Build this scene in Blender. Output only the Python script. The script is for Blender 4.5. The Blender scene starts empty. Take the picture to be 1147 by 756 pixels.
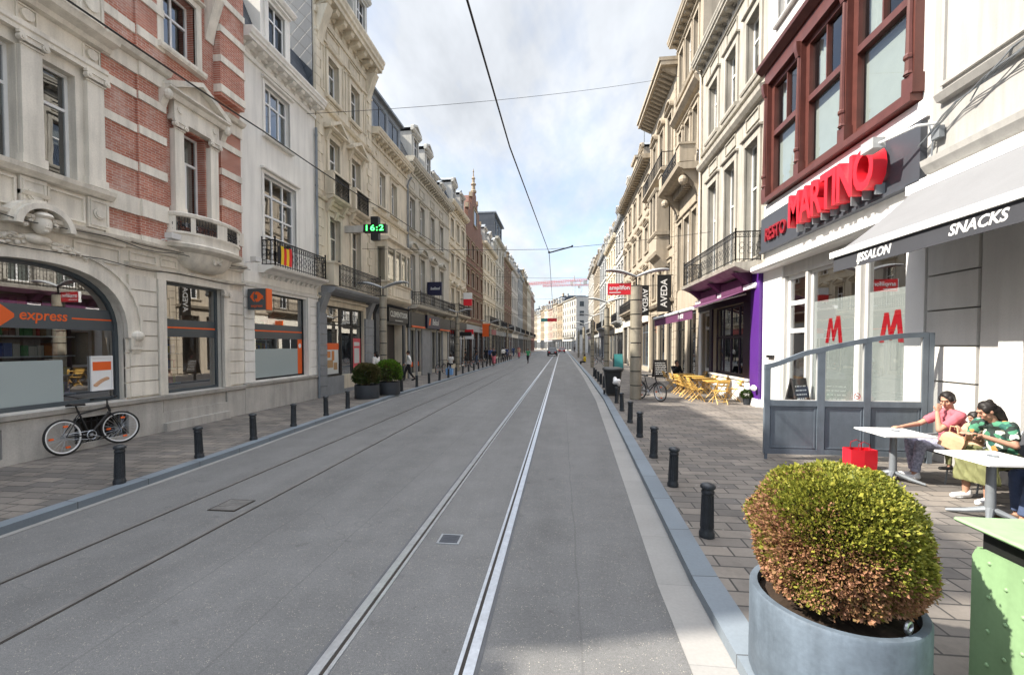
import bpy, bmesh, math, random
from mathutils import Vector, Matrix, noise as mnoise
RNG = random.Random(11)
SC = bpy.context.scene
COL = SC.collection
pi = math.pi
rad = math.radians
UP = Vector((0, 0, 1))

# ------------------------------------------------------------------ mesh helpers
class Fr:
    """Facade frame: a runs along the street, z up, d outwards from the wall plane."""
    def __init__(s, o, t, n):
        s.o = Vector(o); s.t = Vector(t).normalized(); s.n = Vector(n).normalized()
    def p(s, a, z, d=0.0):
        return s.o + s.t * a + s.n * d + UP * z
LF = Fr((-9.4, 0, 0), (0, 1, 0), (1, 0, 0))
RF = Fr((6.6, 0, 0), (0, 1, 0), (-1, 0, 0))
WF = Fr((0, 0, 0), (1, 0, 0), (0, 1, 0))      # a = x, d = y

class MB:
    def __init__(s):
        s.v = []; s.f = []; s.m = []; s.mi = 0
    def add(s, pts, faces):
        b = len(s.v)
        s.v.extend([tuple(p) for p in pts])
        for f in faces:
            s.f.append([b + i for i in f]); s.m.append(s.mi)
    def poly(s, pts): s.add(pts, [list(range(len(pts)))])
    def box(s, fr, a0, a1, z0, z1, d0, d1):
        p = [fr.p(a, z, d) for d in (d0, d1) for z in (z0, z1) for a in (a0, a1)]
        s.add(p, [(0, 1, 3, 2), (4, 6, 7, 5), (0, 4, 5, 1), (2, 3, 7, 6), (0, 2, 6, 4), (1, 5, 7, 3)])
    def wbox(s, x0, x1, y0, y1, z0, z1): s.box(WF, x0, x1, z0, z1, y0, y1)
    def bevbox(s, x0, x1, y0, y1, z0, z1, b=.02):
        pts = []
        for z, i in ((z0, b), (z0 + b, 0), (z1 - b, 0), (z1, b)):
            pts += [(x0+i, y0+b+i*0, z), (x0+b+i*0, y0+i, z), (x1-b, y0+i, z), (x1-i, y0+b, z), (x1-i, y1-b, z), (x1-b, y1-i, z), (x0+b, y1-i, z), (x0+i, y1-b, z)]
        s.loft([pts[k*8:k*8+8] for k in range(4)])
    def prism(s, fr, pts, d0, d1):
        n = len(pts)
        P = [fr.p(a, z, d0) for a, z in pts] + [fr.p(a, z, d1) for a, z in pts]
        s.add(P, [list(range(n)), list(range(n, 2*n))] + [(i, (i+1) % n, n + (i+1) % n, n + i) for i in range(n)])
    def extr(s, fr, prof, a0, a1):
        """profile [(d,z)...] swept along the facade"""
        n = len(prof)
        P = [fr.p(a0, z, d) for d, z in prof] + [fr.p(a1, z, d) for d, z in prof]
        s.add(P, [list(range(n)), list(range(n, 2*n))] + [(i, (i+1) % n, n + (i+1) % n, n + i) for i in range(n)])
    def loft(s, rings, cap=True, close=True):
        n = len(rings[0]); b = [p for r in rings for p in r]; F = []
        for k in range(len(rings)-1):
            for i in range(n if close else n-1):
                j = (i+1) % n
                F.append((k*n+i, k*n+j, (k+1)*n+j, (k+1)*n+i))
        if cap: F += [list(range(n)), list(range((len(rings)-1)*n, len(rings)*n))]
        s.add(b, F)
    def tube(s, path, r, k=6, closed=False):
        path = [Vector(p) for p in path]; n = len(path); rings = []
        rr = r if isinstance(r, (list, tuple)) else [r]*n
        prev = None
        for i, p in enumerate(path):
            if closed: t = path[(i+1) % n] - path[i-1]
            else: t = path[min(i+1, n-1)] - path[max(i-1, 0)]
            t = t.normalized() if t.length > 1e-9 else Vector((0, 0, 1))
            u = prev if prev is not None else (Vector((0, 0, 1)) if abs(t.z) < .9 else Vector((1, 0, 0)))
            u = (u - t*u.dot(t)); u = u.normalized() if u.length > 1e-6 else t.orthogonal().normalized()
            prev = u; w = t.cross(u)
            rings.append([p + (u*math.cos(2*pi*j/k) + w*math.sin(2*pi*j/k))*rr[i] for j in range(k)])
        if closed: rings.append(rings[0])
        s.loft(rings, cap=not closed)
    def lathe(s, prof, c=(0, 0, 0), k=16, cap=True):
        c = Vector(c)
        s.loft([[c + Vector((r*math.cos(2*pi*j/k), r*math.sin(2*pi*j/k), z)) for j in range(k)] for r, z in prof], cap=cap)
    def ball(s, c, rx, ry=None, rz=None, k=10, m=6, rot=None):
        ry = rx if ry is None else ry; rz = rx if rz is None else rz; c = Vector(c)
        R = []
        for i in range(m+1):
            th = max(.02, min(pi-.02, pi*i/m))
            ring = []
            for j in range(k):
                q = Vector((rx*math.sin(th)*math.cos(2*pi*j/k), ry*math.sin(th)*math.sin(2*pi*j/k), -rz*math.cos(th)))
                if rot is not None: q = rot @ q
                ring.append(c + q)
            R.append(ring)
        s.loft(R)
    def ring(s, fr, ac, zc, r, d, t=.008, k=12, ar=1.0):
        s.tube([fr.p(ac + r*ar*math.cos(2*pi*i/k), zc + r*math.sin(2*pi*i/k), d) for i in range(k)], t, 4, closed=True)
    def build(s, name, mats, parent=None, smooth=False, loc=None):
        org = Vector(loc) if loc is not None else (parent_loc(parent) if parent else Vector((0, 0, 0)))
        me = bpy.data.meshes.new(name)
        me.from_pydata([tuple(Vector(p) - org) for p in s.v], [], s.f)
        if not isinstance(mats, (list, tuple)): mats = [mats]
        for m in mats: me.materials.append(m)
        if len(mats) > 1: me.polygons.foreach_set('material_index', s.m)
        bm = bmesh.new(); bm.from_mesh(me)
        bmesh.ops.recalc_face_normals(bm, faces=bm.faces)
        bm.to_mesh(me); bm.free()
        if smooth:
            me.polygons.foreach_set('use_smooth', [True]*len(me.polygons))
            try: me.set_sharp_from_angle(angle=rad(42))
            except Exception: pass
        me.update()
        o = bpy.data.objects.new(name, me); COL.objects.link(o)
        if parent: o.parent = parent
        if loc is not None or not parent:
            if parent: o.location = org - parent_loc(parent)
            else: o.location = org
        return o

def parent_loc(o):
    v = Vector((0, 0, 0))
    while o is not None:
        v += o.location; o = o.parent
    return v

def tag(o, label=None, cat=None, group=None, kind=None):
    if label: o['label'] = label
    if cat: o['category'] = cat
    if group: o['group'] = group
    if kind: o['kind'] = kind
    return o

def thing(name, label, cat, loc=(0, 0, 0), group=None):
    o = bpy.data.objects.new(name, None); COL.objects.link(o); o.location = loc
    o.empty_display_size = .2
    return tag(o, label, cat, group)

def clone(o, parent=None):
    c = o.copy(); COL.objects.link(c); c.parent = parent
    for ch in list(o.children): clone(ch, c)
    return c

def text(name, s, size, mat, r, up, pos, parent=None, extrude=.006, bold=0., shear=0., align='CENTER', sx=1.0, space=1.0, fit=None):
    """lettering as a mesh: r reading direction, up, pos centre of the baseline"""
    cu = bpy.data.curves.new(name, 'FONT'); cu.body = s; cu.size = size; cu.extrude = extrude; cu.offset = bold
    cu.shear = shear; cu.align_x = align; cu.align_y = 'CENTER'; cu.resolution_u = 3; cu.space_character = space
    t = bpy.data.objects.new(name, cu); COL.objects.link(t)
    dg = bpy.context.evaluated_depsgraph_get(); dg.update()
    me = bpy.data.meshes.new_from_object(t.evaluated_get(dg))
    bpy.data.objects.remove(t); bpy.data.curves.remove(cu)
    if fit:
        xs = [v.co.x for v in me.vertices]; k = fit/(max(xs)-min(xs)); c0 = (max(xs)+min(xs))/2
        for v in me.vertices: v.co.x = (v.co.x-c0)*k
    r = Vector(r).normalized(); up = Vector(up).normalized(); n = r.cross(up)
    org = parent_loc(parent) if parent else Vector((0, 0, 0))
    M = Matrix(((r.x*sx, up.x, n.x, pos[0]-org.x), (r.y*sx, up.y, n.y, pos[1]-org.y), (r.z*sx, up.z, n.z, pos[2]-org.z), (0, 0, 0, 1)))
    me.transform(M); me.materials.clear(); me.materials.append(mat)
    o = bpy.data.objects.new(name, me); COL.objects.link(o)
    if parent: o.parent = parent
    return o

# ------------------------------------------------------------------ materials
M = {}
def newmat(name):
    m = bpy.data.materials.new(name); m.use_nodes = True; nt = m.node_tree
    b = nt.nodes['Principled BSDF']; M[name] = m
    return m, nt, b
def N(nt, typ, **kw):
    n = nt.nodes.new(typ)
    for k, v in kw.items():
        if k.startswith('i_'): n.inputs[k[2:].replace('_', ' ')].default_value = v
        else: setattr(n, k, v)
    return n
def L(nt, a, b): nt.links.new(a, b)
def coords(nt): return N(nt, 'ShaderNodeTexCoord').outputs['Object']
def noise(nt, vec, scale, detail=4, rough=.55, stretch=None):
    if stretch:
        mp = N(nt, 'ShaderNodeMapping'); mp.inputs['Scale'].default_value = stretch
        L(nt, vec, mp.inputs['Vector']); vec = mp.outputs['Vector']
    n = N(nt, 'ShaderNodeTexNoise'); n.inputs['Scale'].default_value = scale
    n.inputs['Detail'].default_value = detail; n.inputs['Roughness'].default_value = rough
    L(nt, vec, n.inputs['Vector']); return n.outputs['Fac']
def mrange(nt, val, a, b, c, d):
    n = N(nt, 'ShaderNodeMapRange'); L(nt, val, n.inputs['Value'])
    for k, x in zip(('From Min', 'From Max', 'To Min', 'To Max'), (a, b, c, d)): n.inputs[k].default_value = x
    return n.outputs['Result']
def math2(nt, op, a, b):
    n = N(nt, 'ShaderNodeMath', operation=op)
    for i, x in enumerate((a, b)):
        if isinstance(x, (int, float)): n.inputs[i].default_value = x
        else: L(nt, x, n.inputs[i])
    return n.outputs[0]
def mix(nt, fac, a, b, mode='MIX'):
    n = N(nt, 'ShaderNodeMix', data_type='RGBA', blend_type=mode)
    for sock, x in ((n.inputs['Factor'], fac), (n.inputs['A'], a), (n.inputs['B'], b)):
        if isinstance(x, (int, float)): sock.default_value = x
        elif isinstance(x, (tuple, list)): sock.default_value = tuple(x)[:3] + (1,)
        else: L(nt, x, sock)
    return n.outputs['Result']
def bump(nt, b, h, strength=.3, dist=.01):
    n = N(nt, 'ShaderNodeBump'); n.inputs['Strength'].default_value = strength; n.inputs['Distance'].default_value = dist
    L(nt, h, n.inputs['Height']); L(nt, n.outputs['Normal'], b.inputs['Normal'])
def vary(nt, base, vec, var, scale, fine, streak):
    """weathering: blotches, grain and rain streaks of the surface itself"""
    f = mrange(nt, noise(nt, vec, scale, 5), .25, .75, 1-var, 1+var)
    if fine: f = math2(nt, 'MULTIPLY', f, mrange(nt, noise(nt, vec, 38, 3), .25, .75, 1-fine, 1+fine))
    if streak:
        s = noise(nt, vec, 1.0, 5, .6, (5.0, 5.0, .45))
        f = math2(nt, 'MULTIPLY', f, mrange(nt, s, .42, .68, 1.0, 1-streak))
    return mix(nt, 1.0, base, f, 'MULTIPLY')
def pbr(name, col, rough=.7, var=.1, scale=1.6, fine=.05, bmp=0., metal=0., streak=0., spec=.4, coat=0.):
    m, nt, b = newmat(name)
    vec = coords(nt)
    L(nt, vary(nt, col, vec, var, scale, fine, streak), b.inputs['Base Color'])
    b.inputs['Roughness'].default_value = rough; b.inputs['Metallic'].default_value = metal
    b.inputs['Specular IOR Level'].default_value = spec; b.inputs['Coat Weight'].default_value = coat
    if bmp: bump(nt, b, noise(nt, vec, 55, 4), bmp, .006)
    return m
def flat(name, col, rough=.5, metal=0., spec=.4):
    return pbr(name, col, rough, .06, 3, .03, metal=metal, spec=spec)
def brickmat(name, c1, c2, mortar, w=.22, h=.072, mw=.011, plane='yz', rot=0., offset=.5, rough=.85, var=.14, streak=.1, bmp=.35, scale=1.2, bloom=0., gum=0.):
    m, nt, b = newmat(name)
    vec = coords(nt)
    sp = N(nt, 'ShaderNodeSeparateXYZ'); L(nt, vec, sp.inputs[0])
    cb = N(nt, 'ShaderNodeCombineXYZ')
    L(nt, sp.outputs['XYZ'.index(plane[0].upper())], cb.inputs[0]); L(nt, sp.outputs['XYZ'.index(plane[1].upper())], cb.inputs[1])
    v = cb.outputs[0]
    if rot:
        mp = N(nt, 'ShaderNodeMapping'); mp.inputs['Rotation'].default_value = (0, 0, rot); L(nt, v, mp.inputs['Vector']); v = mp.outputs[0]
    t = N(nt, 'ShaderNodeTexBrick', offset=offset, squash=1.0)
    for k, x in (('Scale', 1.0), ('Mortar Size', mw), ('Mortar Smooth', .2), ('Bias', 0.), ('Brick Width', w), ('Row Height', h)): t.inputs[k].default_value = x
    for k, x in (('Color1', c1), ('Color2', c2), ('Mortar', mortar)): t.inputs[k].default_value = tuple(x) + (1,)
    L(nt, v, t.inputs['Vector'])
    col = vary(nt, t.outputs['Color'], vec, var, scale, .06, streak)
    if bloom:   # salt bloom and limewash remains on the bricks
        col = mix(nt, math2(nt, 'MULTIPLY', mrange(nt, noise(nt, vec, 1.5, 6, .7), .50, .68, 0., 1.), bloom), col, (.62, .52, .46))
    if gum:     # trodden gum and drips
        vo = N(nt, 'ShaderNodeTexVoronoi'); vo.inputs['Scale'].default_value = 5.5; L(nt, vec, vo.inputs['Vector'])
        col = mix(nt, math2(nt, 'MULTIPLY', mrange(nt, vo.outputs['Distance'], .07, .10, 1., 0.), gum), col, (.30, .29, .27))
        col = mix(nt, math2(nt, 'MULTIPLY', mrange(nt, noise(nt, vec, 1.3, 5, .65), .56, .68, 0., 1.), .45), col, (.07, .065, .06))
    L(nt, col, b.inputs['Base Color'])
    b.inputs['Roughness'].default_value = rough; b.inputs['Specular IOR Level'].default_value = .35
    h_ = math2(nt, 'SUBTRACT', 1.0, t.outputs['Fac'])
    h_ = math2(nt, 'ADD', h_, math2(nt, 'MULTIPLY', noise(nt, vec, 30, 3), .35))
    bump(nt, b, h_, bmp, .008)
    return m
def glassmat(name, tint=(.62, .66, .66), base=.12, rough=.0, ior=1.55):
    """a thin pane: see-through with a mirror reflection that grows at grazing angles"""
    m, nt, b = newmat(name)
    nt.nodes.remove(b); out = nt.nodes['Material Output']
    tr = N(nt, 'ShaderNodeBsdfTransparent'); tr.inputs['Color'].default_value = tint + (1,)
    gl = N(nt, 'ShaderNodeBsdfGlossy'); gl.inputs['Roughness'].default_value = rough; gl.inputs['Color'].default_value = (.95, .97, 1, 1)
    g = N(nt, 'ShaderNodeNewGeometry'); dt = N(nt, 'ShaderNodeVectorMath', operation='DOT_PRODUCT'); L(nt, g.outputs['Incoming'], dt.inputs[0]); L(nt, g.outputs['Normal'], dt.inputs[1])
    c = math2(nt, 'SUBTRACT', 1.0, math2(nt, 'MINIMUM', math2(nt, 'ABSOLUTE', dt.outputs['Value'], 0), 1.0))
    f = math2(nt, 'MINIMUM', math2(nt, 'ADD', math2(nt, 'MULTIPLY', math2(nt, 'POWER', c, 4.0), .9), base), 1.0)   # same from both sides
    mx = N(nt, 'ShaderNodeMixShader'); L(nt, f, mx.inputs[0]); L(nt, tr.outputs[0], mx.inputs[1]); L(nt, gl.outputs[0], mx.inputs[2])
    L(nt, mx.outputs[0], out.inputs['Surface'])
    if 'old' in name:
        bp = N(nt, 'ShaderNodeBump'); bp.inputs['Strength'].default_value = .018; bp.inputs['Distance'].default_value = .05
        L(nt, noise(nt, coords(nt), 1.6, 1), bp.inputs['Height']); L(nt, bp.outputs[0], gl.inputs['Normal'])
    return m
def lamp(name, col, s):
    m, nt, b = newmat(name)
    b.inputs['Base Color'].default_value = tuple(c*.3 for c in col) + (1,)
    b.inputs['Emission Color'].default_value = col + (1,); b.inputs['Emission Strength'].default_value = s
    return m

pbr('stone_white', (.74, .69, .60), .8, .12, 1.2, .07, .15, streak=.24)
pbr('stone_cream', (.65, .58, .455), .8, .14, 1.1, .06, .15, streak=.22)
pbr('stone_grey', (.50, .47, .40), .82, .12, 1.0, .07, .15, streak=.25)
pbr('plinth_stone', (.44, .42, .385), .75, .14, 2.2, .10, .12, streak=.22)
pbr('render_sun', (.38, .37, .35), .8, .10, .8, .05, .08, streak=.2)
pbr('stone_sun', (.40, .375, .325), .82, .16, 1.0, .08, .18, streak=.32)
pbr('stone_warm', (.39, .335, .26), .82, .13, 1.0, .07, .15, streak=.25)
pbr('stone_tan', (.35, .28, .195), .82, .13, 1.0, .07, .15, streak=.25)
pbr('shop_dark', (.045, .05, .055), .45, .15, 2.2, .08)
pbr('stone_blue', (.24, .25, .26), .62, .14, 2.2, .10, .12, streak=.12)
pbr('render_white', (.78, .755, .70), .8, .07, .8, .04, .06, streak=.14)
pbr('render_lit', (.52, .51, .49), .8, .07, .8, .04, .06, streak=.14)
pbr('render_pale', (.50, .48, .44), .8, .08, .8, .04, .08, streak=.15)
pbr('render_pink', (.42, .31, .25), .8, .08, .8, .04, .08, streak=.15)
pbr('render_grey', (.36, .37, .37), .8, .08, .8, .04, .08, streak=.12)
pbr('panel_grey', (.62, .61, .585), .75, .09, .8, .04, .08, streak=.08)
pbr('paint_white', (.80, .80, .79), .45, .03, 2, .02, streak=.03)
pbr('paint_cream', (.70, .66, .57), .5, .05, 2, .02, streak=.06)
pbr('wood_red', (.100, .034, .027), .38, .18, 4, .08, .05, streak=.12)
pbr('wood_dark', (.035, .03, .03), .45, .15, 4, .08)
pbr('purple', (.085, .022, .20), .35, .10, 2, .04)
pbr('purple_dark', (.022, .010, .035), .4, .10, 2, .04)
pbr('purple_cloth', (.10, .028, .078), .8, .10, 3, .05)
pbr('cloth_grey', (.17, .173, .18), .85, .05, 2, .04)
pbr('cloth_dark', (.045, .047, .055), .8, .08, 2, .05)
pbr('iron', (.012, .012, .014), .5, .2, 8, .1)
pbr('bollard_iron', (.022, .026, .031), .42, .3, 9, .2, .1, streak=.15)
pbr('zinc', (.22, .24, .26), .55, .15, 2, .05, metal=.3, streak=.12)
pbr('steel', (.45, .47, .5), .35, .12, 6, .06, metal=.8)
pbr('rail_steel', (.62, .64, .68), .30, .15, 7, .10, metal=.85)
pbr('rust_rail', (.040, .034, .030), .6, .2, 5, .10, metal=.4)
pbr('frame_grey', (.125, .152, .182), .45, .16, 3, .06, streak=.18)
pbr('sign_grey', (.055, .06, .072), .45, .08, 3, .03)
pbr('black', (.012, .012, .013), .45, .15, 5, .05)
pbr('bin_black', (.018, .02, .022), .42, .2, 6, .06)
pbr('rubber', (.015, .015, .015), .75, .2, 10, .1)
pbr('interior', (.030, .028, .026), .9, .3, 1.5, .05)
pbr('interior_warm', (.36, .26, .17), .9, .35, 1.1, .05)
pbr('plastic_white', (.75, .75, .74), .4, .03, 3, .02)
pbr('curtain', (.60, .59, .55), .9, .06, 3, .04)
pbr('blind', (.30, .33, .315), .8, .05, 3, .03)
pbr('blind_green', (.13, .20, .17), .8, .05, 3, .03)
pbr('frosted', (.33, .385, .385), .38, .03, 1, .02, spec=.6)
pbr('frosted_pale', (.60, .62, .60), .4, .03, 1, .02, spec=.5)
pbr('band_grey', (.06, .075, .085), .3, .05, 2, .02, spec=.6)
pbr('orange', (.75, .12, .02), .45, .04, 3, .02)
pbr('red_sign', (.62, .018, .03), .35, .05, 3, .02)
pbr('red_bright', (.70, .02, .035), .35, .06, 5, .02)
pbr('red_dark', (.25, .012, .02), .45, .06, 5, .02)
pbr('pink_poster', (.65, .10, .12), .5, .05, 5, .02)
pbr('navy', (.012, .014, .045), .4, .06, 3, .02)
pbr('blue_bag', (.18, .36, .65), .5, .1, 3, .02)
pbr('teal', (.05, .25, .25), .6, .06, 3, .02)
pbr('yellow_wood', (.66, .40, .10), .5, .12, 9, .06, streak=.1)
pbr('yellow', (.75, .55, .03), .6, .06, 3, .02)
pbr('green_bin', (.24, .38, .20), .45, .12, 3, .05, streak=.18)
pbr('green_cloth', (.05, .30, .12), .8, .1, 5, .03)
pbr('planter_grey', (.11, .14, .175), .6, .22, 5, .10, .15, streak=.35)
pbr('planter_dark', (.03, .035, .042), .6, .16, 3, .08, .1)
pbr('soil', (.035, .022, .014), .95, .3, 12, .2, .4)
pbr('copper_grey', (.30, .27, .21), .55, .18, 4, .08, metal=.15, streak=.2)
pbr('skin', (.40, .22, .15), .7, .05, 6, .03)
pbr('skin_pale', (.60, .38, .29), .55, .05, 6, .03)
pbr('hair', (.012, .009, .008), .55, .3, 25, .2)
pbr('hair_brown', (.06, .032, .018), .55, .3, 25, .2)
pbr('shirt_pink', (.46, .12, .15), .85, .10, 9, .04)
pbr('shirt_white', (.72, .71, .68), .85, .08, 9, .04)
pbr('shirt_beige', (.50, .32, .22), .85, .10, 9, .04)
pbr('shirt_blue', (.05, .09, .22), .85, .10, 9, .04)
pbr('shirt_black', (.014, .014, .018), .85, .10, 9, .04)
pbr('skirt_olive', (.165, .17, .075), .8, .15, 9, .04)
pbr('jeans', (.06, .085, .16), .85, .12, 20, .08)
pbr('trousers_black', (.016, .016, .02), .85, .12, 20, .08)
pbr('shoe_white', (.74, .74, .74), .6, .05, 9, .04)
pbr('shoe_brown', (.13, .08, .05), .6, .15, 9, .04)
pbr('shoe_black', (.015, .015, .015), .5, .15, 9, .04)
pbr('car_black', (.016, .02, .028), .22, .05, 3, .01, spec=.6, coat=.6)
pbr('car_red', (.30, .015, .02), .22, .05, 3, .01, spec=.6, coat=.6)
pbr('tyre', (.018, .018, .018), .8, .1, 8, .05)
pbr('tail_red', (.45, .01, .012), .25, .05, 3, .01)
pbr('eye', (.03, .02, .015), .15, .05, 3, .01)
pbr('lips', (.42, .15, .13), .5, .05, 3, .01)
pbr('flag_red', (.62, .03, .03), .8, .06, 3, .03)
pbr('flag_yellow', (.75, .50, .03), .8, .06, 3, .03)
pbr('bark', (.08, .06, .045), .9, .2, 8, .1, .4)
pbr('crane_red', (.38, .05, .04), .6, .06, 2, .02)
pbr('crane_white', (.45, .40, .38), .6, .06, 2, .02)
pbr('dormer_pale', (.55, .54, .50), .75, .08, 1, .04, .1, streak=.15)
pbr('photo_food', (.50, .30, .20), .6, .5, 9, .1)
pbr('bag_beige', (.55, .33, .20), .8, .15, 9, .05)
pbr('terracotta', (.36, .12, .06), .85, .12, 5, .08)
lamp('led_green', (.05, 1.0, .12), 2.2)
glassmat('glass_clear', (.85, .88, .87), base=.05); glassmat('glass', base=.16); glassmat('glass_old', (.55, .59, .59), .22); glassmat('glass_shop', (.78, .81, .81), .31)
glassmat('glass_screen', (.88, .91, .90), .08)
m, nt, b = newmat('glass_dark')   # far windows: dark rooms behind glass
b.inputs['Base Color'].default_value = (.02, .024, .028, 1); b.inputs['Roughness'].default_value = .04; b.inputs['IOR'].default_value = 1.5
b.inputs['Specular IOR Level'].default_value = .6
brickmat('brick_red', (.46, .18, .12), (.36, .125, .085), (.50, .40, .34), .19, .058, .0065, var=.20, streak=.12, bmp=.22, bloom=.42)
brickmat('brick_far', (.20, .085, .055), (.16, .068, .045), (.22, .175, .14), .3, .09, .011, var=.14, streak=.1)
brickmat('slate', (.075, .085, .10), (.055, .065, .08), (.022, .025, .03), .30, .22, .012, var=.18, rough=.55, offset=.5, bmp=.5)
brickmat('slate_diamond', (.065, .08, .095), (.05, .062, .076), (.02, .024, .028), .42, .42, .014, plane='xz', rot=pi/4, offset=0., rough=.5, bmp=.6)
brickmat('roof_tile', (.16, .075, .05), (.12, .055, .04), (.06, .03, .025), .22, .26, .012, var=.2, rough=.8)
brickmat('pavers', (.200, .176, .152), (.112, .103, .096), (.045, .042, .040), .42, .21, .010, plane='xy', var=.32, streak=0., rough=.8, bmp=.35, scale=.9, gum=.5)
brickmat('kerb_blue', (.165, .195, .225), (.150, .178, .205), (.06, .065, .07), 30.0, 1.0, .006, plane='xy', offset=.0, var=.12, streak=0., rough=.6, bmp=.1)
brickmat('gutter', (.27, .262, .25), (.245, .24, .23), (.20, .195, .19), 30.0, 1.0, .005, plane='xy', offset=.0, var=.12, streak=0., rough=.75, bmp=.1)
def asphalt():
    m, nt, b = newmat('asphalt'); vec = coords(nt)
    sp = N(nt, 'ShaderNodeSeparateXYZ'); L(nt, vec, sp.inputs[0])
    big = noise(nt, vec, .35, 6, .62, (2.2, .30, 1)); med = noise(nt, vec, 1.7, 5, .65)
    f = math2(nt, 'MULTIPLY', mrange(nt, big, .25, .75, .76, 1.22), mrange(nt, med, .3, .7, .88, 1.12))
    f = math2(nt, 'MULTIPLY', f, mrange(nt, noise(nt, vec, 160, 2, .75), .3, .7, .62, 1.38))
    f = math2(nt, 'MULTIPLY', f, mrange(nt, noise(nt, vec, 45, 3, .7), .3, .7, .84, 1.16))
    # drips and spots
    f = math2(nt, 'MULTIPLY', f, mrange(nt, noise(nt, vec, 4.5, 3, .5), .66, .74, 1.0, .80))
    vo = N(nt, 'ShaderNodeTexVoronoi'); vo.inputs['Scale'].default_value = 60; L(nt, vec, vo.inputs['Vector'])
    spk = math2(nt, 'MULTIPLY', mrange(nt, vo.outputs['Distance'], .12, .26, 1., 0.), mrange(nt, noise(nt, vec, 14, 2), .46, .60, 0., 1.))
    col = mix(nt, 1.0, (.132, .131, .130), f, 'MULTIPLY')
    col = mix(nt, math2(nt, 'MULTIPLY', spk, .65), col, (.55, .50, .40))
    # cracks and tar seams
    wob = math2(nt, 'MULTIPLY', math2(nt, 'SUBTRACT', noise(nt, vec, 1.1, 4), .5), .09)
    crack = None
    for x0 in (-2.35, .15, -3.3):
        d = math2(nt, 'ABSOLUTE', math2(nt, 'ADD', math2(nt, 'SUBTRACT', sp.outputs['X'], x0), wob), 0)
        c = mrange(nt, d, .004, .012, 1., 0.); crack = c if crack is None else math2(nt, 'MAXIMUM', crack, c)
    ve = N(nt, 'ShaderNodeTexVoronoi', feature='DISTANCE_TO_EDGE'); ve.inputs['Scale'].default_value = .42
    dv = N(nt, 'ShaderNodeVectorMath', operation='ADD'); nz = N(nt, 'ShaderNodeTexNoise'); nz.inputs['Scale'].default_value = 2.0; L(nt, vec, nz.inputs['Vector']); L(nt, vec, dv.inputs[0]); L(nt, nz.outputs['Color'], dv.inputs[1]); L(nt, dv.outputs[0], ve.inputs['Vector'])
    c2 = math2(nt, 'MULTIPLY', mrange(nt, ve.outputs['Distance'], .001, .005, 1., 0.), mrange(nt, noise(nt, vec, .5, 2), .52, .6, 0., 1.))
    crack = math2(nt, 'MAXIMUM', crack, c2)
    col = mix(nt, math2(nt, 'MULTIPLY', crack, .28), col, (.05, .05, .05))
    L(nt, col, b.inputs['Base Color']); b.inputs['Roughness'].default_value = .78; b.inputs['Specular IOR Level'].default_value = .4
    bump(nt, b, noise(nt, vec, 120, 3), .5, .008)
asphalt()
def floral():
    m, nt, b = newmat('shirt_floral'); vec = coords(nt)
    vo = N(nt, 'ShaderNodeTexVoronoi'); vo.inputs['Scale'].default_value = 17; L(nt, vec, vo.inputs['Vector'])
    sp = N(nt, 'ShaderNodeSeparateColor'); L(nt, vo.outputs['Color'], sp.inputs[0])
    r = N(nt, 'ShaderNodeValToRGB'); r.color_ramp.interpolation = 'CONSTANT'; L(nt, sp.outputs[0], r.inputs[0])
    e = r.color_ramp.elements; e[0].position = 0; e[0].color = (.02, .035, .03, 1); e[1].position = .38; e[1].color = (.06, .22, .13, 1)
    for p, c in ((.6, (.55, .60, .52, 1)), (.78, (.02, .10, .08, 1)), (.88, (.50, .24, .07, 1))):
        x = e.new(p); x.color = c
    L(nt, r.outputs[0], b.inputs['Base Color']); b.inputs['Roughness'].default_value = .85
floral()
def leafmat(name, cols):
    m, nt, b = newmat(name)
    g = N(nt, 'ShaderNodeNewGeometry')
    r = N(nt, 'ShaderNodeValToRGB'); L(nt, g.outputs['Random Per Island'], r.inputs[0])
    e = r.color_ramp.elements
    e[0].position = 0; e[0].color = cols[0] + (1,); e[1].position = 1; e[1].color = cols[-1] + (1,)
    for i, c in enumerate(cols[1:-1]):
        x = e.new((i+1)/(len(cols)-1)); x.color = c + (1,)
    L(nt, r.outputs[0], b.inputs['Base Color']); b.inputs['Roughness'].default_value = .55
    b.inputs['Specular IOR Level'].default_value = .3
    nt2 = N(nt, 'ShaderNodeBsdfTranslucent'); L(nt, r.outputs[0], nt2.inputs['Color'])
    mx = N(nt, 'ShaderNodeMixShader'); mx.inputs[0].default_value = .25
    L(nt, b.outputs[0], mx.inputs[1]); L(nt, nt2.outputs[0], mx.inputs[2]); L(nt, mx.outputs[0], nt.nodes['Material Output'].inputs['Surface'])
leafmat('leaf_green', [(.085, .105, .014), (.165, .18, .024), (.25, .25, .036), (.36, .34, .06)])
leafmat('leaf_brown', [(.16, .125, .035), (.31, .165, .085), (.43, .22, .135), (.22, .115, .055)])
leafmat('leaf_deep', [(.022, .045, .01), (.035, .07, .012), (.06, .10, .018)])
leafmat('leaf_bright', [(.06, .14, .012), (.10, .20, .018), (.15, .27, .025)])
leafmat('leaf_dry', [(.05, .06, .02), (.09, .085, .03), (.13, .10, .04)])
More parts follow.
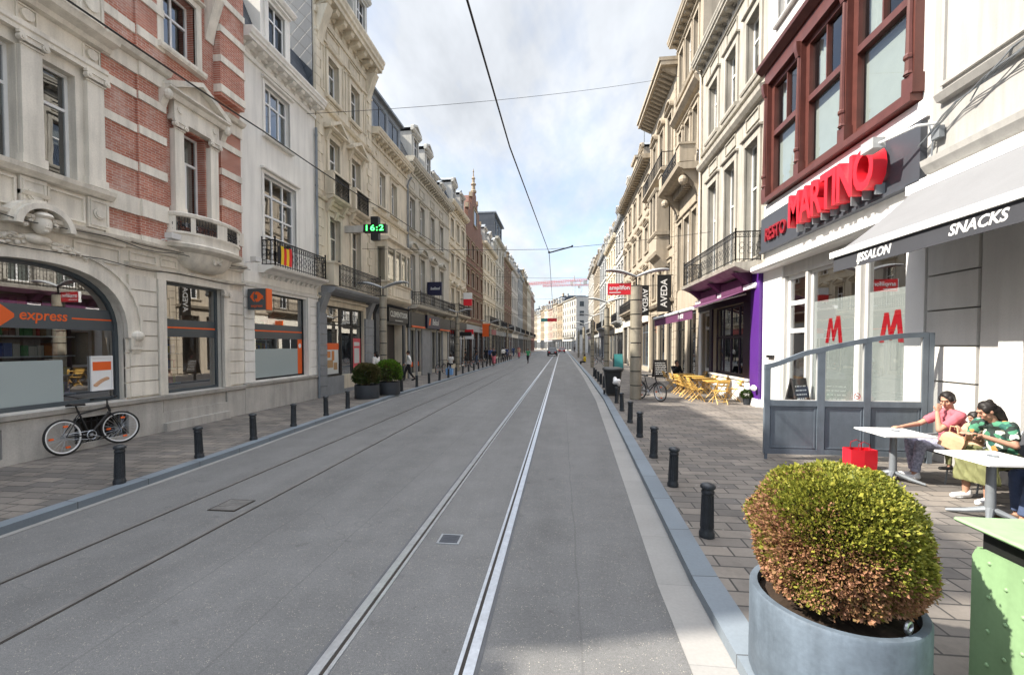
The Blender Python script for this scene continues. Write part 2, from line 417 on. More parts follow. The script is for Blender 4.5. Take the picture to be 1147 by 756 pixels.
def shelves():
    m, nt, b = newmat('goods'); vec = coords(nt)
    g = N(nt, 'ShaderNodeNewGeometry')
    r = N(nt, 'ShaderNodeValToRGB'); r.color_ramp.interpolation = 'CONSTANT'; L(nt, g.outputs['Random Per Island'], r.inputs[0])
    e = r.color_ramp.elements; e[0].position = 0; e[0].color = (.5, .04, .03, 1); e[1].position = .12; e[1].color = (.6, .5, .1, 1)
    for p, c in ((.22, (.08, .3, .08, 1)), (.34, (.6, .58, .5, 1)), (.5, (.55, .2, .05, 1)), (.62, (.06, .12, .4, 1)), (.72, (.2, .08, .04, 1)), (.85, (.4, .25, .12, 1))):
        x = e.new(p); x.color = c
    L(nt, r.outputs[0], b.inputs['Base Color']); b.inputs['Roughness'].default_value = .5
shelves()
# ------------------------------------------------------------------ facade parts
def wallgrid(mb, fr, a0, a1, z0, z1, ops, reveal=.26, d=0., room=.9, room_mi=1, skip_room=False):
    """wall face with rectangular openings (o = (a0,a1,z0,z1)), their reveals and a dark room behind each"""
    A = sorted(set([a0, a1] + [x for o in ops for x in o[:2]])); Z = sorted(set([z0, z1] + [x for o in ops for x in o[2:4]]))
    A = [x for x in A if a0 <= x <= a1]; Z = [x for x in Z if z0 <= x <= z1]
    for i in range(len(A)-1):
        for j in range(len(Z)-1):
            ac, zc = (A[i]+A[i+1])/2, (Z[j]+Z[j+1])/2
            if any(o[0] < ac < o[1] and o[2] < zc < o[3] for o in ops): continue
            mb.poly([fr.p(A[i], Z[j], d), fr.p(A[i+1], Z[j], d), fr.p(A[i+1], Z[j+1], d), fr.p(A[i], Z[j+1], d)])
    for o in ops:
        b0, b1, y0, y1 = o[:4]; q = d-reveal
        for (p, r) in (((b0, y0), (b1, y0)), ((b1, y0), (b1, y1)), ((b1, y1), (b0, y1)), ((b0, y1), (b0, y0))):
            mb.poly([fr.p(*p, d), fr.p(*r, d), fr.p(*r, q), fr.p(*p, q)])
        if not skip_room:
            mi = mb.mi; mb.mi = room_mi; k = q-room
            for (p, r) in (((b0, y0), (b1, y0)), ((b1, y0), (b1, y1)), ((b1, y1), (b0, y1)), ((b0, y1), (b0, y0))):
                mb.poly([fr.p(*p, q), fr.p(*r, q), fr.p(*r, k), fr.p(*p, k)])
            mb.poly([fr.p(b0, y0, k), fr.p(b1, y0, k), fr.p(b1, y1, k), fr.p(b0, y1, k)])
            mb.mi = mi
def shell(mb, fr, a0, a1, z0, z1, depth=9., d=0.):
    """side walls, back and lid behind a facade"""
    for a in (a0, a1): mb.poly([fr.p(a, z0, d), fr.p(a, z1, d), fr.p(a, z1, -depth), fr.p(a, z0, -depth)])
    mb.poly([fr.p(a0, z0, -depth), fr.p(a1, z0, -depth), fr.p(a1, z1, -depth), fr.p(a0, z1, -depth)])
    mb.poly([fr.p(a0, z1, d), fr.p(a1, z1, d), fr.p(a1, z1, -depth), fr.p(a0, z1, -depth)])
def window(root, fr, a0, a1, z0, z1, frame='paint_white', pane='glass_old', d=-.17, v=(.5,), h=(.68,), t=.055, curtain=None, vtop=None, name='window', ft=.05, vlow=True):
    mb = MB()
    for (b0, b1, y0, y1) in ((a0, a0+t, z0, z1), (a1-t, a1, z0, z1), (a0+t, a1-t, z0, z0+t*1.2), (a0+t, a1-t, z1-t, z1)): mb.box(fr, b0, b1, y0, y1, d-ft, d)
    hz = [z0 + f*(z1-z0) for f in h]
    for z in hz: mb.box(fr, a0+t, a1-t, z-t*.5, z+t*.5, d-ft, d+.012)
    for f in v:
        a = a0 + f*(a1-a0); top = hz[-1]-t*.5 if (hz and vtop is None) else z1-t
        mb.box(fr, a-t*.5, a+t*.5, z0+t*1.2, top, d-ft, d+.006)
    w = mb.build(name, M[frame], root)
    g = MB(); g.poly([fr.p(a0+t, z0+t, d-ft*.5), fr.p(a1-t, z0+t, d-ft*.5), fr.p(a1-t, z1-t, d-ft*.5), fr.p(a0+t, z1-t, d-ft*.5)])
    g.build('pane', M[pane], w)
    if curtain:
        c = MB(); dd = d-ft-.06
        if curtain == 'blind':
            zz = z0 + (z1-z0)*RNG.uniform(.3, .55); c.box(fr, a0+.02, a1-.02, zz, z1-.02, dd-.012, dd)
            c.build('blind', M['curtain'], w)
        elif curtain == 'full':
            cur(c, fr, a0+.02, a1-.02, z0+.02, z1-.02, dd-.03); c.build('curtain', M['curtain'], w)
        else:
            q = (a1-a0)*.28
            cur(c, fr, a0+.02, a0+q, z0+.02, z1-.02, dd-.03); cur(c, fr, a1-q, a1-.02, z0+.02, z1-.02, dd-.03)
            c.build('curtain', M['curtain'], w)
    return w
def cur(c, fr, a0, a1, z0, z1, d):
    n = max(6, int((a1-a0)/.04)); f = [(a0+(a1-a0)*i/n, d+.025*math.sin(i*1.7)) for i in range(n+1)]
    b = [(a, q-.006) for a, q in f][::-1]
    ring = f + b
    c.loft([[fr.p(a, z, q) for a, q in ring] for z in (z0, z1)])
def surround(mb, fr, a0, a1, z0, z1, w=.14, d=.05, head=.18, sill=.1, sd=.12):
    mb.box(fr, a0-w, a0, z0, z1, -.02, d); mb.box(fr, a1, a1+w, z0, z1, -.02, d)
    mb.box(fr, a0-w-.003, a1+w+.003, z1, z1+head, -.02, d+.003)
    mb.extr(fr, [(-.02, z1+head), (d+.09, z1+head+.03), (d+.10, z1+head+.07), (-.02, z1+head+.10)], a0-w-.05, a1+w+.05)
    if sill: mb.extr(fr, [(-.02, z0-sill), (sd-.03, z0-sill), (sd, z0-sill*.55), (sd, z0-.012), (-.02, z0)], a0-w-.03, a1+w+.03)
def pediment(mb, fr, ac, z, w, h, d=.22, arch=False):
    mb.extr(fr, [(-.02, z), (d*.7, z), (d, z+.05), (d, z+.09), (-.02, z+.10)], ac-w/2, ac+w/2)
    if not arch:
        mb.prism(fr, [(ac-w/2+.12, z+.1), (ac+w/2-.12, z+.1), (ac, z+h-.08)], -.02, d*.45)
        for s in (-1, 1):
            mb.prism(fr, [(ac+s*w/2, z+.1), (ac+s*(w/2-.02), z+.19), (ac, z+h+.04), (ac, z+h-.07), (ac+s*(w/2-.15), z+.1)], -.02, d)
    else:
        n = 10; o = [(ac+(w/2)*math.cos(pi*i/n), z+.1+h*math.sin(pi*i/n)) for i in range(n+1)]; q = [(ac+(w/2-.12)*math.cos(pi*i/n), z+.1+(h-.1)*math.sin(pi*i/n)) for i in range(n+1)]
        for i in range(n): mb.prism(fr, [o[i], o[i+1], q[i+1], q[i]], -.02, d)
        mb.prism(fr, q, -.02, d*.4)
def cornice(mb, fr, a0, a1, z, h, d, dent=.5, dw=.2, ends=True):
    """stepped cornice, z = underside, with modillions every dent metres"""
    mb.extr(fr, [(-.02, z), (.06, z), (.08, z+h*.18), (.05, z+h*.2), (-.02, z+h*.2)], a0, a1)
    mb.extr(fr, [(-.02, z+h*.55), (d*.78, z+h*.55), (d*.80, z+h*.68), (d*.9, z+h*.72), (d*.92, z+h*.82), (d, z+h*.92), (d, z+h), (-.02, z+h+.03)], a0-(.06 if ends else 0), a1+(.06 if ends else 0))
    mb.extr(fr, [(-.02, z+h*.42), (.10, z+h*.42), (.14, z+h*.54), (-.02, z+h*.54)], a0, a1)
    n = max(2, int(round((a1-a0)/dent)))
    for i in range(n):
        a = a0 + (i+.5)*(a1-a0)/n
        mb.extr(fr, [(-.01, z+h*.21), (.07, z+h*.21), (.10, z+h*.34), (d*.6, z+h*.42), (d*.68, z+h*.545), (-.01, z+h*.545)], a-dw/2, a+dw/2)
def railing(root, fr, a0, a1, z0, z1, d, back=0., fancy=1, name='railing', sides=True, m='iron', step=.13):
    mb = MB()
    segs = [(fr.p(a0, 0, d), fr.p(a1, 0, d))]
    if sides: segs = [(fr.p(a0, 0, back), fr.p(a0, 0, d))] + segs + [(fr.p(a1, 0, d), fr.p(a1, 0, back))]
    for p, q in segs:
        t = (q-p); ln = t.length
        if ln < .05: continue
        t.normalize(); n = t.cross(UP); f2 = Fr(p, t, n)
        mb.box(f2, 0, ln, z1-.035, z1, -.025, .025); mb.box(f2, 0, ln, z0+.04, z0+.065, -.012, .012)
        if fancy: mb.box(f2, 0, ln, z1-.2, z1-.18, -.01, .01)
        k = max(2, int(round(ln/step)))
        for i in range(k+1):
            a = ln*i/k; mb.box(f2, a-.008, a+.008, z0, z1-.035, -.008, .008)
        if fancy:
            zc = (z0+z1)/2-.06; r = min(.5*step*1.6, (z1-z0)*.2)
            for i in range(k):
                a = ln*(i+.5)/k
                if i % 2 == 0:
                    mb.ring(f2, a, zc+r*.9, r*.8, .012, .009, 8); mb.ring(f2, a, zc-r*.9, r*.8, .012, .009, 8)
                mb.ring(f2, a, z1-.115, .045, 0, .008, 7)
        for a in (0, ln):
            mb.box(f2, a-.018, a+.018, z0, z1+.04, -.018, .018)
            mb.ball(f2.p(a, z1+.075, 0), .035, k=7, m=5)
    return mb.build(name, M[m], root)
def console(mb, fr, ac, z0, z1, d, w=.2):
    h = z1-z0; pr = [(-.02, z0)]
    for i in range(9):
        u = i/8; pr.append((.06 + (d-.06)*(u**1.7) + .03*math.sin(u*pi), z0 + h*u))
    pr.append((-.02, z1)); mb.extr(fr, pr, ac-w/2, ac+w/2)
def rustic(mb, fr, a0, a1, z0, z1, h=.34, d=.05, gap=.025, side=None):
    n = max(1, int(round((z1-z0)/h))); hh = (z1-z0)/n
    for i in range(n):
        mb.box(fr, a0, a1, z0+i*hh+gap*.5, z0+(i+1)*hh-gap*.5, -.03, d)
def quoins(mb, fr, a0, w, z0, z1, dirn=1, h=.36, d=.045):
    n = int((z1-z0)/h)
    for i in range(n):
        ww = w if i % 2 == 0 else w*.62
        b = (a0, a0+ww) if dirn > 0 else (a0-ww, a0)
        mb.box(fr, b[0], b[1], z0+i*h+.01, z0+(i+1)*h-.01, -.02, d)
def dormer(root, fr, ac, z0, w, h, d0=-.1, depth=2.2, mat='dormer_pale', roofm='zinc', ped=True, pane='glass_dark'):
    mb = MB()
    wallgrid(mb, fr, ac-w/2, ac+w/2, z0, z0+h, [(ac-w*.28, ac+w*.28, z0+h*.14, z0+h*.84)], .1, d0, skip_room=True)
    for s in (-1, 1): mb.poly([fr.p(ac+s*w/2, z0, d0), fr.p(ac+s*w/2, z0+h, d0), fr.p(ac+s*w/2, z0+h, d0-depth), fr.p(ac+s*w/2, z0, d0-depth)])
    surround(mb, fr2(fr, d0), ac-w*.28, ac+w*.28, z0+h*.14, z0+h*.84, w*.12, .05, h*.05, .06)
    f2 = fr2(fr, d0)
    mb.extr(f2, [(-.02, z0+h), (.12, z0+h), (.2, z0+h+.1), (.2, z0+h+.15), (-.02, z0+h+.16)], ac-w/2-.12, ac+w/2+.12)
    if ped: pediment(mb, f2, ac, z0+h+.14, w+.2, w*.32, .18)
    o = mb.build('dormer', M[mat], root)
    g = MB(); g.box(fr, ac-w*.28, ac+w*.28, z0+h*.14, z0+h*.84, d0-.12, d0-.09); g.build('pane', M[pane], o)
    fb = MB()
    fb.box(fr, ac-.025, ac+.025, z0+h*.14, z0+h*.84, d0-.085, d0-.05); fb.box(fr, ac-w*.28, ac+w*.28, z0+h*.6, z0+h*.6+.05, d0-.085, d0-.052)
    for s in (-1, 1): fb.box(fr, ac+s*w*.28-.03, ac+s*w*.28+.03, z0+h*.14, z0+h*.84, d0-.084, d0-.051)
    fb.build('window_frame', M['paint_white'], o)
    r = MB(); zt = z0+h+.17
    r.prism(f2, [(ac-w/2-.1, zt), (ac+w/2+.1, zt), (ac, zt+w*.34)], -depth, -.03); r.build('roof', M[roofm], o)
    return o
def fr2(fr, d): return Fr(fr.o + fr.n*d, fr.t, fr.n)
def mansard(root, fr, a0, a1, z0, h, back=.9, d=-.1, mat='slate', depth=9., top=.6):
    mb = MB()
    mb.extr(fr, [(d, z0), (d-back, z0+h), (d-back-2.5, z0+h+top), (-depth, z0+h+top), (-depth, z0)], a0+.01, a1-.01)
    return mb.build('roof', M[mat], root)
def chimney(root, fr, a, z, d=-4, h=1.6, w=1.2, mat='brick_far'):
    mb = MB(); mb.box(fr, a-w/2, a+w/2, z, z+h, d-.3, d+.3); mb.box(fr, a-w/2-.06, a+w/2+.06, z+h, z+h+.12, d-.36, d+.36)
    for k in range(int(w/.35)):
        c = fr.p(a-w/2+.2+k*.33, z+h+.12, d); mb.lathe([(.1, 0), (.12, .04), (.09, .3), (.11, .34)], c, 8)
    return mb.build('chimney', M[mat], root)
def shopbars(root, fr, a0, a1, z0, z1, frame='black', pane='glass_shop', cols=3, rows=(.8,), d=-.12, t=.07, name='shop_window'):
    return window(root, fr, a0, a1, z0, z1, frame, pane, d, v=[i/cols for i in range(1, cols)], h=rows, t=t, vtop=1, name=name)
def drain(root, fr, a, z0, z1, d=.09, m='zinc', top=True):
    mb = MB(); path = [fr.p(a, z0, d), fr.p(a, z1-.5, d)]
    if top: path += [fr.p(a, z1-.25, d+.06), fr.p(a, z1, d+.25)]
    mb.tube(path, .05, 8)
    z = z0+.8
    while z < z1-.6:
        mb.tube([fr.p(a, z, d), fr.p(a, z+.06, d)], .062, 8); z += 1.9
    return mb.build('drainpipe', M[m], root, True)
def capital(mb, fr, a0, a1, z, h=.2, d=.12):
    mb.extr(fr, [(-.01, z), (d*.8, z), (d, z+h*.12), (-.01, z+h*.12)], a0-.02, a1+.02)
    mb.box(fr, a0-.06, a1+.06, z+h*.75, z+h, -.01, d+.04)
    for a in (a0-.01, a1+.01):
        c = fr.p(a, z+h*.48, d*.3)
        mb.tube([fr.p(a, z+h*.48, -.01), fr.p(a, z+h*.48, d+.05)], h*.30, 10)
        mb.tube([fr.p(a, z+h*.48, d+.05), fr.p(a, z+h*.48, d+.065)], h*.14, 8)
    mb.box(fr, a0, a1, z+h*.3, z+h*.75, -.01, d+.02)
def panel(mb, fr, a0, a1, z0, z1, d=.03, w=.035):
    mb.box(fr, a0, a1, z0, z0+w, -.01, d); mb.box(fr, a0, a1, z1-w, z1, -.01, d); mb.box(fr, a0, a0+w, z0+w, z1-w, -.01, d-.003); mb.box(fr, a1-w, a1, z0+w, z1-w, -.01, d-.003)
def goods_room(root, fr, a0, a1, z0, z1, dep=2.6, d=-.3):
    """shop interior: back wall, floor and shelves of goods"""
    dep = min(dep, 1.7); mb = MB(); k = d-dep
    for (p, r) in (((a0, z0), (a1, z0)), ((a1, z0), (a1, z1)), ((a1, z1), (a0, z1)), ((a0, z1), (a0, z0))):
        mb.poly([fr.p(*p, d), fr.p(*r, d), fr.p(*r, k), fr.p(*p, k)])
    mb.poly([fr.p(a0, z0, k), fr.p(a1, z0, k), fr.p(a1, z1, k), fr.p(a0, z1, k)])
    o = mb.build('shop_interior', M['interior_warm'], root)
    s = MB(); z = z0+.15
    while z < min(z1-.6, z0+1.9):
        s.box(fr, a0+.1, a1-.1, z, z+.03, k+.05, k+.55); z += .42
    s.build('shelf', M['plastic_white'], o)
    g = MB(); z = z0+.18
    while z < min(z1-.6, z0+1.9):
        a = a0+.12
        while a < a1-.25:
            w = RNG.uniform(.06, .16); g.box(fr, a, a+w-.012, z, z+RNG.uniform(.16, .34), k+.2, k+.5); a += w
        z += .42
    g.build('goods', M['goods'], o)

# ------------------------------------------------------------------ setting
def interp(y, pts):
    if y <= pts[0][0]: return pts[0][1]
    for (a, u), (b, v) in zip(pts, pts[1:]):
        if y <= b: return u+(v-u)*(y-a)/(b-a)
    return pts[-1][1]
# the street opens a little: kerbs splay over the first metres
EDGE_R = lambda y: interp(y, [(4, .86), (10, 1.08), (17, 1.32), (30, 1.45)])
EDGE_L = lambda y: interp(y, [(2, -6.16), (6, -6.21), (8, -6.28), (10, -6.40), (13, -6.54), (17, -6.70)])
def setting():
    def sheet(name, x0, x1, y0, y1, z, mat, label=None):
        mb = MB(); ys = [y0, y1]
        mb.poly([(x0, y0, z), (x1, y0, z), (x1, y1, z), (x0, y1, z)])
        return tag(mb.build(name, M[mat]), kind='structure')
    sheet('ground', -900, 900, -300, 1500, -.03, 'asphalt')
    sheet('road', -7.2, 1.9, -8, 330, 0, 'asphalt')
    YS = [-8, 2, 4, 6, 8, 10, 13, 17, 22, 30, 330]
    def strip(name, fn0, fn1, z0, z1, mat, drop=.14):
        mb = MB(); mb.loft([[(fn0(y), y, -.03), (fn0(y), y, z0), (fn1(y), y, z1), (fn1(y), y, -.03)] for y in YS]); tag(mb.build(name, M[mat]), kind='structure')
    eR = lambda y: EDGE_R(y); eL = lambda y: EDGE_L(y)
    strip('gutter', eR, lambda y: eR(y)+.30, .006, .006, 'gutter'); strip('gutter', lambda y: eL(y)-.09, eL, .006, .006, 'gutter')
    strip('kerb', lambda y: eR(y)+.30, lambda y: eR(y)+.52, .098, .104, 'kerb_blue'); strip('kerb', lambda y: eL(y)-.27, lambda y: eL(y)-.09, .104, .098, 'kerb_blue')
    strip('pavement', lambda y: eR(y)+.52, lambda y: 6.75, .1, .1, 'pavers'); strip('pavement', lambda y: -9.6, lambda y: eL(y)-.27, .1, .1, 'pavers')
    # grooved tram rails: head, groove, lip
    for x, side in ((-1.6, -1), (-.6, 1)):
        mb = MB(); mb.wbox(x-.035, x+.035, -8, 320, -.02, .010); w = .028
        q = x-side*.077
        mb.wbox(q-.014, q+.014, -8, 320, -.02, .008); mb.mi = 1
        mb.wbox(min(x-side*.035, q+side*.014), max(x-side*.035, q+side*.014), -8, 320, -.02, .003)
        mb.mi = 2; mb.wbox(x-.065, x-.035, -8, 320, -.02, .0035) if side < 0 else mb.wbox(x+.035, x+.065, -8, 320, -.02, .0035)
        tag(mb.build('tram_rail', [M['rail_steel'], M['rust_rail'], M['asphalt_seal']]), kind='structure')
    for x in (-4.05, -5.05):
        mb = MB(); mb.wbox(x-.024, x+.024, -8, 320, -.02, .005); mb.mi = 1; mb.wbox(x+.024, x+.05, -8, 320, -.02, .003)
        tag(mb.build('tram_rail', [M['rust_old'], M['rust_rail']]), kind='structure')
pbr('asphalt_seal', (.085, .088, .095), .6, .2, 4, .1)
pbr('rust_old', (.165, .16, .155), .5, .25, 5, .15, metal=.3)
setting()
# manhole covers
def manhole(x, y, w, l, m, label):
    t = MB(); t.wbox(x-w/2, x+w/2, y-l/2, y+l/2, -.02, .008)
    o = tag(t.build('manhole_cover', M[m], loc=(x, y, 0)), label, 'manhole cover')
    c = MB(); c.wbox(x-w/2+.025, x+w/2-.025, y-l/2+.025, y+l/2-.025, 0, .011)
    for i in range(-2, 3): c.wbox(x-w/2+.05, x+w/2-.05, y+i*l*.16-.006, y+i*l*.16+.006, .008, .013)
    c.wbox(x-.03, x+.03, y-.012, y+.012, .01, .014)
    c.build('lid', M['sign_grey'] if m == 'steel' else M['rust_old'], o)
manhole(-1.22, 4.68, .25, .24, 'steel', 'small square metal access cover set between the two shiny tram rails')
manhole(-4.38, 5.35, .38, .40, 'rust_rail', 'rusty brown cover in the asphalt between the old dull tram rails')
# ------------------------------------------------------------------ LEFT: brick and stone corner shop house
def emblem(mb, fr, ac, zc, s, d0, d1):
    """two arrow halves of a split lozenge"""
    l = [(ac-.62*s, zc), (ac-.30*s, zc+.42*s), (ac-.16*s, zc+.42*s), (ac-.30*s, zc+.20*s), (ac-.30*s, zc-.20*s), (ac-.16*s, zc-.42*s), (ac-.30*s, zc-.42*s)]
    r = [(ac-.06*s, zc+.45*s), (ac+.18*s, zc+.42*s), (ac+.62*s, zc+.06*s), (ac+.62*s, zc-.06*s), (ac+.18*s, zc-.42*s), (ac-.06*s, zc-.45*s), (ac-.18*s, zc-.2*s), (ac+.06*s, zc-.17*s), (ac+.06*s, zc+.17*s), (ac-.18*s, zc+.2*s)]
    mb.prism(fr, l, d0, d1); mb.prism(fr, r, d0, d1)
def L1():
    fr = LF
    root = thing('shop_house', 'red and white striped brick house with an arched shop window and a round balcony', 'house', (-9.4, 6, 0))
    aC, hw, zs, rise, n = 6.85, 1.62, 2.3, 1.36, 22
    def arch(g, k=2.5):
        P = []
        for i in range(n+1):
            x = -1 + 2*i/n; x = math.copysign(abs(math.sin(x*pi/2)), x)
            P.append((aC + x*(hw+g), zs + (rise+g)*(max(0, 1-abs(x)**k))**(1/k)))
        return P
    mb = MB(); w2 = (9.42, 11.2, .97, 3.68); zt = 3.66
    ops = [(aC-hw, aC+hw, .97, zt), w2, (aC-1.55, aC-.55, .22, .72), (aC+.55, aC+1.62, .22, .72), (1.6, 4.6, .97, 3.6)]
    wallgrid(mb, fr, .8, 12, 0, 4.45, [ops[1], ops[2], ops[3], ops[4]] + [ops[0]], .3, skip_room=True)
    P = arch(0)
    for i in range(n):
        mb.poly([fr.p(*P[i], 0), fr.p(*P[i+1], 0), fr.p(P[i+1][0], zt, 0), fr.p(P[i][0], zt, 0)])
        mb.poly([fr.p(*P[i], 0), fr.p(*P[i+1], 0), fr.p(*P[i+1], -.3), fr.p(*P[i], -.3)])
    wallgrid(mb, fr, .8, 8.1, 4.45, 12.9, [(a, a+.6, 5.32, 7.35) for a in (7.02, 6.08, 3.4, 2.4)] + [(a, a+.6, 9.6, 11.4) for a in (7.02, 6.08, 3.4, 2.4)], .24)
    shell(mb, fr, .8, 12, 0, 12.9)
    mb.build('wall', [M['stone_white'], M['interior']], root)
    # brick bay
    mb = MB()
    wallgrid(mb, fr, 8.1, 12, 4.45, 12.9, [(9.95, 10.7, 5.1, 7.5), (9.5, 10.45, 9.2, 10.75)], .3, d=.02)
    mb.box(fr, 8.82, 9.5, 4.6, 12.9, 0, .07); mb.box(fr, 11.05, 11.95, 8.9, 12.9, 0, .22); mb.box(fr, 11.2, 11.95, 4.6, 8.4, 0, .07)
    mb.build('brick_wall', [M['brick_red'], M['interior']], root)
    mb = MB()
    for z0, z1 in ((4.45, 4.6), (5.02, 5.40), (6.0, 6.2), (6.84, 7.02), (7.6, 7.77), (8.12, 8.42), (9.0, 9.2), (9.8, 9.98), (10.6, 10.78), (11.4, 11.58)):
        dd = .055 if z0 not in (5.02, 8.12) else .075
        for b0, b1, e in ((8.09, 8.83, 0), (8.83, 9.5, .05), (11.19, 11.96, .05)):
            if z1 > 8.9 and b0 > 11: b0, e = 11.04, .20
            mb.box(fr, b0, b1, z0, z1, -.02, dd+e)
        if z0 > 8.9:
            mb.box(fr, 9.49, 11.05, z0, z1, -.02, dd) if z0 > 10.79 else None
        elif z0 < 4.6 or z0 > 8: mb.box(fr, 9.49, 11.2, z0, z1, -.02, dd)
    mb.extr(fr, [(.02, 8.42), (.2, 8.46), (.26, 8.56), (.02, 8.62)], 8.09, 9.55); mb.extr(fr, [(.02, 8.42), (.2, 8.46), (.26, 8.56), (.02, 8.62)], 11.3, 11.98)
    # piers and pediment of the balcony window
    for a in (9.66, 10.74):
        mb.box(fr, a, a+.26, 5.32, 7.35, .0, .16); capital(mb, fr2(fr, .16), a, a+.26, 7.35, .2, .03)
        mb.box(fr, a-.03, a+.29, 5.32, 5.5, 0, .19)
    mb.box(fr, 9.6, 11.06, 7.55, 7.66, 0, .22); mb.box(fr, 9.64, 11.02, 7.66, 8.0, 0, .18)
    for a in (9.79, 10.87):
        mb.tube([fr.p(a, 7.83, .18), fr.p(a, 7.83, .205)], .075, 12)
    mb.extr(fr, [(0, 8.0), (.24, 8.0), (.30, 8.1), (0, 8.13)], 9.5, 11.16)
    pediment(mb, fr, 10.33, 8.13, 1.9, .62, .34)
    for a in (9.42, 11.24): console(mb, fr, a, 7.6, 8.12, .28, .16); mb.ball(fr.p(a, 8.02, .24), .1, .1, .13, 8, 6)
    # top window brackets
    surround(mb, fr, 9.5, 10.45, 9.2, 10.75, .16, .08, .14, .14, .2)
    for a in (9.2, 10.9): console(mb, fr, a, 10.2, 11.3, .4, .26)
    mb.build('brick_bands', M['stone_white'], root)
    # ground floor stonework
    mb = MB()
    rustic(mb, fr, 8.55, 9.2, 1.0, 3.7, .34, .055); rustic(mb, fr, 8.45+.02, 8.552, 1.0, 2.3, .34, .03)
    rustic(mb, fr, 11.42, 11.98, 1.0, 3.7, .34, .055)
    rustic(mb, fr, 4.75, 5.15, 1.0, 3.7, .34, .055)
    mb.box(fr, 9.22, 9.42, .97, 3.68, -.02, .09); mb.box(fr, 11.2, 11.4, .97, 3.68, -.02, .09)
    capital(mb, fr2(fr, .05), 11.22, 11.38, 3.45, .2, .05)
    mb.box(fr, 9.2, 11.42, 3.68, 3.86, -.02, .075)
    mb.extr(fr, [(-.02, 3.86), (.1, 3.88), (.13, 3.95), (-.02, 3.98)], 8.5, 12.0)
    panel(mb, fr, 8.6, 9.25, 4.0, 4.2, .035); panel(mb, fr, 9.35, 9.8, 4.0, 4.2, .035)
    for g0, g1, dd in ((.0, .16, .10), (.16, .30, .065), (.30, .36, .10)):
        A, B = arch(g0), arch(g1)
        for i in range(n): mb.prism(fr, [A[i], A[i+1], B[i+1], B[i]], -.02, dd)
    for s in (-1, 1):
        a = aC+s*(hw+.2); mb.box(fr, a-.15, a+.15, 2.05, 2.3, -.02, .11); mb.ball(fr.p(a, 2.34, .1), .12, .14, .12, 8, 6); console(mb, fr, a, 1.95, 2.3, .15, .2)
    # belt above the arch with a hooded bust
    mb.extr(fr, [(-.02, 4.22), (.1, 4.24), (.12, 4.3), (.24, 4.36), (.26, 4.42), (-.02, 4.48)], .8, 8.45)
    mb.extr(fr, [(-.02, 4.26), (.06, 4.28), (.10, 4.36), (.18, 4.40), (.2, 4.46), (-.02, 4.5)], 8.45, 12.0)
    panel(mb, fr, 7.5, 8.4, 3.85, 4.18, .04); panel(mb, fr, 5.3, 6.2, 3.85, 4.18, .04)
    mb.tube([fr.p(7.95, 3.66, .0), fr.p(7.95, 3.66, .07)], .07, 10)
    for i in range(12):
        a0, a1 = pi*i/12, pi*(i+1)/12
        q = lambda r, t: (aC + r*math.cos(t), 4.12+.1 + r*.92*math.sin(t))
        mb.prism(fr, [q(.36, a0), q(.36, a1), q(.46, a1), q(.46, a0)], -.02, .34); mb.prism(fr, [q(.46, a0), q(.46, a1), q(.52, a1), q(.52, a0)], -.02, .26)
    mb.extr(fr, [(-.02, 4.78), (.12, 4.78), (.16, 4.84), (-.02, 4.86)], aC-.2, aC+.2)
    # panel band under the sill
    for a in (6.85, 7.95, 5.75):
        mb.box(fr, a-.2, a+.2, 4.5, 5.1, -.02, .07); panel(mb, fr2(fr, .07), a-.17, a+.17, 4.55, 5.05, .02, .025)
        mb.tube([fr.p(a, 4.8, .05), fr.p(a, 4.8, .1)], .12, 16); mb.tube([fr.p(a, 4.8, .1), fr.p(a, 4.8, .118)], .085, 16)
    for a0, a1 in ((7.08, 7.72), (5.98, 6.62), (4.6, 5.5)): panel(mb, fr, a0, a1, 4.55, 5.05, .045)
    mb.extr(fr, [(-.02, 5.1), (.12, 5.12), (.2, 5.2), (.22, 5.28), (-.02, 5.32)], .8, 8.2)
    for a0, a1 in ((6.69, 7.01), (7.76, 8.08), (5.62, 5.94)):
        mb.box(fr, a0, a1, 5.32, 7.36, -.02, .1); mb.box(fr, a0-.03, a1+.03, 5.32, 5.48, -.02, .13); capital(mb, fr2(fr, .1), a0, a1, 7.36, .2, .03)
    mb.extr(fr, [(-.02, 7.56), (.12, 7.56), (.12, 7.64), (.15, 7.66), (.15, 7.74), (-.02, 7.78)], .8, 8.14)
    for a in (6.85, 7.92, 5.78): mb.tube([fr.p(a, 7.95, -.02), fr.p(a, 7.95, .06)], .1, 14); panel(mb, fr, a-.16, a+.16, 7.8, 8.1, .035, .025)
    mb.extr(fr, [(-.02, 8.12), (.12, 8.14), (.16, 8.22), (.34, 8.28), (.38, 8.4), (-.02, 8.46)], .8, 8.22)
    for a0, a1 in ((6.5, 7.5), (5.2, 6.3)): panel(mb, fr, a0, a1, 8.65, 9.15, .05)
    mb.box(fr, 7.6, 8.12, 8.5, 9.3, -.02, .1); mb.tube([fr.p(7.86, 8.9, .1), fr.p(7.86, 8.9, .14)], .14, 14); panel(mb, fr2(fr, .1), 7.64, 8.08, 8.6, 9.2, .03)
    mb.extr(fr, [(-.02, 9.3), (.12, 9.32), (.2, 9.42), (-.02, 9.48)], .8, 8.16)
    for a0, a1 in ((6.69, 7.01), (7.76, 8.08), (5.62, 5.94)): mb.box(fr, a0, a1, 9.6, 11.5, -.02, .1)
    mb.build('moulding', M['stone_white'], root)
    # carved head under the hood
    mb = MB(); c = fr.p(aC, 4.30, .2)
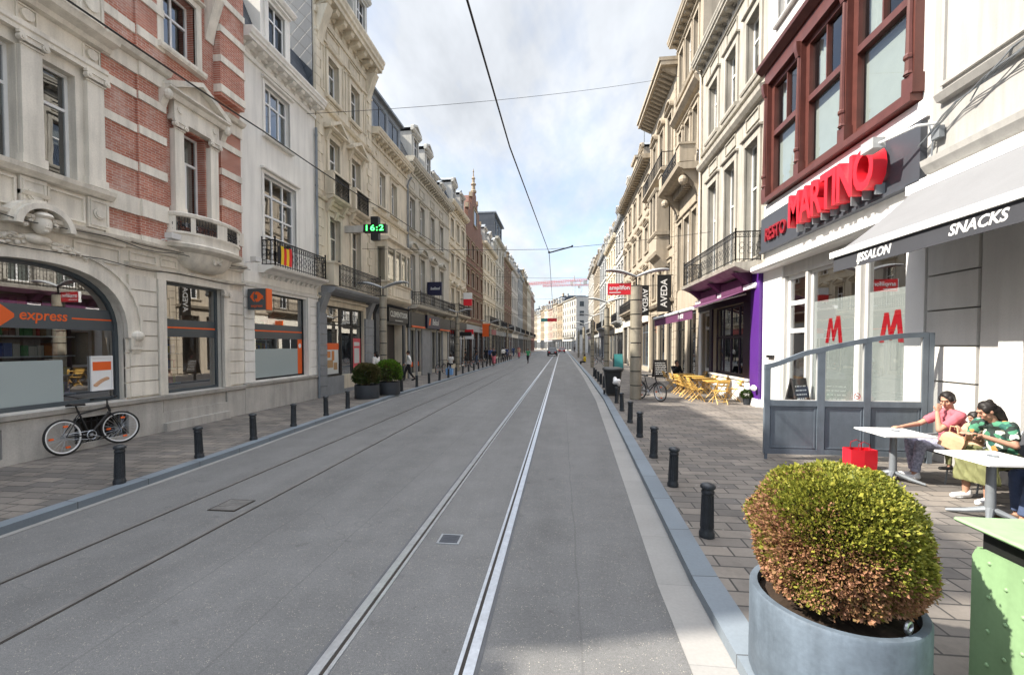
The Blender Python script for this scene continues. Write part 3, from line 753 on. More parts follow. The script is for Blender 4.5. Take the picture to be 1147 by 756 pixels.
    mb.ball(c, .15, .14, .19, 12, 9); mb.ball(c+Vector((-.09, 0, -.27)), .10, .22, .09, 10, 6); mb.ball(c+Vector((.13, 0, -.07)), .02, .05, .015, 6, 4); mb.ball(c+Vector((.05, 0, .13)), .12, .15, .07, 10, 6); mb.ball(c+Vector((.12, 0, -.02)), .035, .025, .05, 6, 5); mb.ball(c+Vector((.07, 0, -.13)), .06, .05, .04, 8, 5)
    for s in (-1, 1): mb.ball(c+Vector((.1, s*.05, .03)), .025, .03, .02, 6, 4)
    for i in range(26):
        t = RNG.uniform(-.2, pi+.2); r = RNG.uniform(.14, .27)
        mb.ball(c+Vector((RNG.uniform(-.06, .05), r*math.cos(t), r*math.sin(t)*.95-.02)), RNG.uniform(.03, .055), None, None, 7, 5)
    for i in range(60):
        s = RNG.choice((-1, 1)); t = RNG.random()**.8
        mb.ball(fr.p(aC+s*(.14+t*.7), 4.04-.20*t+RNG.uniform(-.10, .10)*(1.2-t), .08), RNG.uniform(.04, .08), RNG.uniform(.03, .08), RNG.uniform(.02, .05), 6, 4)
    mb.build('carved_head', M['stone_white'], root, True)
    for z, d, sg in ((3.86, .13, .05), (4.30, .28, .06), (4.37, .22, .03)):
        mb = MB(); mb.tube([fr.p(.9+i*.37, z+sg*math.sin(i*1.1)*abs(math.sin(i*.37)), d) for i in range(31)], .009, 5); mb.build('cable', M['black'], root)
    # plinth
    mb = MB()
    for a0, a1, z0, z1 in ((.8, 5.3, 0, .84), (5.3, 6.3, 0, .22), (5.3, 6.3, .72, .84), (6.3, 7.4, 0, .84), (7.4, 8.47, 0, .22), (7.4, 8.47, .72, .84), (8.47, 9.3, 0, .84), (9.3, 11.3, 0, .55), (11.3, 12, 0, .84)):
        mb.box(fr, a0, a1, z0, z1, -.1, .06)
    mb.box(fr, 9.34, 11.27, .55, .84, -.1, .03); mb.box(fr, 9.3, 11.3, .1, .3, 0, .16)
    mb.extr(fr, [(-.1, .84), (.1, .86), (.12, .95), (-.1, .98)], .8, 12.0)
    mb.build('plinth', M['plinth_stone'], root)
    for k, (a0, a1) in enumerate(((5.3, 6.3), (7.4, 8.47))):
        mb = MB()
        for z in (.32, .62): mb.box(fr, a0, a1, z-.012, z+.012, -.04, -.015)
        for i in range(10):
            a = a0+.06+i*(a1-a0-.1)/9; mb.tube([fr.p(a, .7, -.03), fr.p(a, .42, -.03), fr.p(a, .34, .02), fr.p(a, .26, .03), fr.p(a, .22, -.02)], .012, 5)
        mb.build('cellar_grille', M['iron'], root)
        b = MB(); b.box(fr, a0, a1, .2, .74, -.32, -.3); b.build('cellar_backing', M['interior'], root)
    # arched shop window
    mb = MB(); A, B = arch(-.0), arch(-.07)
    for i in range(n): mb.prism(fr, [A[i], A[i+1], B[i+1], B[i]], -.22, -.15)
    for s in (-1, 1): a = aC+s*hw; mb.box(fr, min(a, a-s*.07), max(a, a-s*.07), .97, 2.32, -.221, -.149)
    mb.box(fr, aC-hw, aC+hw, .97, 1.06, -.222, -.148)
    w = mb.build('shop_window', M['band_grey'], root)
    g = MB(); g.poly([fr.p(a, z, -.19) for a, z in [(aC-hw+.05, 1.0)] + B + [(aC+hw-.05, 1.0)]]); g.build('pane', M['glass_shop'], w)
    def hw_at(z): return hw-.08 if z <= zs else (hw)*(max(0, 1-((z-zs)/rise)**2.5))**.4-.08
    b = MB(); b.prism(fr, [(aC-hw+.06, 2.45), (aC+hw-.06, 2.45), (aC+hw_at(2.88), 2.88), (aC-hw_at(2.88), 2.88)], -.187, -.184); b.build('grey_band', M['band_grey'], w)
    t = MB(); t.box(fr, 7.6, 8.36, 2.655, 2.685, -.183, -.181); t.build('orange_line', M['orange'], w); t = MB(); emblem(t, fr, 6.36, 2.67, .52, -.183, -.178); t.build('emblem', M['orange'], w)
    text('lettering', 'express', .27, M['orange'], (0, 1, 0), (0, 0, 1), fr.p(7.14, 2.69, -.181), w, .002, .004, .12, fit=.76)
    f = MB(); f.box(fr, aC-hw+.06, 7.42, 1.06, 1.86, -.187, -.184); f.build('frosted_film', M['frosted'], w)
    goods_room(root, fr, aC-hw-.3, aC+hw+.3, .9, 3.7, 3.0, -.32)
    pf = MB(); panel(pf, fr2(fr, -.172), 7.9, 8.34, 1.2, 1.92, .03, .03)
    o = pf.build('poster_frame', M['paint_white'], w)
    # plain shop windows
    w = shopbars(root, fr, *w2, frame='band_grey', cols=1, rows=())
    b = MB(); b.box(fr, 9.5, 11.12, 2.35, 2.78, -.143, -.140); b.build('grey_band', M['band_grey'], w)
    b = MB(); b.box(fr, 9.5, 11.12, 2.56, 2.60, -.139, -.136); b.build('orange_line', M['orange'], w)
    goods_room(root, fr, 9.2, 11.5, .9, 3.7, 2.6, -.32)
    shopbars(root, fr, 1.6, 4.6, .97, 3.6, frame='band_grey', cols=2, rows=(.6,)); goods_room(root, fr, 1.4, 4.8, .9, 3.7, 2.6, -.32)
    for a in (7.02, 6.08, 3.4, 2.4):
        window(root, fr, a, a+.6, 5.32, 7.35, 'plastic_white', v=(), h=(.66,), curtain=None if a > 7 else 'blind')
        window(root, fr, a, a+.6, 9.6, 11.4, 'plastic_white', v=(), h=(.66,))
    window(root, fr, 9.95, 10.7, 5.1, 7.5, 'plastic_white', v=(.5,), h=(.7,), curtain='sides', d=-.2)
    window(root, fr, 9.5, 10.45, 9.2, 10.75, 'plastic_white', v=(.5,), h=(.62,), vtop=1, d=-.2)
    # round balcony
    bal = MB(); k = 20; cA, wA, dp = 10.55, 1.05, .62
    def oval(s, z, e=0.): return [fr.p(cA + (wA*s+e)*math.cos(pi*i/k), z, max(0, (dp*s+e)*math.sin(pi*i/k)**.8)) for i in range(k+1)]
    bal.loft([oval(.30, 4.02), oval(.55, 4.1), oval(.74, 4.28), oval(.80, 4.42), oval(.95, 4.46), oval(1.08, 4.5), oval(1.12, 4.58), oval(1.0, 4.62), oval(1.0, 4.80), oval(1.04, 4.83), oval(1.04, 4.88)])
    for z0, z1, s in ((5.22, 5.34, 1.03),): bal.loft([oval(s-.06, z0), oval(s, z0+.02), oval(s+.02, z1-.03), oval(s-.04, z1)])
    for i0, i1 in ((0, 2), (9, 11), (18, 20), (4.6, 5.4), (14.6, 15.4)):
        q = lambda r, z: [fr.p(cA+wA*r*math.cos(pi*(i0+(i1-i0)*j/4)/k), z, dp*r*max(0, math.sin(pi*(i0+(i1-i0)*j/4)/k))**.8) for j in range(5)]
        bal.loft([q(.93, 4.86) + q(1.01, 4.86)[::-1], q(.93, 5.24) + q(1.01, 5.24)[::-1]])
    for i in range(14):
        bal.ball(fr.p(cA+RNG.uniform(-.14, .14), 4.36-abs(i-7)*.012+RNG.uniform(-.08, .05), .47), .045, None, .05, 6, 4)
    o = bal.build('balcony', M['stone_white'], root, True)
    ir = MB()
    for i in range(2*k+1):
        t = pi*i/(2*k); p = fr.p(cA+wA*.97*math.cos(t), 0, dp*.97*max(0, math.sin(t))**.8)
        ir.tube([p+UP*4.86, p+UP*5.24], .010, 4)
        if i % 2: ir.tube([p+UP*(5.05+.05*math.sin(2*pi*j/8))+Vector((0, .05*math.cos(2*pi*j/8), 0)) for j in range(8)], .010, 4, True); ir.tube([p+UP*(4.93+.04*math.sin(2*pi*j/8))+Vector((0, .04*math.cos(2*pi*j/8), 0)) for j in range(8)], .009, 4, True)
    ir.build('railing', M['iron'], o)
    mb = MB(); cornice(mb, fr, .8, 12, 12.4, .7, .6, .6); mb.build('cornice', M['stone_white'], root)
    mansard(root, fr, .8, 12, 13.1, 1.4, 2.0, .0)
L1()
def wallcam(pos, direction, label):
    """small wall spotlight / camera on a bracket"""
    t = thing('wall_floodlight', label, 'floodlight', pos)
    p = Vector(pos); d = Vector(direction)
    mb = MB(); mb.tube([p, p+d*.18], .018, 6); mb.tube([p+d*.18, p+d*.3+UP*.02], .03, 6); mb.build('bracket', M['plastic_white'], t)
    mb = MB(); q = p+d*.34; mb.wbox(q.x-.09, q.x+.09, q.y-.13, q.y+.13, q.z, q.z+.13); o = mb.build('lamp_head', M['panel_grey'], t)
wallcam((-9.38, 9.35, 4.62), (1, 0, 0), 'grey floodlight on the stone ledge just left of the round balcony')
wallcam((-9.38, 12.15, 4.62), (1, 0, 0), 'grey floodlight at the corner between the brick house and the white house')
# ------------------------------------------------------------------ LEFT: white rendered house
def L2():
    fr = LF; root = thing('white_house', 'plain white rendered house with a slate roof right beside the striped brick house', 'house', (-9.4, 14, 0))
    mb = MB(); sw = (12.5, 15.28, 1.04, 3.82)
    o1, o2 = (13.12, 14.4, 8.85, 10.45), (13.02, 14.7, 4.85, 7.58)
    wallgrid(mb, fr, 12, 16, 0, 4.45, [sw], .22, skip_room=True); wallgrid(mb, fr, 12, 16, 4.45, 11.4, [o1, o2], .2)
    shell(mb, fr, 12.0, 16, 0, 11.4)
    mb.build('wall', [M['render_white'], M['interior']], root)
    mb = MB(); rustic(mb, fr, 12.03, 12.46, 1.0, 3.9, .34, .05); rustic(mb, fr, 15.46, 15.97, 1.0, 3.9, .34, .05)
    mb.box(fr, 15.3, 15.44, 1.02, 3.9, -.02, .06)
    mb.extr(fr, [(-.02, 3.9), (.06, 3.92), (.09, 4.02), (-.02, 4.04)], 12.0, 16); mb.box(fr, 12.05, 15.95, 4.06, 4.38, -.02, .03)
    surround(mb, fr, *o1, .1, .035, .1, .12, .14); surround(mb, fr, *o2, .1, .035, .1, 0)
    mb.build('moulding', M['render_white'], root)
    mb = MB(); mb.box(fr, 12.0, 16, 0, .88, -.1, .07); mb.extr(fr, [(-.1, .88), (.1, .9), (.12, .99), (-.1, 1.02)], 12.0, 16); mb.build('plinth', M['plinth_stone'], root)
    w = shopbars(root, fr, *sw, frame='black', cols=1, rows=(), t=.05)
    b = MB(); b.box(fr, 12.57, 15.2, 2.35, 2.82, -.143, -.140); b.build('grey_band', M['band_grey'], w)
    b = MB(); b.box(fr, 12.57, 15.2, 2.58, 2.625, -.139, -.136); b.build('orange_line', M['orange'], w)
    b = MB(); b.box(fr, 12.57, 14.93, 1.1, 2.02, -.143, -.140); b.build('frosted_film', M['frosted'], w)
    b = MB(); b.box(fr, 14.94, 15.2, 1.1, 2.35, -.144, -.141); b.tube([fr.p(15.07, 2.1, -.141), fr.p(15.07, 2.1, -.139)], .09, 14); b.build('orange_poster', M['orange'], w)
    b = MB(); b.tube([fr.p(15.07, 2.12, -.139), fr.p(15.07, 2.12, -.136)], .085, 14); b.build('white_disc', M['paint_white'], w)
    goods_room(root, fr, 12.3, 15.5, .9, 3.9, 2.6, -.3)
    window(root, fr, *o1, 'plastic_white', v=(.333, .667), h=(.68,), vtop=1, d=-.12, t=.06, curtain='sides')
    window(root, fr, *o2, 'plastic_white', v=(.333, .667), h=(.30, .54, .78), vtop=1, d=-.12, t=.06)
    bal = MB(); bal.extr(fr, [(-.02, 4.40), (.2, 4.40), (.3, 4.48), (.5, 4.54), (.54, 4.62), (-.02, 4.66)], 12.7, 15.95)
    for i in range(11): bal.extr(fr, [(-.02, 4.28), (.07, 4.28), (.18, 4.39), (-.02, 4.41)], 12.85+i*.29, 12.97+i*.29)
    o = bal.build('balcony', M['render_white'], root); railing(o, fr, 12.9, 15.85, 4.64, 5.46, .45, 0, 1)
    mb = MB(); cornice(mb, fr, 12.02, 15.98, 10.75, .65, .5, .5); mb.build('cornice', M['render_white'], root)
    mansard(root, fr, 12, 16, 11.4, 1.7, .7, .12, 'slate', top=.15)
    dormer(root, fr, 13.6, 11.42, 1.5, 1.9, .1, mat='render_white', ped=False)
    drain(root, fr, 15.9, .1, 4.3, .12, 'zinc', False); drain(root, fr, 15.93, 5.5, 10.9, .09, 'zinc', False)
L2()
def flag():
    t = thing('flag', 'black yellow and red cloth tied on the iron railing of the white house balcony', 'flag', LF.p(13.25, 4.7, .47))
    for i, (m) in enumerate(('trousers_black', 'flag_yellow', 'flag_red', 'flag_yellow', 'flag_red')):
        mb = MB(); a0 = 12.98+i*.15; n = 6
        f = [(a0+.15*j/n, .485+.012*math.sin(j*1.3+i)) for j in range(n+1)]
        ring = f + [(a, d-.008) for a, d in f][::-1]
        mb.loft([[LF.p(a+.012*math.sin(z*9), z, d) for a, d in ring] for z in (4.72, 4.85, 5.0, 5.15, 5.28+.03*math.sin(i*2))])
        mb.build('stripe', M[m], t)
flag()
# ------------------------------------------------------------------ LEFT: tall cream house
def L3():
    fr = LF; root = thing('cream_house', 'tall cream stone house with pedimented windows, iron balconies and a slate hung side wall', 'house', (-9.4, 18.5, 0))
    mb = MB(); W = ((16.95, 17.8), (18.85, 19.7)); sw = (16.6, 20.0, .85, 3.75)
    ops = [(a, b, z0, z1) for a, b in W for z0, z1 in ((4.75, 7.35), (8.25, 10.5), (12.2, 13.75))]
    wallgrid(mb, fr, 16, 21, 0, 4.1, [sw], .35); wallgrid(mb, fr, 16, 21, 4.1, 16, ops, .26); shell(mb, fr, 16.002, 20.998, 0, 16)
    mb.build('wall', [M['stone_cream'], M['interior']], root)
    mb = MB(); f2 = Fr((-9.4, 15.97, 0), (-1, 0, 0), (0, -1, 0))
    mb.prism(f2, [(.05, 11.3), (8.9, 11.3), (8.9, 17.2), (3.5, 18.6), (1.0, 18.2), (.05, 15.9)], -.02, .03); mb.build('slate_cladding', M['slate_diamond'], root)
    mb = MB()
    quoins(mb, fr, 16.02, .5, 4.6, 14.4, 1); quoins(mb, fr, 20.98, .5, 4.6, 14.4, -1)
    for (a, b) in W:
        surround(mb, fr, a, b, 4.75, 7.35, .16, .06, .2, 0); console(mb, fr, (a+b)/2, 7.3, 7.62, .2, .22)
        surround(mb, fr, a, b, 8.25, 10.5, .16, .07, .2, 0)
        for s in (a-.16, b+.16): console(mb, fr, s, 10.3, 10.75, .24, .15)
        pediment(mb, fr, (a+b)/2, 10.76, b-a+.75, .55, .34)
        surround(mb, fr, a, b, 12.2, 13.75, .15, .06, .22, .14)
        panel(mb, fr, a, b, 11.75, 12.0, .04)
        panel(mb, fr, a-.1, b+.1, 14.3, 14.75, .05)
    for a in (16.55, 18.32, 20.3): panel(mb, fr, a-.14, a+.14, 12.2, 14.0, .045, .05)
    mb.extr(fr, [(-.02, 11.5), (.1, 11.52), (.16, 11.62), (-.02, 11.68)], 16, 21)
    mb.extr(fr, [(-.02, 7.85), (.1, 7.87), (.14, 7.97), (-.02, 8.0)], 16, 21)
    mb.extr(fr, [(-.02, 14.15), (.08, 14.15), (.1, 14.22), (-.02, 14.24)], 16, 21)
    mb.extr(fr, [(-.02, 3.95), (.1, 3.97), (.14, 4.05), (-.02, 4.1)], 16, 21)
    mb.build('moulding', M['stone_cream'], root)
    mb = MB(); rustic(mb, fr, 16.02, 16.56, .1, 3.4, .42, .09, .015); rustic(mb, fr, 20.05, 20.96, .1, 3.4, .42, .09, .015)
    console(mb, fr, 16.3, 3.4, 4.2, .35, .4); console(mb, fr, 20.5, 3.4, 4.2, .35, .4)
    mb.box(fr, 16.6, 18.0, 0, .85, -.1, .04); mb.box(fr, 19.1, 20.0, 0, .85, -.1, .04); mb.box(fr, 18.0, 19.1, 0, .26, -.3, .02)
    mb.build('stone_base', M['stone_blue'], root)
    w = shopbars(root, fr, 16.6, 17.98, .86, 3.74, 'black', cols=1, rows=(.74,), t=.06)
    b = MB(); b.box(fr, 16.7, 17.85, .92, 2.1, -.143, -.138); b.build('poster', M['frosted_pale'], w)
    b = MB(); b.box(fr, 16.68, 17.87, 1.95, 2.22, -.137, -.134); b.build('orange_strip', M['orange'], w)
    b = MB(); g = Fr(fr.o, fr.t, fr.n)
    for i, (a, z, ww, hh) in enumerate(((16.8, 1.62, .4, .26), (17.3, 1.5, .2, .4), (16.85, 1.2, .55, .32), (17.45, 1.1, .3, .3))): b.box(fr, a, a+ww, z, z+hh, -.137, -.133)
    b.build('notices', M['goods'], w)
    door = shopbars(root, fr, 18.02, 19.06, .26, 3.74, 'black', cols=1, rows=(.78,), t=.1, name='shop_door', )
    w = shopbars(root, fr, 19.1, 20.0, .86, 3.74, 'black', cols=1, rows=(.74,), t=.06)
    b = MB(); b.box(fr, 19.17, 19.93, .92, 2.45, -.143, -.138); b.build('pink_poster', M['pink_poster'], w)
    b = MB(); b.box(fr, 19.3, 19.8, 1.3, 2.0, -.137, -.134); b.box(fr, 19.28, 19.82, 2.1, 2.28, -.137, -.134); b.build('poster_print', M['frosted_pale'], w)
    for (a, b) in W:
        window(root, fr, a, b, 4.75, 7.35, 'paint_cream', v=(.5,), h=(.7,), curtain='sides')
        window(root, fr, a, b, 8.25, 10.5, 'paint_white', v=(.5,), h=(.68,), curtain='sides')
        window(root, fr, a, b, 12.2, 13.75, 'paint_white', v=(.5,), h=(.66,), curtain='blind')
        bal = MB(); bal.extr(fr, [(-.02, 7.98), (.2, 7.98), (.38, 8.06), (.42, 8.14), (-.02, 8.16)], a-.3, b+.3)
        for s in (a-.15, b+.15): console(bal, fr, s, 7.5, 7.98, .32, .16); bal.box(fr, s-.17, s-.03, 8.16, 9.0, .02, .38) if s < a else bal.box(fr, s+.03, s+.17, 8.16, 9.0, .02, .38)
        bal.box(fr, a-.32, b+.32, 9.0, 9.08, 0, .41)
        o = bal.build('balcony', M['stone_cream'], root); railing(o, fr, a-.16, b+.16, 8.16, 9.0, .34, 0, 1, sides=False, step=.11)
    bal = MB(); bal.extr(fr, [(-.02, 4.15), (.3, 4.15), (.5, 4.25), (.6, 4.35), (.62, 4.44), (-.02, 4.5)], 16.3, 20.9)
    o = bal.build('balcony', M['stone_blue'], root); railing(o, fr, 16.7, 20.7, 4.5, 5.4, .55, 0, 1, step=.12)
    mb = MB(); mb.box(fr, 16.3, 16.75, 4.5, 5.35, .1, .55); mb.extr(fr, [(.05, 5.35), (.6, 5.35), (.62, 5.42), (.05, 5.45)], 16.25, 16.8); mb.build('balcony_pier', M['stone_cream'], root)
    mb = MB(); cornice(mb, fr, 16.02, 20.98, 14.85, 1.15, .75, .62, .26)
    for a in (16.35, 20.65): console(mb, fr, a, 13.9, 15.2, .5, .4)
    mb.build('cornice', M['stone_cream'], root)
    mansard(root, fr, 16, 21, 16.0, 2.6, .9, .1, 'slate')
    dormer(root, fr, 17.35, 16.02, 1.4, 2.1, .25, mat='dormer_pale'); dormer(root, fr, 19.4, 16.02, 1.4, 2.1, .25, mat='dormer_pale')
    chimney(root, fr, 20.3, 18.6, -3.5)
L3()
# ------------------------------------------------------------------ LEFT: house with the oriel
def L4():
    fr = LF; root = thing('oriel_house', 'grey cream house with a glazed oriel above a black shop front, shaded side', 'house', (-9.4, 23.5, 0))
    mb = MB(); W = ((21.9, 22.65), (23.5, 24.3)); 
    ops = [(a, b, 9.35, 11.1) for a, b in W]
    wallgrid(mb, fr, 21, 26, 0, 4.5, [(21.5, 22.6, .3, 3.3), (22.8, 25.0, .2, 3.3)], .5, room=1.5)
    wallgrid(mb, fr, 21, 26, 4.5, 13.0, ops + [(25.15, 25.7, 5.3, 7.4)], .24); shell(mb, fr, 21.002, 25.998, 0, 13.0)
    mb.build('wall', [M['stone_cream'], M['interior']], root)
    mb = MB()
    for a, b in W: surround(mb, fr, a, b, 9.35, 11.1, .13, .05, .18, .12); panel(mb, fr, a-.1, b+.1, 8.2, 8.75, .04)
    for a in (21.6, 23.0, 24.6): mb.tube([fr.p(a, 11.9, -.02), fr.p(a, 11.9, .05)], .09, 10)
    surround(mb, fr, 25.15, 25.7, 5.3, 7.4, .12, .05, .16, .1)
    mb.extr(fr, [(-.02, 8.85), (.1, 8.87), (.14, 8.97), (-.02, 9.0)], 21, 26); mb.extr(fr, [(-.02, 11.5), (.07, 11.5), (.09, 11.58), (-.02, 11.6)], 21, 26)
    mb.build('moulding', M['stone_cream'], root)
    for a, b in W: window(root, fr, a, b, 9.35, 11.1, 'paint_white', v=(.5,), h=(.68,), curtain='blind')
    window(root, fr, 25.15, 25.7, 5.3, 7.4, 'paint_white', v=(), h=(.68,))
    # oriel
    mb = MB(); D = .62
    mb.box(fr, 21.4, 24.85, 4.55, 5.35, -.02, D); mb.extr(fr, [(-.02, 4.3), (D*.5, 4.32), (D*.95, 4.45), (D+.06, 4.55), (-.02, 4.56)], 21.35, 24.9)
    mb.extr(fr, [(-.02, 5.35), (D+.04, 5.35), (D+.08, 5.42), (-.02, 5.45)], 21.32, 24.93)
    mb.box(fr, 21.4, 24.85, 7.15, 7.45, -.02, D); mb.extr(fr, [(-.02, 7.45), (D+.02, 7.45), (D+.14, 7.55), (D+.14, 7.62), (-.02, 7.72)], 21.3, 24.95)
    panel(mb, fr2(fr, D), 22.1, 24.7, 4.7, 5.25, .03, .05)
    for a in (21.4, 22.5, 23.35, 24.2, 24.73): mb.box(fr, a, a+.12, 5.45, 7.15, D-.12, D)
    mb.box(fr, 21.4, 21.52, 5.45, 7.15, 0, .1)
    for i in range(4): mb.box(fr, 21.55, 21.9, 4.72+i*.13, 4.79+i*.13, D, D+.04)
    o = mb.build('oriel', M['stone_cream'], root)
    g = MB(); g.poly([fr.p(21.5, 5.42, D-.06), fr.p(24.8, 5.42, D-.06), fr.p(24.8, 7.16, D-.06), fr.p(21.5, 7.16, D-.06)]); g.poly([fr.p(21.46, 5.42, .02), fr.p(21.46, 5.42, D-.06), fr.p(21.46, 7.16, D-.06), fr.p(21.46, 7.16, .02)]); g.build('pane', M['glass'], o)
    c = MB()
    for a in (21.65, 22.7, 23.55, 24.35): cur(c, fr, a, a+.6, 5.46, 7.14, D-.2)
    c.build('curtain', M['curtain'], o)
    # black shop front
    mb = MB(); mb.box(fr, 21.4, 22.5, 3.3, 4.2, -.02, .12); mb.box(fr, 25.75, 26.0, 3.2, 4.25, -.02, .2); mb.box(fr, 22.6, 25.6, 3.3, 4.25, -.02, .08)
    mb.extr(fr, [(-.02, 4.2), (.2, 4.22), (.3, 4.28), (-.02, 4.3)], 21.2, 26)
    mb.box(fr, 21.05, 21.45, .1, 4.2, -.02, .16); console(mb, fr, 21.25, 3.4, 4.2, .4, .42); mb.box(fr, 25.05, 25.4, .1, 3.3, -.02, .1)
    mb.build('shop_front', M['shop_dark'], root)
    shopbars(root, fr, 21.5, 22.6, .5, 3.3, 'black', cols=1, rows=())
    d = MB(); d.box(fr, 23.9, 25.0, .2, 3.3, -.5, -.44); d.build('door', M['wood_dark'], root)
    mb = MB(); cornice(mb, fr, 21.02, 26, 12.2, .7, .5, .5); mb.build('cornice', M['stone_cream'], root)
    mb = MB(); wallgrid(mb, fr, 21.25, 25.4, 12.95, 15.0, [(21.6, 23.3, 13.3, 14.7), (23.6, 25.1, 13.3, 14.7)], .1, -.15, skip_room=True); shell(mb, fr, 21.25, 25.4, 12.95, 15.0, 6, -.15)
    mb.box(fr, 21.15, 25.5, 15.0, 15.12, -6, .05)
    o = mb.build('roof_window_box', M['zinc'], root)
    for a0, a1 in ((21.6, 23.3), (23.6, 25.1)): window(o, fr, a0, a1, 13.3, 14.7, 'zinc', 'glass_dark', -.18, h=(), vtop=1, t=.06, name='attic_window')
    drain(root, fr, 25.95, .1, 12.3, .09, 'zinc')
L4()
def L5():
    fr = LF; root = thing('long_house', 'long grey cream house with arched pediments, a continuous iron balcony and two white dormers', 'house', (-9.4, 31, 0))
    mb = MB(); W = [(a, a+.95) for a in (26.45, 28.45, 30.8, 33.2)]
    so = [(26.4, 27.4, .35, 3.1), (27.7, 28.6, .35, 3.1), (31.1, 32.1, .35, 3.1), (32.6, 33.6, .35, 3.1)]
    wallgrid(mb, fr, 26, 36, 0, 4.5, so, .3); wallgrid(mb, fr, 26, 36, 4.5, 13.6, [(a, b, z0, z1) for a, b in W for z0, z1 in ((5.0, 7.85), (9.45, 11.35))], .24); shell(mb, fr, 26.002, 35.998, 0, 13.6)
    mb.build('wall', [M['stone_grey'], M['interior']], root)
    mb = MB()
    for i, (a, b) in enumerate(W):
        surround(mb, fr, a, b, 5.0, 7.85, .14, .05, .2, 0); pediment(mb, fr, (a+b)/2, 8.1, b-a+.6, .42, .24, arch=i < 2)
        surround(mb, fr, a, b, 9.45, 11.35, .13, .05, .18, .12); panel(mb, fr, a, b, 12.0, 12.5, .04)
    mb.extr(fr, [(-.02, 9.0), (.1, 9.02), (.14, 9.12), (-.02, 9.15)], 26, 36); mb.extr(fr, [(-.02, 11.75), (.07, 11.75), (.09, 11.83), (-.02, 11.85)], 26, 36)
    mb.build('moulding', M['stone_grey'], root)
    mb = MB()
    for a in (26.02, 27.42, 28.62, 30.6, 32.12, 33.62, 35.4): mb.box(fr, a, a+.25 if a not in (28.62,) else a+1.9, .1, 3.2, -.02, .08)
    mb.build('shop_pier', M['stone_blue'], root)
    mb = MB(); mb.box(fr, 26.1, 28.9, 3.25, 4.2, -.02, .2); mb.box(fr, 32.3, 35.6, 3.25, 4.2, -.02, .2); mb.build('fascia', M['black'], root)
    mb = MB(); mb.box(fr, 26.2, 28.8, 3.25, 3.36, .2, .24); mb.build('orange_stripe', M['orange'], root); mb = MB(); mb.box(fr, 32.4, 35.5, 3.25, 3.36, .2, .24); mb.build('orange_stripe', M['orange'], root)
    mb = MB(); mb.box(fr, 29.1, 32.2, 3.3, 4.2, -.02, .3); mb.build('sign_panel', M['navy'], root)
    text('lettering', 'Belisol', .6, M['frosted_pale'], (0, 1, 0), (0, 0, 1), fr.p(31.0, 3.75, .31), root, .004, .006, .2)
    mb = MB(); mb.prism(fr, [(29.4, 3.5), (29.7, 3.5), (29.85, 4.0), (29.55, 4.0)], .3, .315); mb.build('sign_mark', M['orange'], root)
    for o_ in so: 
        w = shopbars(root, fr, *o_, 'black', cols=1, rows=())
        b = MB(); b.box(fr, o_[0]+.1, o_[1]-.1, .75, 1.05, -.143, -.139); b.build('window_sticker', M['orange'], w) if o_[0] < 29 else None
    for a, b in W:
        window(root, fr, a, b, 5.0, 7.85, 'paint_white', v=(.5,), h=(.7,), curtain='sides'); window(root, fr, a, b, 9.45, 11.35, 'paint_white', v=(.5,), h=(.68,))
    bal = MB(); bal.extr(fr, [(-.02, 4.4), (.4, 4.42), (.6, 4.5), (.64, 4.62), (-.02, 4.7)], 26.2, 35.9)
    for a in (27, 29.4, 31.8, 34.2): console(bal, fr, a, 4.05, 4.42, .35, .2)
    o = bal.build('balcony', M['stone_grey'], root); railing(o, fr, 26.9, 35.8, 4.68, 5.5, .56, 0, 1, step=.16)
    mb = MB(); cornice(mb, fr, 26, 35.98, 12.85, .75, .55, .42); mb.build('cornice', M['stone_grey'], root)
    mansard(root, fr, 26, 36, 13.6, 2.0, 1.0, .05)
    for a in (27.2, 29.8): dormer(root, fr, a, 13.62, 1.4, 1.75, .15, mat='dormer_pale')
    for a in (32.3, 34.4): dormer(root, fr, a, 13.62, 1.1, 1.1, -.1, mat='dormer_pale', ped=False)
L5()
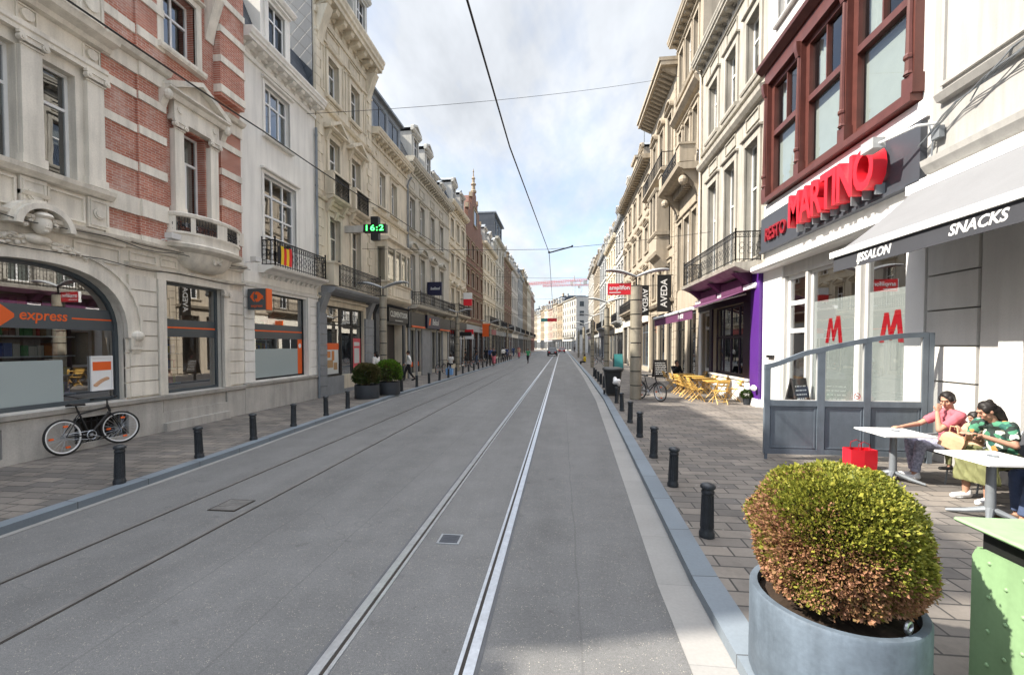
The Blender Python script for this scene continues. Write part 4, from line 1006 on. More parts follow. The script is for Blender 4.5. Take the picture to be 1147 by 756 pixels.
# ------------------------------------------------------------------ RIGHT: white restaurant with the red wooden bay
def R1():
    fr = RF; root = thing('restaurant_house', 'white rendered house with a wide dark red wooden sash bay above a white restaurant front', 'house', (6.6, 12, 0))
    mb = MB(); so = [(9.22, 10.56, .55, 4.1), (10.72, 12.68, .55, 4.15), (12.8, 13.9, .12, 4.18)]
    wallgrid(mb, fr, 8.75, 15.2, 0, 4.55, so, .25, skip_room=True); wallgrid(mb, fr, 8.75, 15.2, 4.55, 15.5, [(9.05, 14.95, 6.75, 10.7)] + [(a, a+1.1, 12.0, 14.0) for a in (9.4, 11.4, 13.4)], .3)
    shell(mb, fr, 8.752, 15.198, 0, 15.5)
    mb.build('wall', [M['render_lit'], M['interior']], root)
    goods = MB()
    k = -2.2
    for (p, r) in (((8.9, .12), (14.2, .12)), ((14.2, .12), (14.2, 4.3)), ((14.2, 4.3), (8.9, 4.3)), ((8.9, 4.3), (8.9, .12))): goods.poly([fr.p(*p, -.26), fr.p(*r, -.26), fr.p(*r, k), fr.p(*p, k)])
    goods.poly([fr.p(8.9, .12, k), fr.p(14.2, .12, k), fr.p(14.2, 4.3, k), fr.p(8.9, 4.3, k)]); goods.build('shop_interior', M['interior_warm'], root)
    mb = MB()
    mb.extr(fr, [(-.02, 4.5), (.36, 4.5), (.42, 4.55), (.42, 4.66), (.36, 4.7), (-.02, 4.72)], 8.8, 15.3)   # canopy shelf
    mb.box(fr, 8.8, 15.2, 6.28, 6.62, -.02, .06); mb.box(fr, 14.0, 15.2, .1, 4.5, -.02, .05); mb.box(fr, 8.76, 9.2, .1, 4.5, -.02, .06)
    mb.box(fr, 10.57, 10.71, .1, 4.48, -.2, .02); mb.box(fr, 9.22, 12.68, .1, .55, -.2, .04)
    mb.build('fascia', M['paint_white'], root)
    mb = MB(); mb.box(fr, 8.85, 15.25, 5.2, 6.22, -.02, .12); mb.box(fr, 8.8, 15.3, 5.12, 5.19, -.02, .16); mb.build('sign_board', M['sign_grey'], root)
    for a0, a1, z0, z1 in so[:2]:
        w = shopbars(root, fr, a0, a1, z0, z1, 'paint_white', cols=1, rows=(), d=-.1, t=.07)
        f = MB(); f.box(fr, a0+.09, a1-.09, z0+.1, 3.3, -.138, -.134); f.build('frosted_film', M['frosted_pale'], w)
        ac = a1-.95 if a1 > 11 else a0+.6
        lt = MB()
        for dx, m in ((0, 0),):
            pts = [(.34, 0), (.20, .62), (.08, .62), (.02, .30), (-.10, .66), (-.24, .66), (-.34, 0), (-.20, 0), (-.15, .4), (-.02, .05), (.05, .05), (.12, .42), (.20, 0)]
            lt.prism(fr, [(ac+x, 2.2+z) for x, z in pts], -.133, -.128)
        lt.build('letter_mark', M['red_bright'], w)
    door = MB()
    for b0, b1, y0, y1 in ((12.8, 12.92, .12, 4.18), (13.78, 13.9, .12, 4.18), (12.92, 13.78, .12, .4), (12.92, 13.78, 2.5, 2.62), (12.92, 13.78, 3.3, 3.42), (12.92, 13.78, 4.06, 4.18)): door.box(fr, b0, b1, y0, y1, -.18, -.1)
    o = door.build('door', M['paint_white'], root); g = MB(); g.poly([fr.p(12.9, .3, -.14), fr.p(13.8, .3, -.14), fr.p(13.8, 4.1, -.14), fr.p(12.9, 4.1, -.14)]); g.build('pane', M['glass_shop'], o)
    b = MB(); b.box(fr, 12.95, 13.6, 1.75, 2.45, -.136, -.128)
    o2 = b.build('menu_board', M['black'], o)
    # red bay
    mb = MB(); D = .16
    mb.box(fr, 8.98, 15.05, 6.66, 6.8, -.25, D+.06); mb.box(fr, 8.98, 15.05, 10.35, 10.75, -.25, D); mb.extr(fr, [(-.02, 10.75), (D+.05, 10.75), (D+.22, 10.9), (D+.24, 11.0), (-.02, 11.06)], 8.9, 15.15)
    S = [(9.17, 10.95), (11.12, 12.9), (13.07, 14.85)]
    for a0, a1 in ((8.98, 9.17), (10.95, 11.12), (12.9, 13.07), (14.85, 15.05)):
        mb.box(fr, a0, a1, 6.8, 10.35, -.25, D); ac = (a0+a1)/2
        mb.box(fr, a0-.04, a1+.04, 6.8, 7.15, -.2, D+.05); mb.tube([fr.p(ac, 7.15, D+.01), fr.p(ac, 8.1, D+.02), fr.p(ac, 10.0, D)], [.075, .055, .05], 8)
        mb.ball(fr.p(ac, 7.5, D+.03), .085, k=8, m=5); mb.lathe([(.09, 0), (.06, .08)], fr.p(ac, 7.18, D+.02), 8); console(mb, fr2(fr, D), ac, 10.0, 10.4, .12, .14)
    bay = mb.build('bay', M['wood_red'], root)
    for a0, a1 in S:
        mb = MB(); zs = 8.75; d = .02
        for b0, b1, y0, y1, dd in ((a0, a0+.16, 6.8, 10.35, 0), (a1-.16, a1, 6.8, 10.35, 0), (a0+.16, a1-.16, 6.8, 7.0, -.01), (a0+.16, a1-.16, 10.2, 10.35, 0), (a0+.16, a1-.16, zs-.1, zs+.06, .02), ((a0+a1)/2-.02, (a0+a1)/2+.02, zs+.06, 10.2, -.02)): mb.box(fr, b0, b1, y0, y1, -.12, d+dd)
        w = mb.build('sash_window', M['wood_red'], root)
        g = MB(); g.poly([fr.p(a0+.14, 6.95, -.07), fr.p(a1-.14, 6.95, -.07), fr.p(a1-.14, 10.25, -.07), fr.p(a0+.14, 10.25, -.07)]); g.build('pane', M['glass_clear'], w)
        c = MB(); c.box(fr, a0+.1, a1-.1, 6.85, 8.8, -.20, -.18); cur(c, fr, a0+.1, a0+.55, 8.8, 10.3, -.25); cur(c, fr, a1-.55, a1-.1, 8.8, 10.3, -.25); c.build('blind', M['blind'], w)
    for a in (9.4, 11.4, 13.4): window(root, fr, a, a+1.1, 12, 14, 'paint_white')
    mb = MB(); cornice(mb, fr, 8.76, 15.18, 14.8, .75, .5, .5)
    for a in (9.4, 11.4, 13.4): surround(mb, fr, a, a+1.1, 12, 14)
    mb.build('cornice', M['render_lit'], root)
    mansard(root, fr, 8.75, 15.2, 15.5, 1.5, 1.2)
    mb = MB(); mb.box(fr, 14.35, 14.75, 1.75, 1.83, .05, .13); mb.build('letter_box', M['black'], root)
R1()
def lettersign():
    t = thing('letter_sign', 'big red block letters on the dark sign board of the white restaurant', 'sign', RF.p(11.5, 5.3, .12))
    s = (0, -1, 0)
    text('lettering', 'MARTINO', 1.18, M['red_bright'], s, (0, 0, 1), RF.p(11.2, 5.72, .32), t, .13, .030, .0, space=.9, fit=3.3)
    text('small_lettering', 'RESTO', .56, M['red_dark'], s, (0, 0, 1), RF.p(14.2, 5.6, .16), t, .03, .008, 0, fit=1.25)
    for i in range(9): mb = MB(); mb.box(RF, 9.7+i*.37, 9.74+i*.37, 5.2, 5.42, .1, .3); mb.build('letter_bracket', M['zinc'], t)
lettersign()
def sign_lamp():
    t = thing('wall_floodlight', 'boxy floodlight on an arm in front of the last red letter of the restaurant sign', 'floodlight', RF.p(8.95, 6.0, .1))
    mb = MB(); mb.tube([RF.p(8.6, 6.05, 0), RF.p(8.62, 6.03, .35), RF.p(9.2, 5.98, .62)], .025, 6); mb.build('arm', M['plastic_white'], t)
    mb = MB(); mb.box(RF, 9.15, 9.5, 5.9, 6.1, .5, .72); mb.build('lamp_head', M['render_grey'], t); 
sign_lamp()
# ------------------------------------------------------------------ RIGHT: pale stone house at the picture's edge
def R0():
    fr = RF; root = thing('snack_house', 'pale stone house with grey blocked piers behind the snack terrace at the right edge', 'house', (6.6, 4, 0))
    mb = MB(); wallgrid(mb, fr, -2, 8.75, 0, 5.2, [(2.2, 3.4, .12, 3.4), (4.2, 6.6, .6, 3.4)], .3); wallgrid(mb, fr, -2, 8.75, 5.2, 15.0, [(a, a+1.4, z, z+2.4) for a in (2.0, 5.0) for z in (6.9, 10.6)], .25)
    shell(mb, fr, -2, 8.748, 0, 15.0)
    mb.build('wall', [M['render_sun'], M['interior']], root)
    mb = MB(); rustic(mb, fr, 7.72, 8.68, .9, 4.6, .62, .07, .03); mb.box(fr, 6.75, 7.68, .1, 4.9, -.02, .05); mb.box(fr, 6.95, 7.3, .1, 4.9, .04, .13); mb.build('pier', M['panel_grey'], root)
    mb = MB()
    mb.extr(fr, [(-.02, 5.2), (.1, 5.22), (.18, 5.34), (.2, 5.44), (-.02, 5.48)], -2, 8.75)
    mb.extr(fr, [(-.02, 6.35), (.1, 6.37), (.16, 6.48), (-.02, 6.55)], -2, 8.55)
    panel(mb, fr, 6.9, 8.55, 6.65, 10.0, .05, .06)
    for a in (2.0, 5.0): surround(mb, fr, a, a+1.4, 6.9, 9.3, .16, .06); surround(mb, fr, a, a+1.4, 10.6, 13.0, .16, .06)
    cornice(mb, fr, -2, 8.73, 14.2, .8, .5, .5)
    mb.build('moulding', M['render_sun'], root)
    for a in (2.0, 5.0):
        for z in (6.9, 10.6): window(root, fr, a, a+1.4, z, z+2.4, 'paint_white', curtain='sides')
    shopbars(root, fr, 4.2, 6.6, .6, 3.4, 'frame_grey', cols=2, rows=(.75,)); shopbars(root, fr, 2.2, 3.4, .12, 3.4, 'frame_grey', cols=1, rows=(.75,), name='shop_door')
    mb = MB(); mb.box(fr, -2, 7.7, 0, .6, -.05, .06); mb.build('plinth', M['stone_blue'], root)
    mansard(root, fr, -2, 8.75, 15.0, 1.6, 1.2)
    mb = MB()
    for k in range(5):
        p = [fr.p(8.9-.25*i - .02*k, 6.0+.42*(i/9)+.035*math.sin(i*1.9+k)-(.3 if i < 3 else 0)*(1-i/3)*.8, .10+.02*k) for i in range(10)]
        mb.tube(p, .008, 5)
    mb.tube([fr.p(8.65, 5.45, .08), fr.p(8.6, 5.8, .1), fr.p(8.7, 6.1, .1)], .015, 5); mb.box(fr, 8.45, 8.62, 5.75, 5.95, .03, .12); mb.tube([fr.p(7.9, 6.05, .1), fr.p(7.7, 6.2, .14), fr.p(7.2, 6.45, .14), fr.p(5, 6.6, .17), fr.p(1, 6.6, .17)], .011, 5)
    mb.build('cables', M['zinc'], root)
R0()
def awning_snack():
    t = thing('awning', 'grey awning lettered IJSSALON and SNACKS over the terrace at the right edge', 'awning', RF.p(5, 4.5, .1))
    f = RF; a0, a1, zb, zt, D = 1.0, 9.0, 3.86, 5.0, 1.45
    mb = MB(); n = 10
    mb.loft([[f.p(a0, zt+(zb-zt)*i/n-.05*math.sin(pi*i/n), .1+(D-.1)*i/n) for i in range(n+1)] + [f.p(a0, zt+(zb-zt)*i/n-.05*math.sin(pi*i/n)-.012, .1+(D-.1)*i/n) for i in range(n+1)][::-1],
             [f.p(a1, zt+(zb-zt)*i/n-.05*math.sin(pi*i/n), .1+(D-.1)*i/n) for i in range(n+1)] + [f.p(a1, zt+(zb-zt)*i/n-.05*math.sin(pi*i/n)-.012, .1+(D-.1)*i/n) for i in range(n+1)][::-1]])
    mb.build('canopy', M['cloth_grey'], t)
    mb = MB(); mb.box(f, a0, a1+.05, zb-.07, zb+.04, D-.03, D+.06); mb.box(f, a0-.05, a1+.12, zt-.05, zt+.14, .0, .16); mb.build('front_bar', M['paint_white'], t)
    mb = MB(); mb.box(f, a0+.02, a1, zb-.33, zb-.07, D+.0, D+.015); mb.build('valance', M['cloth_dark'], t)
    text('lettering', 'IJSSALON', .20, M['plastic_white'], (0, -1, 0), (0, 0, 1), f.p(7.95, zb-.2, D+.017), t, .002, .005, .25, sx=.95)
    text('lettering', 'SNACKS', .20, M['plastic_white'], (0, -1, 0), (0, 0, 1), f.p(6.12, zb-.2, D+.017), t, .002, .005, .25, sx=1.05)
    for a in (2.5, 7.8):
        mb = MB(); mb.tube([f.p(a, 4.55, .12), f.p(a-.6, 4.3, .75), f.p(a, zb-.02, D)], .025, 6); mb.build('arm', M['paint_white'], t)
awning_snack()
# ------------------------------------------------------------------ RIGHT: café with the purple front
def R2():
    fr = RF; root = thing('cafe_house', 'cream stone house with a purple cafe front and a long ornate iron balcony', 'house', (6.6, 18.5, 0))
    W = [(a, a+1.05) for a in (15.75, 17.75, 19.75)]
    mb = MB(); so = [(16.7, 20.0, .95, 3.7), (20.35, 21.5, .15, 3.6)]
    wallgrid(mb, fr, 15.2, 21.9, 0, 4.6, so, .25, room=2.2); wallgrid(mb, fr, 15.2, 21.9, 4.6, 15.4, [(a, b, z0, z1) for a, b in W for z0, z1 in ((5.2, 9.2), (11.3, 13.6))], .3)
    shell(mb, fr, 15.202, 21.898, 0, 15.4)
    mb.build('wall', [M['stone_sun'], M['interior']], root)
    mb = MB()
    for a, b in W:
        surround(mb, fr, a, b, 5.2, 9.2, .2, .07, .24, 0); surround(mb, fr, a, b, 11.3, 13.6, .2, .07, .24, .16, .2)
        panel(mb, fr, a, b, 9.75, 10.2, .05); panel(mb, fr, a, b, 14.1, 14.6, .05)
    mb.extr(fr, [(-.02, 10.3), (.14, 10.32), (.24, 10.45), (.26, 10.6), (-.02, 10.7)], 15.2, 21.9)
    mb.extr(fr, [(-.02, 11.0), (.1, 11.0), (.13, 11.1), (-.02, 11.12)], 15.2, 21.9)
    cornice(mb, fr, 15.22, 21.88, 14.75, .7, .55, .5)
    mb.build('moulding', M['stone_sun'], root)
    for a, b in W:
        window(root, fr, a, b, 5.2, 9.2, 'paint_white', v=(.5,), h=(.62,), curtain='full', d=-.2); window(root, fr, a, b, 11.3, 13.6, 'paint_white', v=(.5,), h=(.66,), d=-.2, curtain='blind')
    # purple front
    mb = MB(); mb.box(fr, 16.0, 21.9, 3.7, 4.4, -.02, .1); mb.box(fr, 15.95, 16.68, .45, 3.7, -.02, .08); mb.box(fr, 20.02, 20.33, .1, 3.7, -.02, .08); mb.build('purple_front', M['purple_dark'], root)
    mb = MB(); mb.box(fr, 15.25, 15.92, .35, 4.55, -.02, .14); mb.build('violet_pier', M['purple'], root)
    mb = MB(); mb.box(fr, 15.22, 21.9, 0, .1, -.02, .08); mb.box(fr, 16.0, 20.2, .1, .88, -.02, .10); mb.box(fr, 15.2, 15.96, .1, .35, -.02, .2); mb.box(fr, 16.0, 20.2, .88, .95, -.02, .16)
    mb.box(fr, 20.4, 21.88, 3.62, 4.5, -.01, .02); mb.box(fr, 21.52, 21.9, .1, 3.62, -.01, .06); mb.ball(fr.p(15.3, .72, .26), .1); mb.build('white_base', M['paint_white'], root)
    window(root, fr, 16.7, 20.0, .95, 3.7, 'purple_dark', 'glass_shop', -.12, v=(.25, .5, .75), h=(.55,), vtop=1, t=.09, name='shop_window')
    shopbars(root, fr, 20.35, 21.5, .15, 3.6, 'paint_white', cols=1, rows=(.25, .8), t=.13, name='door')
    mb = MB()
    mb.extr(fr, [(-.02, 4.62), (.5, 4.62), (.72, 4.72), (.86, 4.78), (.9, 4.9), (-.02, 4.96)], 15.4, 21.85)
    o = mb.build('balcony', M['stone_sun'], root)
    mb = MB()
    for a in (16.0, 18.6, 21.2): console(mb, fr, a, 3.95, 4.62, .72, .34)
    mb.box(fr, 16.3, 18.3, 4.05, 4.5, .05, .3); mb.box(fr, 18.9, 20.9, 4.05, 4.5, .05, .3)
    mb.build('balcony_bracket', M['purple_cloth'], root)
    railing(o, fr, 15.5, 21.7, 4.96, 5.95, .82, 0, 1, step=.14)
    mansard(root, fr, 15.2, 21.9, 15.4, 1.5, 1.2)
    drain(root, fr, 21.85, 4.9, 15.2, .1, 'paint_cream')
R2()
def awning_purple():
    t = thing('awning', 'purple awning with a white roller bar over the folding chairs of the cafe', 'awning', RF.p(19, 4.1, .1))
    f = RF; a0, a1, zb, zt, D = 15.6, 21.8, 3.4, 4.12, 2.15; n = 8
    def prof(a, o): return [f.p(a, zt+(zb-zt)*i/n-.03*math.sin(pi*i/n)-o, .1+(D-.1)*i/n) for i in range(n+1)]
    mb = MB(); mb.loft([prof(a0, 0) + prof(a0, .012)[::-1], prof(a1, 0) + prof(a1, .012)[::-1]]); mb.build('canopy', M['purple_cloth'], t)
    mb = MB(); mb.tube([f.p(a0-.02, zb, D), f.p(a1+.02, zb, D)], .06, 10); mb.box(f, a0-.06, a1+.06, zt-.06, zt+.1, .08, .24); mb.ball(f.p(a0-.08, zt+.02, .16), .07, .07, .1); mb.build('roller_bar', M['paint_white'], t)
    mb = MB(); mb.box(f, a0+.02, a1-.02, zb-.36, zb-.05, D-.01, D+.005); mb.build('valance', M['purple_cloth'], t)
    text('lettering', 'HASTE', .2, M['plastic_white'], (0, -1, 0), (0, 0, 1), f.p(17.1, zb-.2, D+.007), t, .002, .008, .1, sx=1.2)
    for a in (16.3, 20.6): mb = MB(); mb.tube([f.p(a, 3.95, .14), f.p(a+.5, 3.7, 1.1), f.p(a, zb-.02, D-.03)], .028, 6); mb.build('arm', M['paint_white'], t)
awning_purple()
def R3():
    fr = RF; root = thing('balcony_house', 'narrow tan stone house with a deep stone balcony carried on big scrolled consoles', 'house', (6.6, 24.2, 0))
    a0, a1 = 21.9, 26.6; mb = MB()
    W = ((22.5, 23.3), (23.75, 24.75), (25.2, 26.0))
    wallgrid(mb, fr, a0, a1, 0, 4.6, [(22.3, 24.0, .3, 3.9), (24.5, 26.2, .3, 3.9)], .25); wallgrid(mb, fr, a0, a1, 4.6, 19.5, [(a, b, z0, z1) for a, b in W for z0, z1 in ((5.2, 8.9), (11.6, 14.0), (16.3, 18.5))], .3)
    shell(mb, fr, a0+.002, a1-.002, 0, 19.5); mb.build('wall', [M['stone_warm'], M['interior']], root)
    for q in (a0+.02, a1-.45): mb = MB(); rustic(mb, fr, q, q+.43, .2, 10.3, .45, .06); mb.build('pier', M['stone_warm'], root)
    mb = MB()
    for a, b in W:
        for z0, z1 in ((5.2, 8.9), (11.6, 14.0), (16.3, 18.5)): surround(mb, fr, a, b, z0, z1, .13, .06, .2, .0)
    for a in (23.5, 24.97): capital(mb, fr, a-.1, a+.1, 13.8, .25, .14); mb.box(fr, a-.1, a+.1, 11.6, 13.8, 0, .14)
    mb.extr(fr, [(-.02, 14.6), (.2, 14.65), (.4, 14.85), (.42, 15.0), (-.02, 15.1)], a0, a1); mb.extr(fr, [(-.02, 15.9), (.1, 15.92), (.15, 16.05), (-.02, 16.1)], a0, a1)
    cornice(mb, fr, a0, a1, 18.8, .8, .6, .5); mb.build('moulding', M['stone_warm'], root)
    mb = MB(); mb.extr(fr, [(-.02, 10.6), (.8, 10.6), (1.05, 10.72), (1.1, 10.9), (-.02, 10.95)], a0+.1, a1-.1)
    for a in (a0+.5, a1-.5): console(mb, fr, a, 9.5, 10.6, .85, .45); mb.ball(fr.p(a, 10.2, .72), .23, .22, .24, 10, 6)
    for a, b in ((a0+.1, a0+.75), (a1-.75, a1-.1)): mb.box(fr, a, b, 10.95, 11.75, .3, 1.0)
    mb.box(fr, a0+.05, a0+.8, 11.75, 11.85, .25, 1.05); mb.box(fr, a1-.8, a1-.05, 11.75, 11.85, .25, 1.05)
    for i in range(9): mb.box(fr, a0+.9+i*.33, a0+1.05+i*.33, 10.2, 10.58, -.02, .4)
    o = mb.build('balcony', M['stone_warm'], root); railing(o, fr, a0+.75, a1-.75, 10.95, 11.75, .95, 0, 1, sides=False)
    for a, b in W:
        for z0, z1 in ((5.2, 8.9), (11.6, 14.0), (16.3, 18.5)): window(root, fr, a, b, z0, z1, 'paint_white', 'glass_dark', v=(.5,), h=(.68,))
    for b0, b1 in ((22.3, 24.0), (24.5, 26.2)): shopbars(root, fr, b0, b1, .3, 3.9, 'black', cols=1, rows=(.75,))
    mansard(root, fr, a0, a1, 19.5, 1.5, 1.2)
R3()
def R4():
    fr = RF; root = thing('oriel_house', 'warm stone house with a stone oriel and a deep eave on the sunny side', 'house', (6.6, 30.3, 0))
    a0, a1 = 26.6, 34.0; mb = MB(); W = [(a, a+.95) for a in (27.6, 29.8, 32.0)]
    wallgrid(mb, fr, a0, a1, 0, 5, [(27.0, 28.6, .3, 4.2), (29.2, 31.0, .3, 4.2), (31.6, 33.4, .3, 4.2)], .3); wallgrid(mb, fr, a0, a1, 5, 18.4, [(a, b, z0, z1) for a, b in W for z0, z1 in ((5.4, 7.2), (8.2, 11.2), (13.2, 16.2))], .3)
    shell(mb, fr, a0+.002, a1-.002, 0, 18.4); mb.build('wall', [M['stone_warm'], M['interior']], root)
    mb = MB()
    for i, (a, b) in enumerate(W):
        for z0, z1 in ((5.4, 7.2), (8.2, 11.2), (13.2, 16.2)): surround(mb, fr, a, b, z0, z1, .18, .08, .2, .12)
        pediment(mb, fr, (a+b)/2, 16.4, b-a+.6, .5, .25, arch=True); pediment(mb, fr, (a+b)/2, 11.4, b-a+.6, .45, .25)
    for a in (a0+.05, a1-.45): rustic(mb, fr, a, a+.4, .2, 17.4, .45, .07)
    mb.extr(fr, [(-.02, 12.3), (.2, 12.33), (.3, 12.5), (-.02, 12.55)], a0, a1); mb.extr(fr, [(-.02, 4.7), (.2, 4.73), (.3, 4.9), (-.02, 4.95)], a0, a1)
    mb.build('moulding', M['stone_warm'], root)
    mb = MB(); mb.box(fr, a0-.1, a1+.1, 18.3, 18.55, -.5, .95); mb.box(fr, a0-.12, a1+.12, 18.55, 18.75, -.5, 1.05)
    for i in range(16): mb.extr(fr, [(-.02, 17.85), (.1, 17.85), (.75, 18.2), (.8, 18.3), (-.02, 18.3)], a0+.15+i*.47, a0+.35+i*.47)
    mb.build('eave', M['stone_warm'], root)
    mb = MB(); D = .75; b0, b1 = 28.3, 30.6
    mb.box(fr, b0, b1, 8.0, 9.0, -.02, D); mb.extr(fr, [(-.02, 7.0), (.15, 7.05), (D*.7, 7.6), (D, 7.8), (D+.08, 8.0), (-.02, 8.02)], b0-.05, b1+.05)
    for z in (9.0, 11.7): mb.extr(fr, [(-.02, z), (D+.04, z), (D+.12, z+.12), (D+.12, z+.2), (-.02, z+.24)], b0-.08, b1+.08)
    for a, b in ((b0, b0+.35), (b1-.35, b1), ((b0+b1)/2-.12, (b0+b1)/2+.12)): mb.box(fr, a, b, 9.24, 11.7, .0, D)
    o = mb.build('oriel', M['stone_warm'], root); g = MB(); g.box(fr, b0+.1, b1-.1, 9.2, 11.75, .1, D-.12); g.build('pane', M['glass_dark'], o)
    bal = MB(); bal.extr(fr, [(-.02, 12.55), (.6, 12.55), (.75, 12.65), (.75, 12.75), (-.02, 12.8)], a0+.6, a1-.6); o = bal.build('balcony', M['stone_warm'], root); railing(o, fr, a0+.7, a1-.7, 12.8, 13.7, .68, 0, 0)
    for a, b in W:
        for z0, z1 in ((5.4, 7.2), (8.2, 11.2), (13.2, 16.2)): window(root, fr, a, b, z0, z1, 'paint_white', 'glass_dark', v=(.5,), h=(.68,))
    for q0, q1 in ((27.0, 28.6), (29.2, 31.0), (31.6, 33.4)): shopbars(root, fr, q0, q1, .3, 4.2, 'black', cols=1, rows=(.75,))
    mansard(root, fr, a0, a1, 18.7, 1.2, 1.4)
R4()
# ------------------------------------------------------------------ houses further down the street
FASC = ['black', 'navy', 'purple_dark', 'stone_blue', 'render_grey', 'paint_cream', 'red_dark', 'wood_dark']
def house(fr, a0, a1, H, wall, label, name='town_house', nwin=3, floors=3, roof='mansard', dorm=2, balcony=True, trim=None, g=4.6, det=1, win='paint_white', ped=0, rh=2.0, awn=None, gable=None, cd=.5, depth=9., chim=True, rows=None):
    rr = random.Random(int(a0*10)+7); root = thing(name, label, 'house', tuple(fr.p((a0+a1)/2, 0, 0)))
    trim = trim or wall; w = a1-a0; p = w/nwin; ww = min(1.25, p*.5)
    fh = (H-.6-g)/floors; W = [(a0+p*(i+.5)-ww/2, a0+p*(i+.5)+ww/2) for i in range(nwin)]
    Z = [(g+fh*k+fh*(.14 if k == 0 else .22), g+fh*k+fh*(.80 if k == 0 else .76)) for k in range(floors)]
    nsh = max(2, int(w/3)); sp = w/nsh
    S = [(a0+sp*i+.25, a0+sp*(i+1)-.2, .15 if i % 2 else .45, g-1.1) for i in range(nsh)]
    mb = MB(); wallgrid(mb, fr, a0, a1, 0, g, S, .35, room=1.2); wallgrid(mb, fr, a0, a1, g, H, [(a, b, z0, z1) for a, b in W for z0, z1 in Z], .24, room=.3); shell(mb, fr, a0+.002, a1-.002, 0, H, depth)
    if gable:
        mb.prism(fr, [(a0, H-.01)] + [(a0+w*x, H+y) for x, y in gable] + [(a1, H-.01)], -.35, 0)
    mb.build('wall', [M[wall], M['interior']], root)
    mb = MB()
    for a, b in W:
        for k, (z0, z1) in enumerate(Z):
            surround(mb, fr, a, b, z0, z1, .13, .06, .16, 0 if (k == 0 and balcony) else .12)
            if ped and k < ped: pediment(mb, fr, (a+b)/2, z1+.24, b-a+.5, .4, .22, arch=(k % 2 == 1))
    for k in range(1, floors): z = g+fh*k; mb.extr(fr, [(-.02, z-.1), (.08, z-.08), (.13, z+.02), (-.02, z+.06)], a0, a1)
    mb.extr(fr, [(-.02, g-.35), (.1, g-.33), (.2, g-.2), (.22, g-.1), (-.02, g-.05)], a0, a1)
    if det:
        quoins(mb, fr, a0+.02, .42, g, H-.6, 1, .45); quoins(mb, fr, a1-.02, .42, g, H-.6, -1, .45)
    if not gable: cornice(mb, fr, a0+.01, a1-.01, H-.65, .65, cd, .55)
    mb.build('moulding', M[trim], root)
    for a, b in W:
        for z0, z1 in Z: window(root, fr, a, b, z0, z1, win, 'glass_dark', v=(.5,), h=(.68,), t=.07)
    fm = rr.choice(FASC); pm_ = rr.choice(['shop_dark', 'stone_blue', 'wood_dark', fm]); mb = MB()
    mb.box(fr, a0+.12, a1-.12, g-1.05, g-.36, -.02, .1); mb.build('fascia', M[fm], root)
    E_ = [a0+.02] + [v for q in S for v in (q[0], q[1])] + [a1-.02]
    for k in range(0, len(E_), 2):
        if E_[k+1]-E_[k] > .05: mb = MB(); mb.box(fr, E_[k], E_[k+1], .05, g-1.06, -.02, .05); mb.build('shop_pier', M[pm_], root)
    for i, s in enumerate(S):
        shopbars(root, fr, *s, frame=rr.choice(['black', 'paint_white', 'frame_grey']), pane='glass_dark', cols=2 if s[1]-s[0] > 2.2 else 1, rows=(.78,), name='shop_door' if i % 2 else 'shop_window')
    if balcony:
        mb = MB(); b0, b1 = a0+w*.12, a1-w*.12
        mb.extr(fr, [(-.02, g-.05), (.5, g-.03), (.72, g+.08), (.74, g+.18), (-.02, g+.2)], b0, b1)
        for i in range(nwin+1): console(mb, fr, b0+.3+(b1-b0-.6)*i/nwin, g-.5, g-.05, .45, .2)
        o = mb.build('balcony', M[trim], root); railing(o, fr, b0+.08, b1-.08, g+.2, g+1.1, .66, 0, 1 if det else 0, step=.15 if det else .2)
    if roof == 'mansard':
        mansard(root, fr, a0, a1, H, rh, rh*.45, .0)
        for i in range(dorm): dormer(root, fr, a0+w*(i+.5)/dorm, H+.02, min(1.5, w/dorm*.5), min(1.7, rh*.85), .05, mat=rr.choice(['dormer_pale', 'render_pale', trim]), ped=rr.random() < .6)
    elif roof == 'pitch':
        mb = MB(); mb.extr(fr, [(.1, H), (-depth*.45, H+rh), (-depth, H)], a0, a1) if not gable else mb.prism(fr, [(a0, H)]+[(a0+w*.5, H+gable[len(gable)//2][1]-.3)]+[(a1, H)], -depth, -.36)
        mb.build('roof', M['roof_tile'], root)
    else:
        mb = MB(); mb.box(fr, a0, a1, H, H+.25, -depth, -.1); mb.build('roof', M['zinc'], root)
    if chim: chimney(root, fr, a0+w*rr.uniform(.2, .8), H+rh*.6, -3.0, 1.8+rh*.3, rr.uniform(.8, 1.5), rr.choice(['brick_far', 'stone_tan', 'render_grey']))
    if awn:
        t = thing('awning', awn[1], 'awning', tuple(fr.p((a0+a1)/2, g-1.1, .1))); mb = MB(); b0, b1 = a0+.4, a1-.4
        mb.extr(fr, [(.12, g-1.1), (1.5, g-1.75), (1.5, g-1.95), (1.52, g-1.95), (1.52, g-1.74), (.12, g-1.07)], b0, b1); mb.build('canopy', M[awn[0]], t)
        mb = MB(); mb.tube([fr.p(b0, g-1.75, 1.51), fr.p(b1, g-1.75, 1.51)], .04, 6); mb.build('front_bar', M['paint_white'], t)
    return root
def spire(fr, a, z, d, h, root, m='stone_tan', name='finial'):
    mb = MB(); c = fr.p(a, z, d)
    mb.lathe([(.32, 0), (.34, h*.08), (.22, h*.12), (.2, h*.3), (.3, h*.33), (.3, h*.37), (.16, h*.42), (.14, h*.55), (.22, h*.6), (.08, h*.68), (.05, h*.85), (.09, h*.88), (.02, h)], c, 8); mb.build(name, M[m], root)
house(LF, -9, .8, 8.6, 'render_pale', 'unseen low pale house added at the near end to let sun past', nwin=3, floors=2, roof='flat', dorm=0, chim=False, det=0, balcony=False)  # unseen house, added and kept low to shape the sunlit corner
house(LF, 36, 42.3, 14.3, 'stone_cream', 'cream house with three window columns just before the red stepped gable', nwin=3, dorm=2, ped=1)
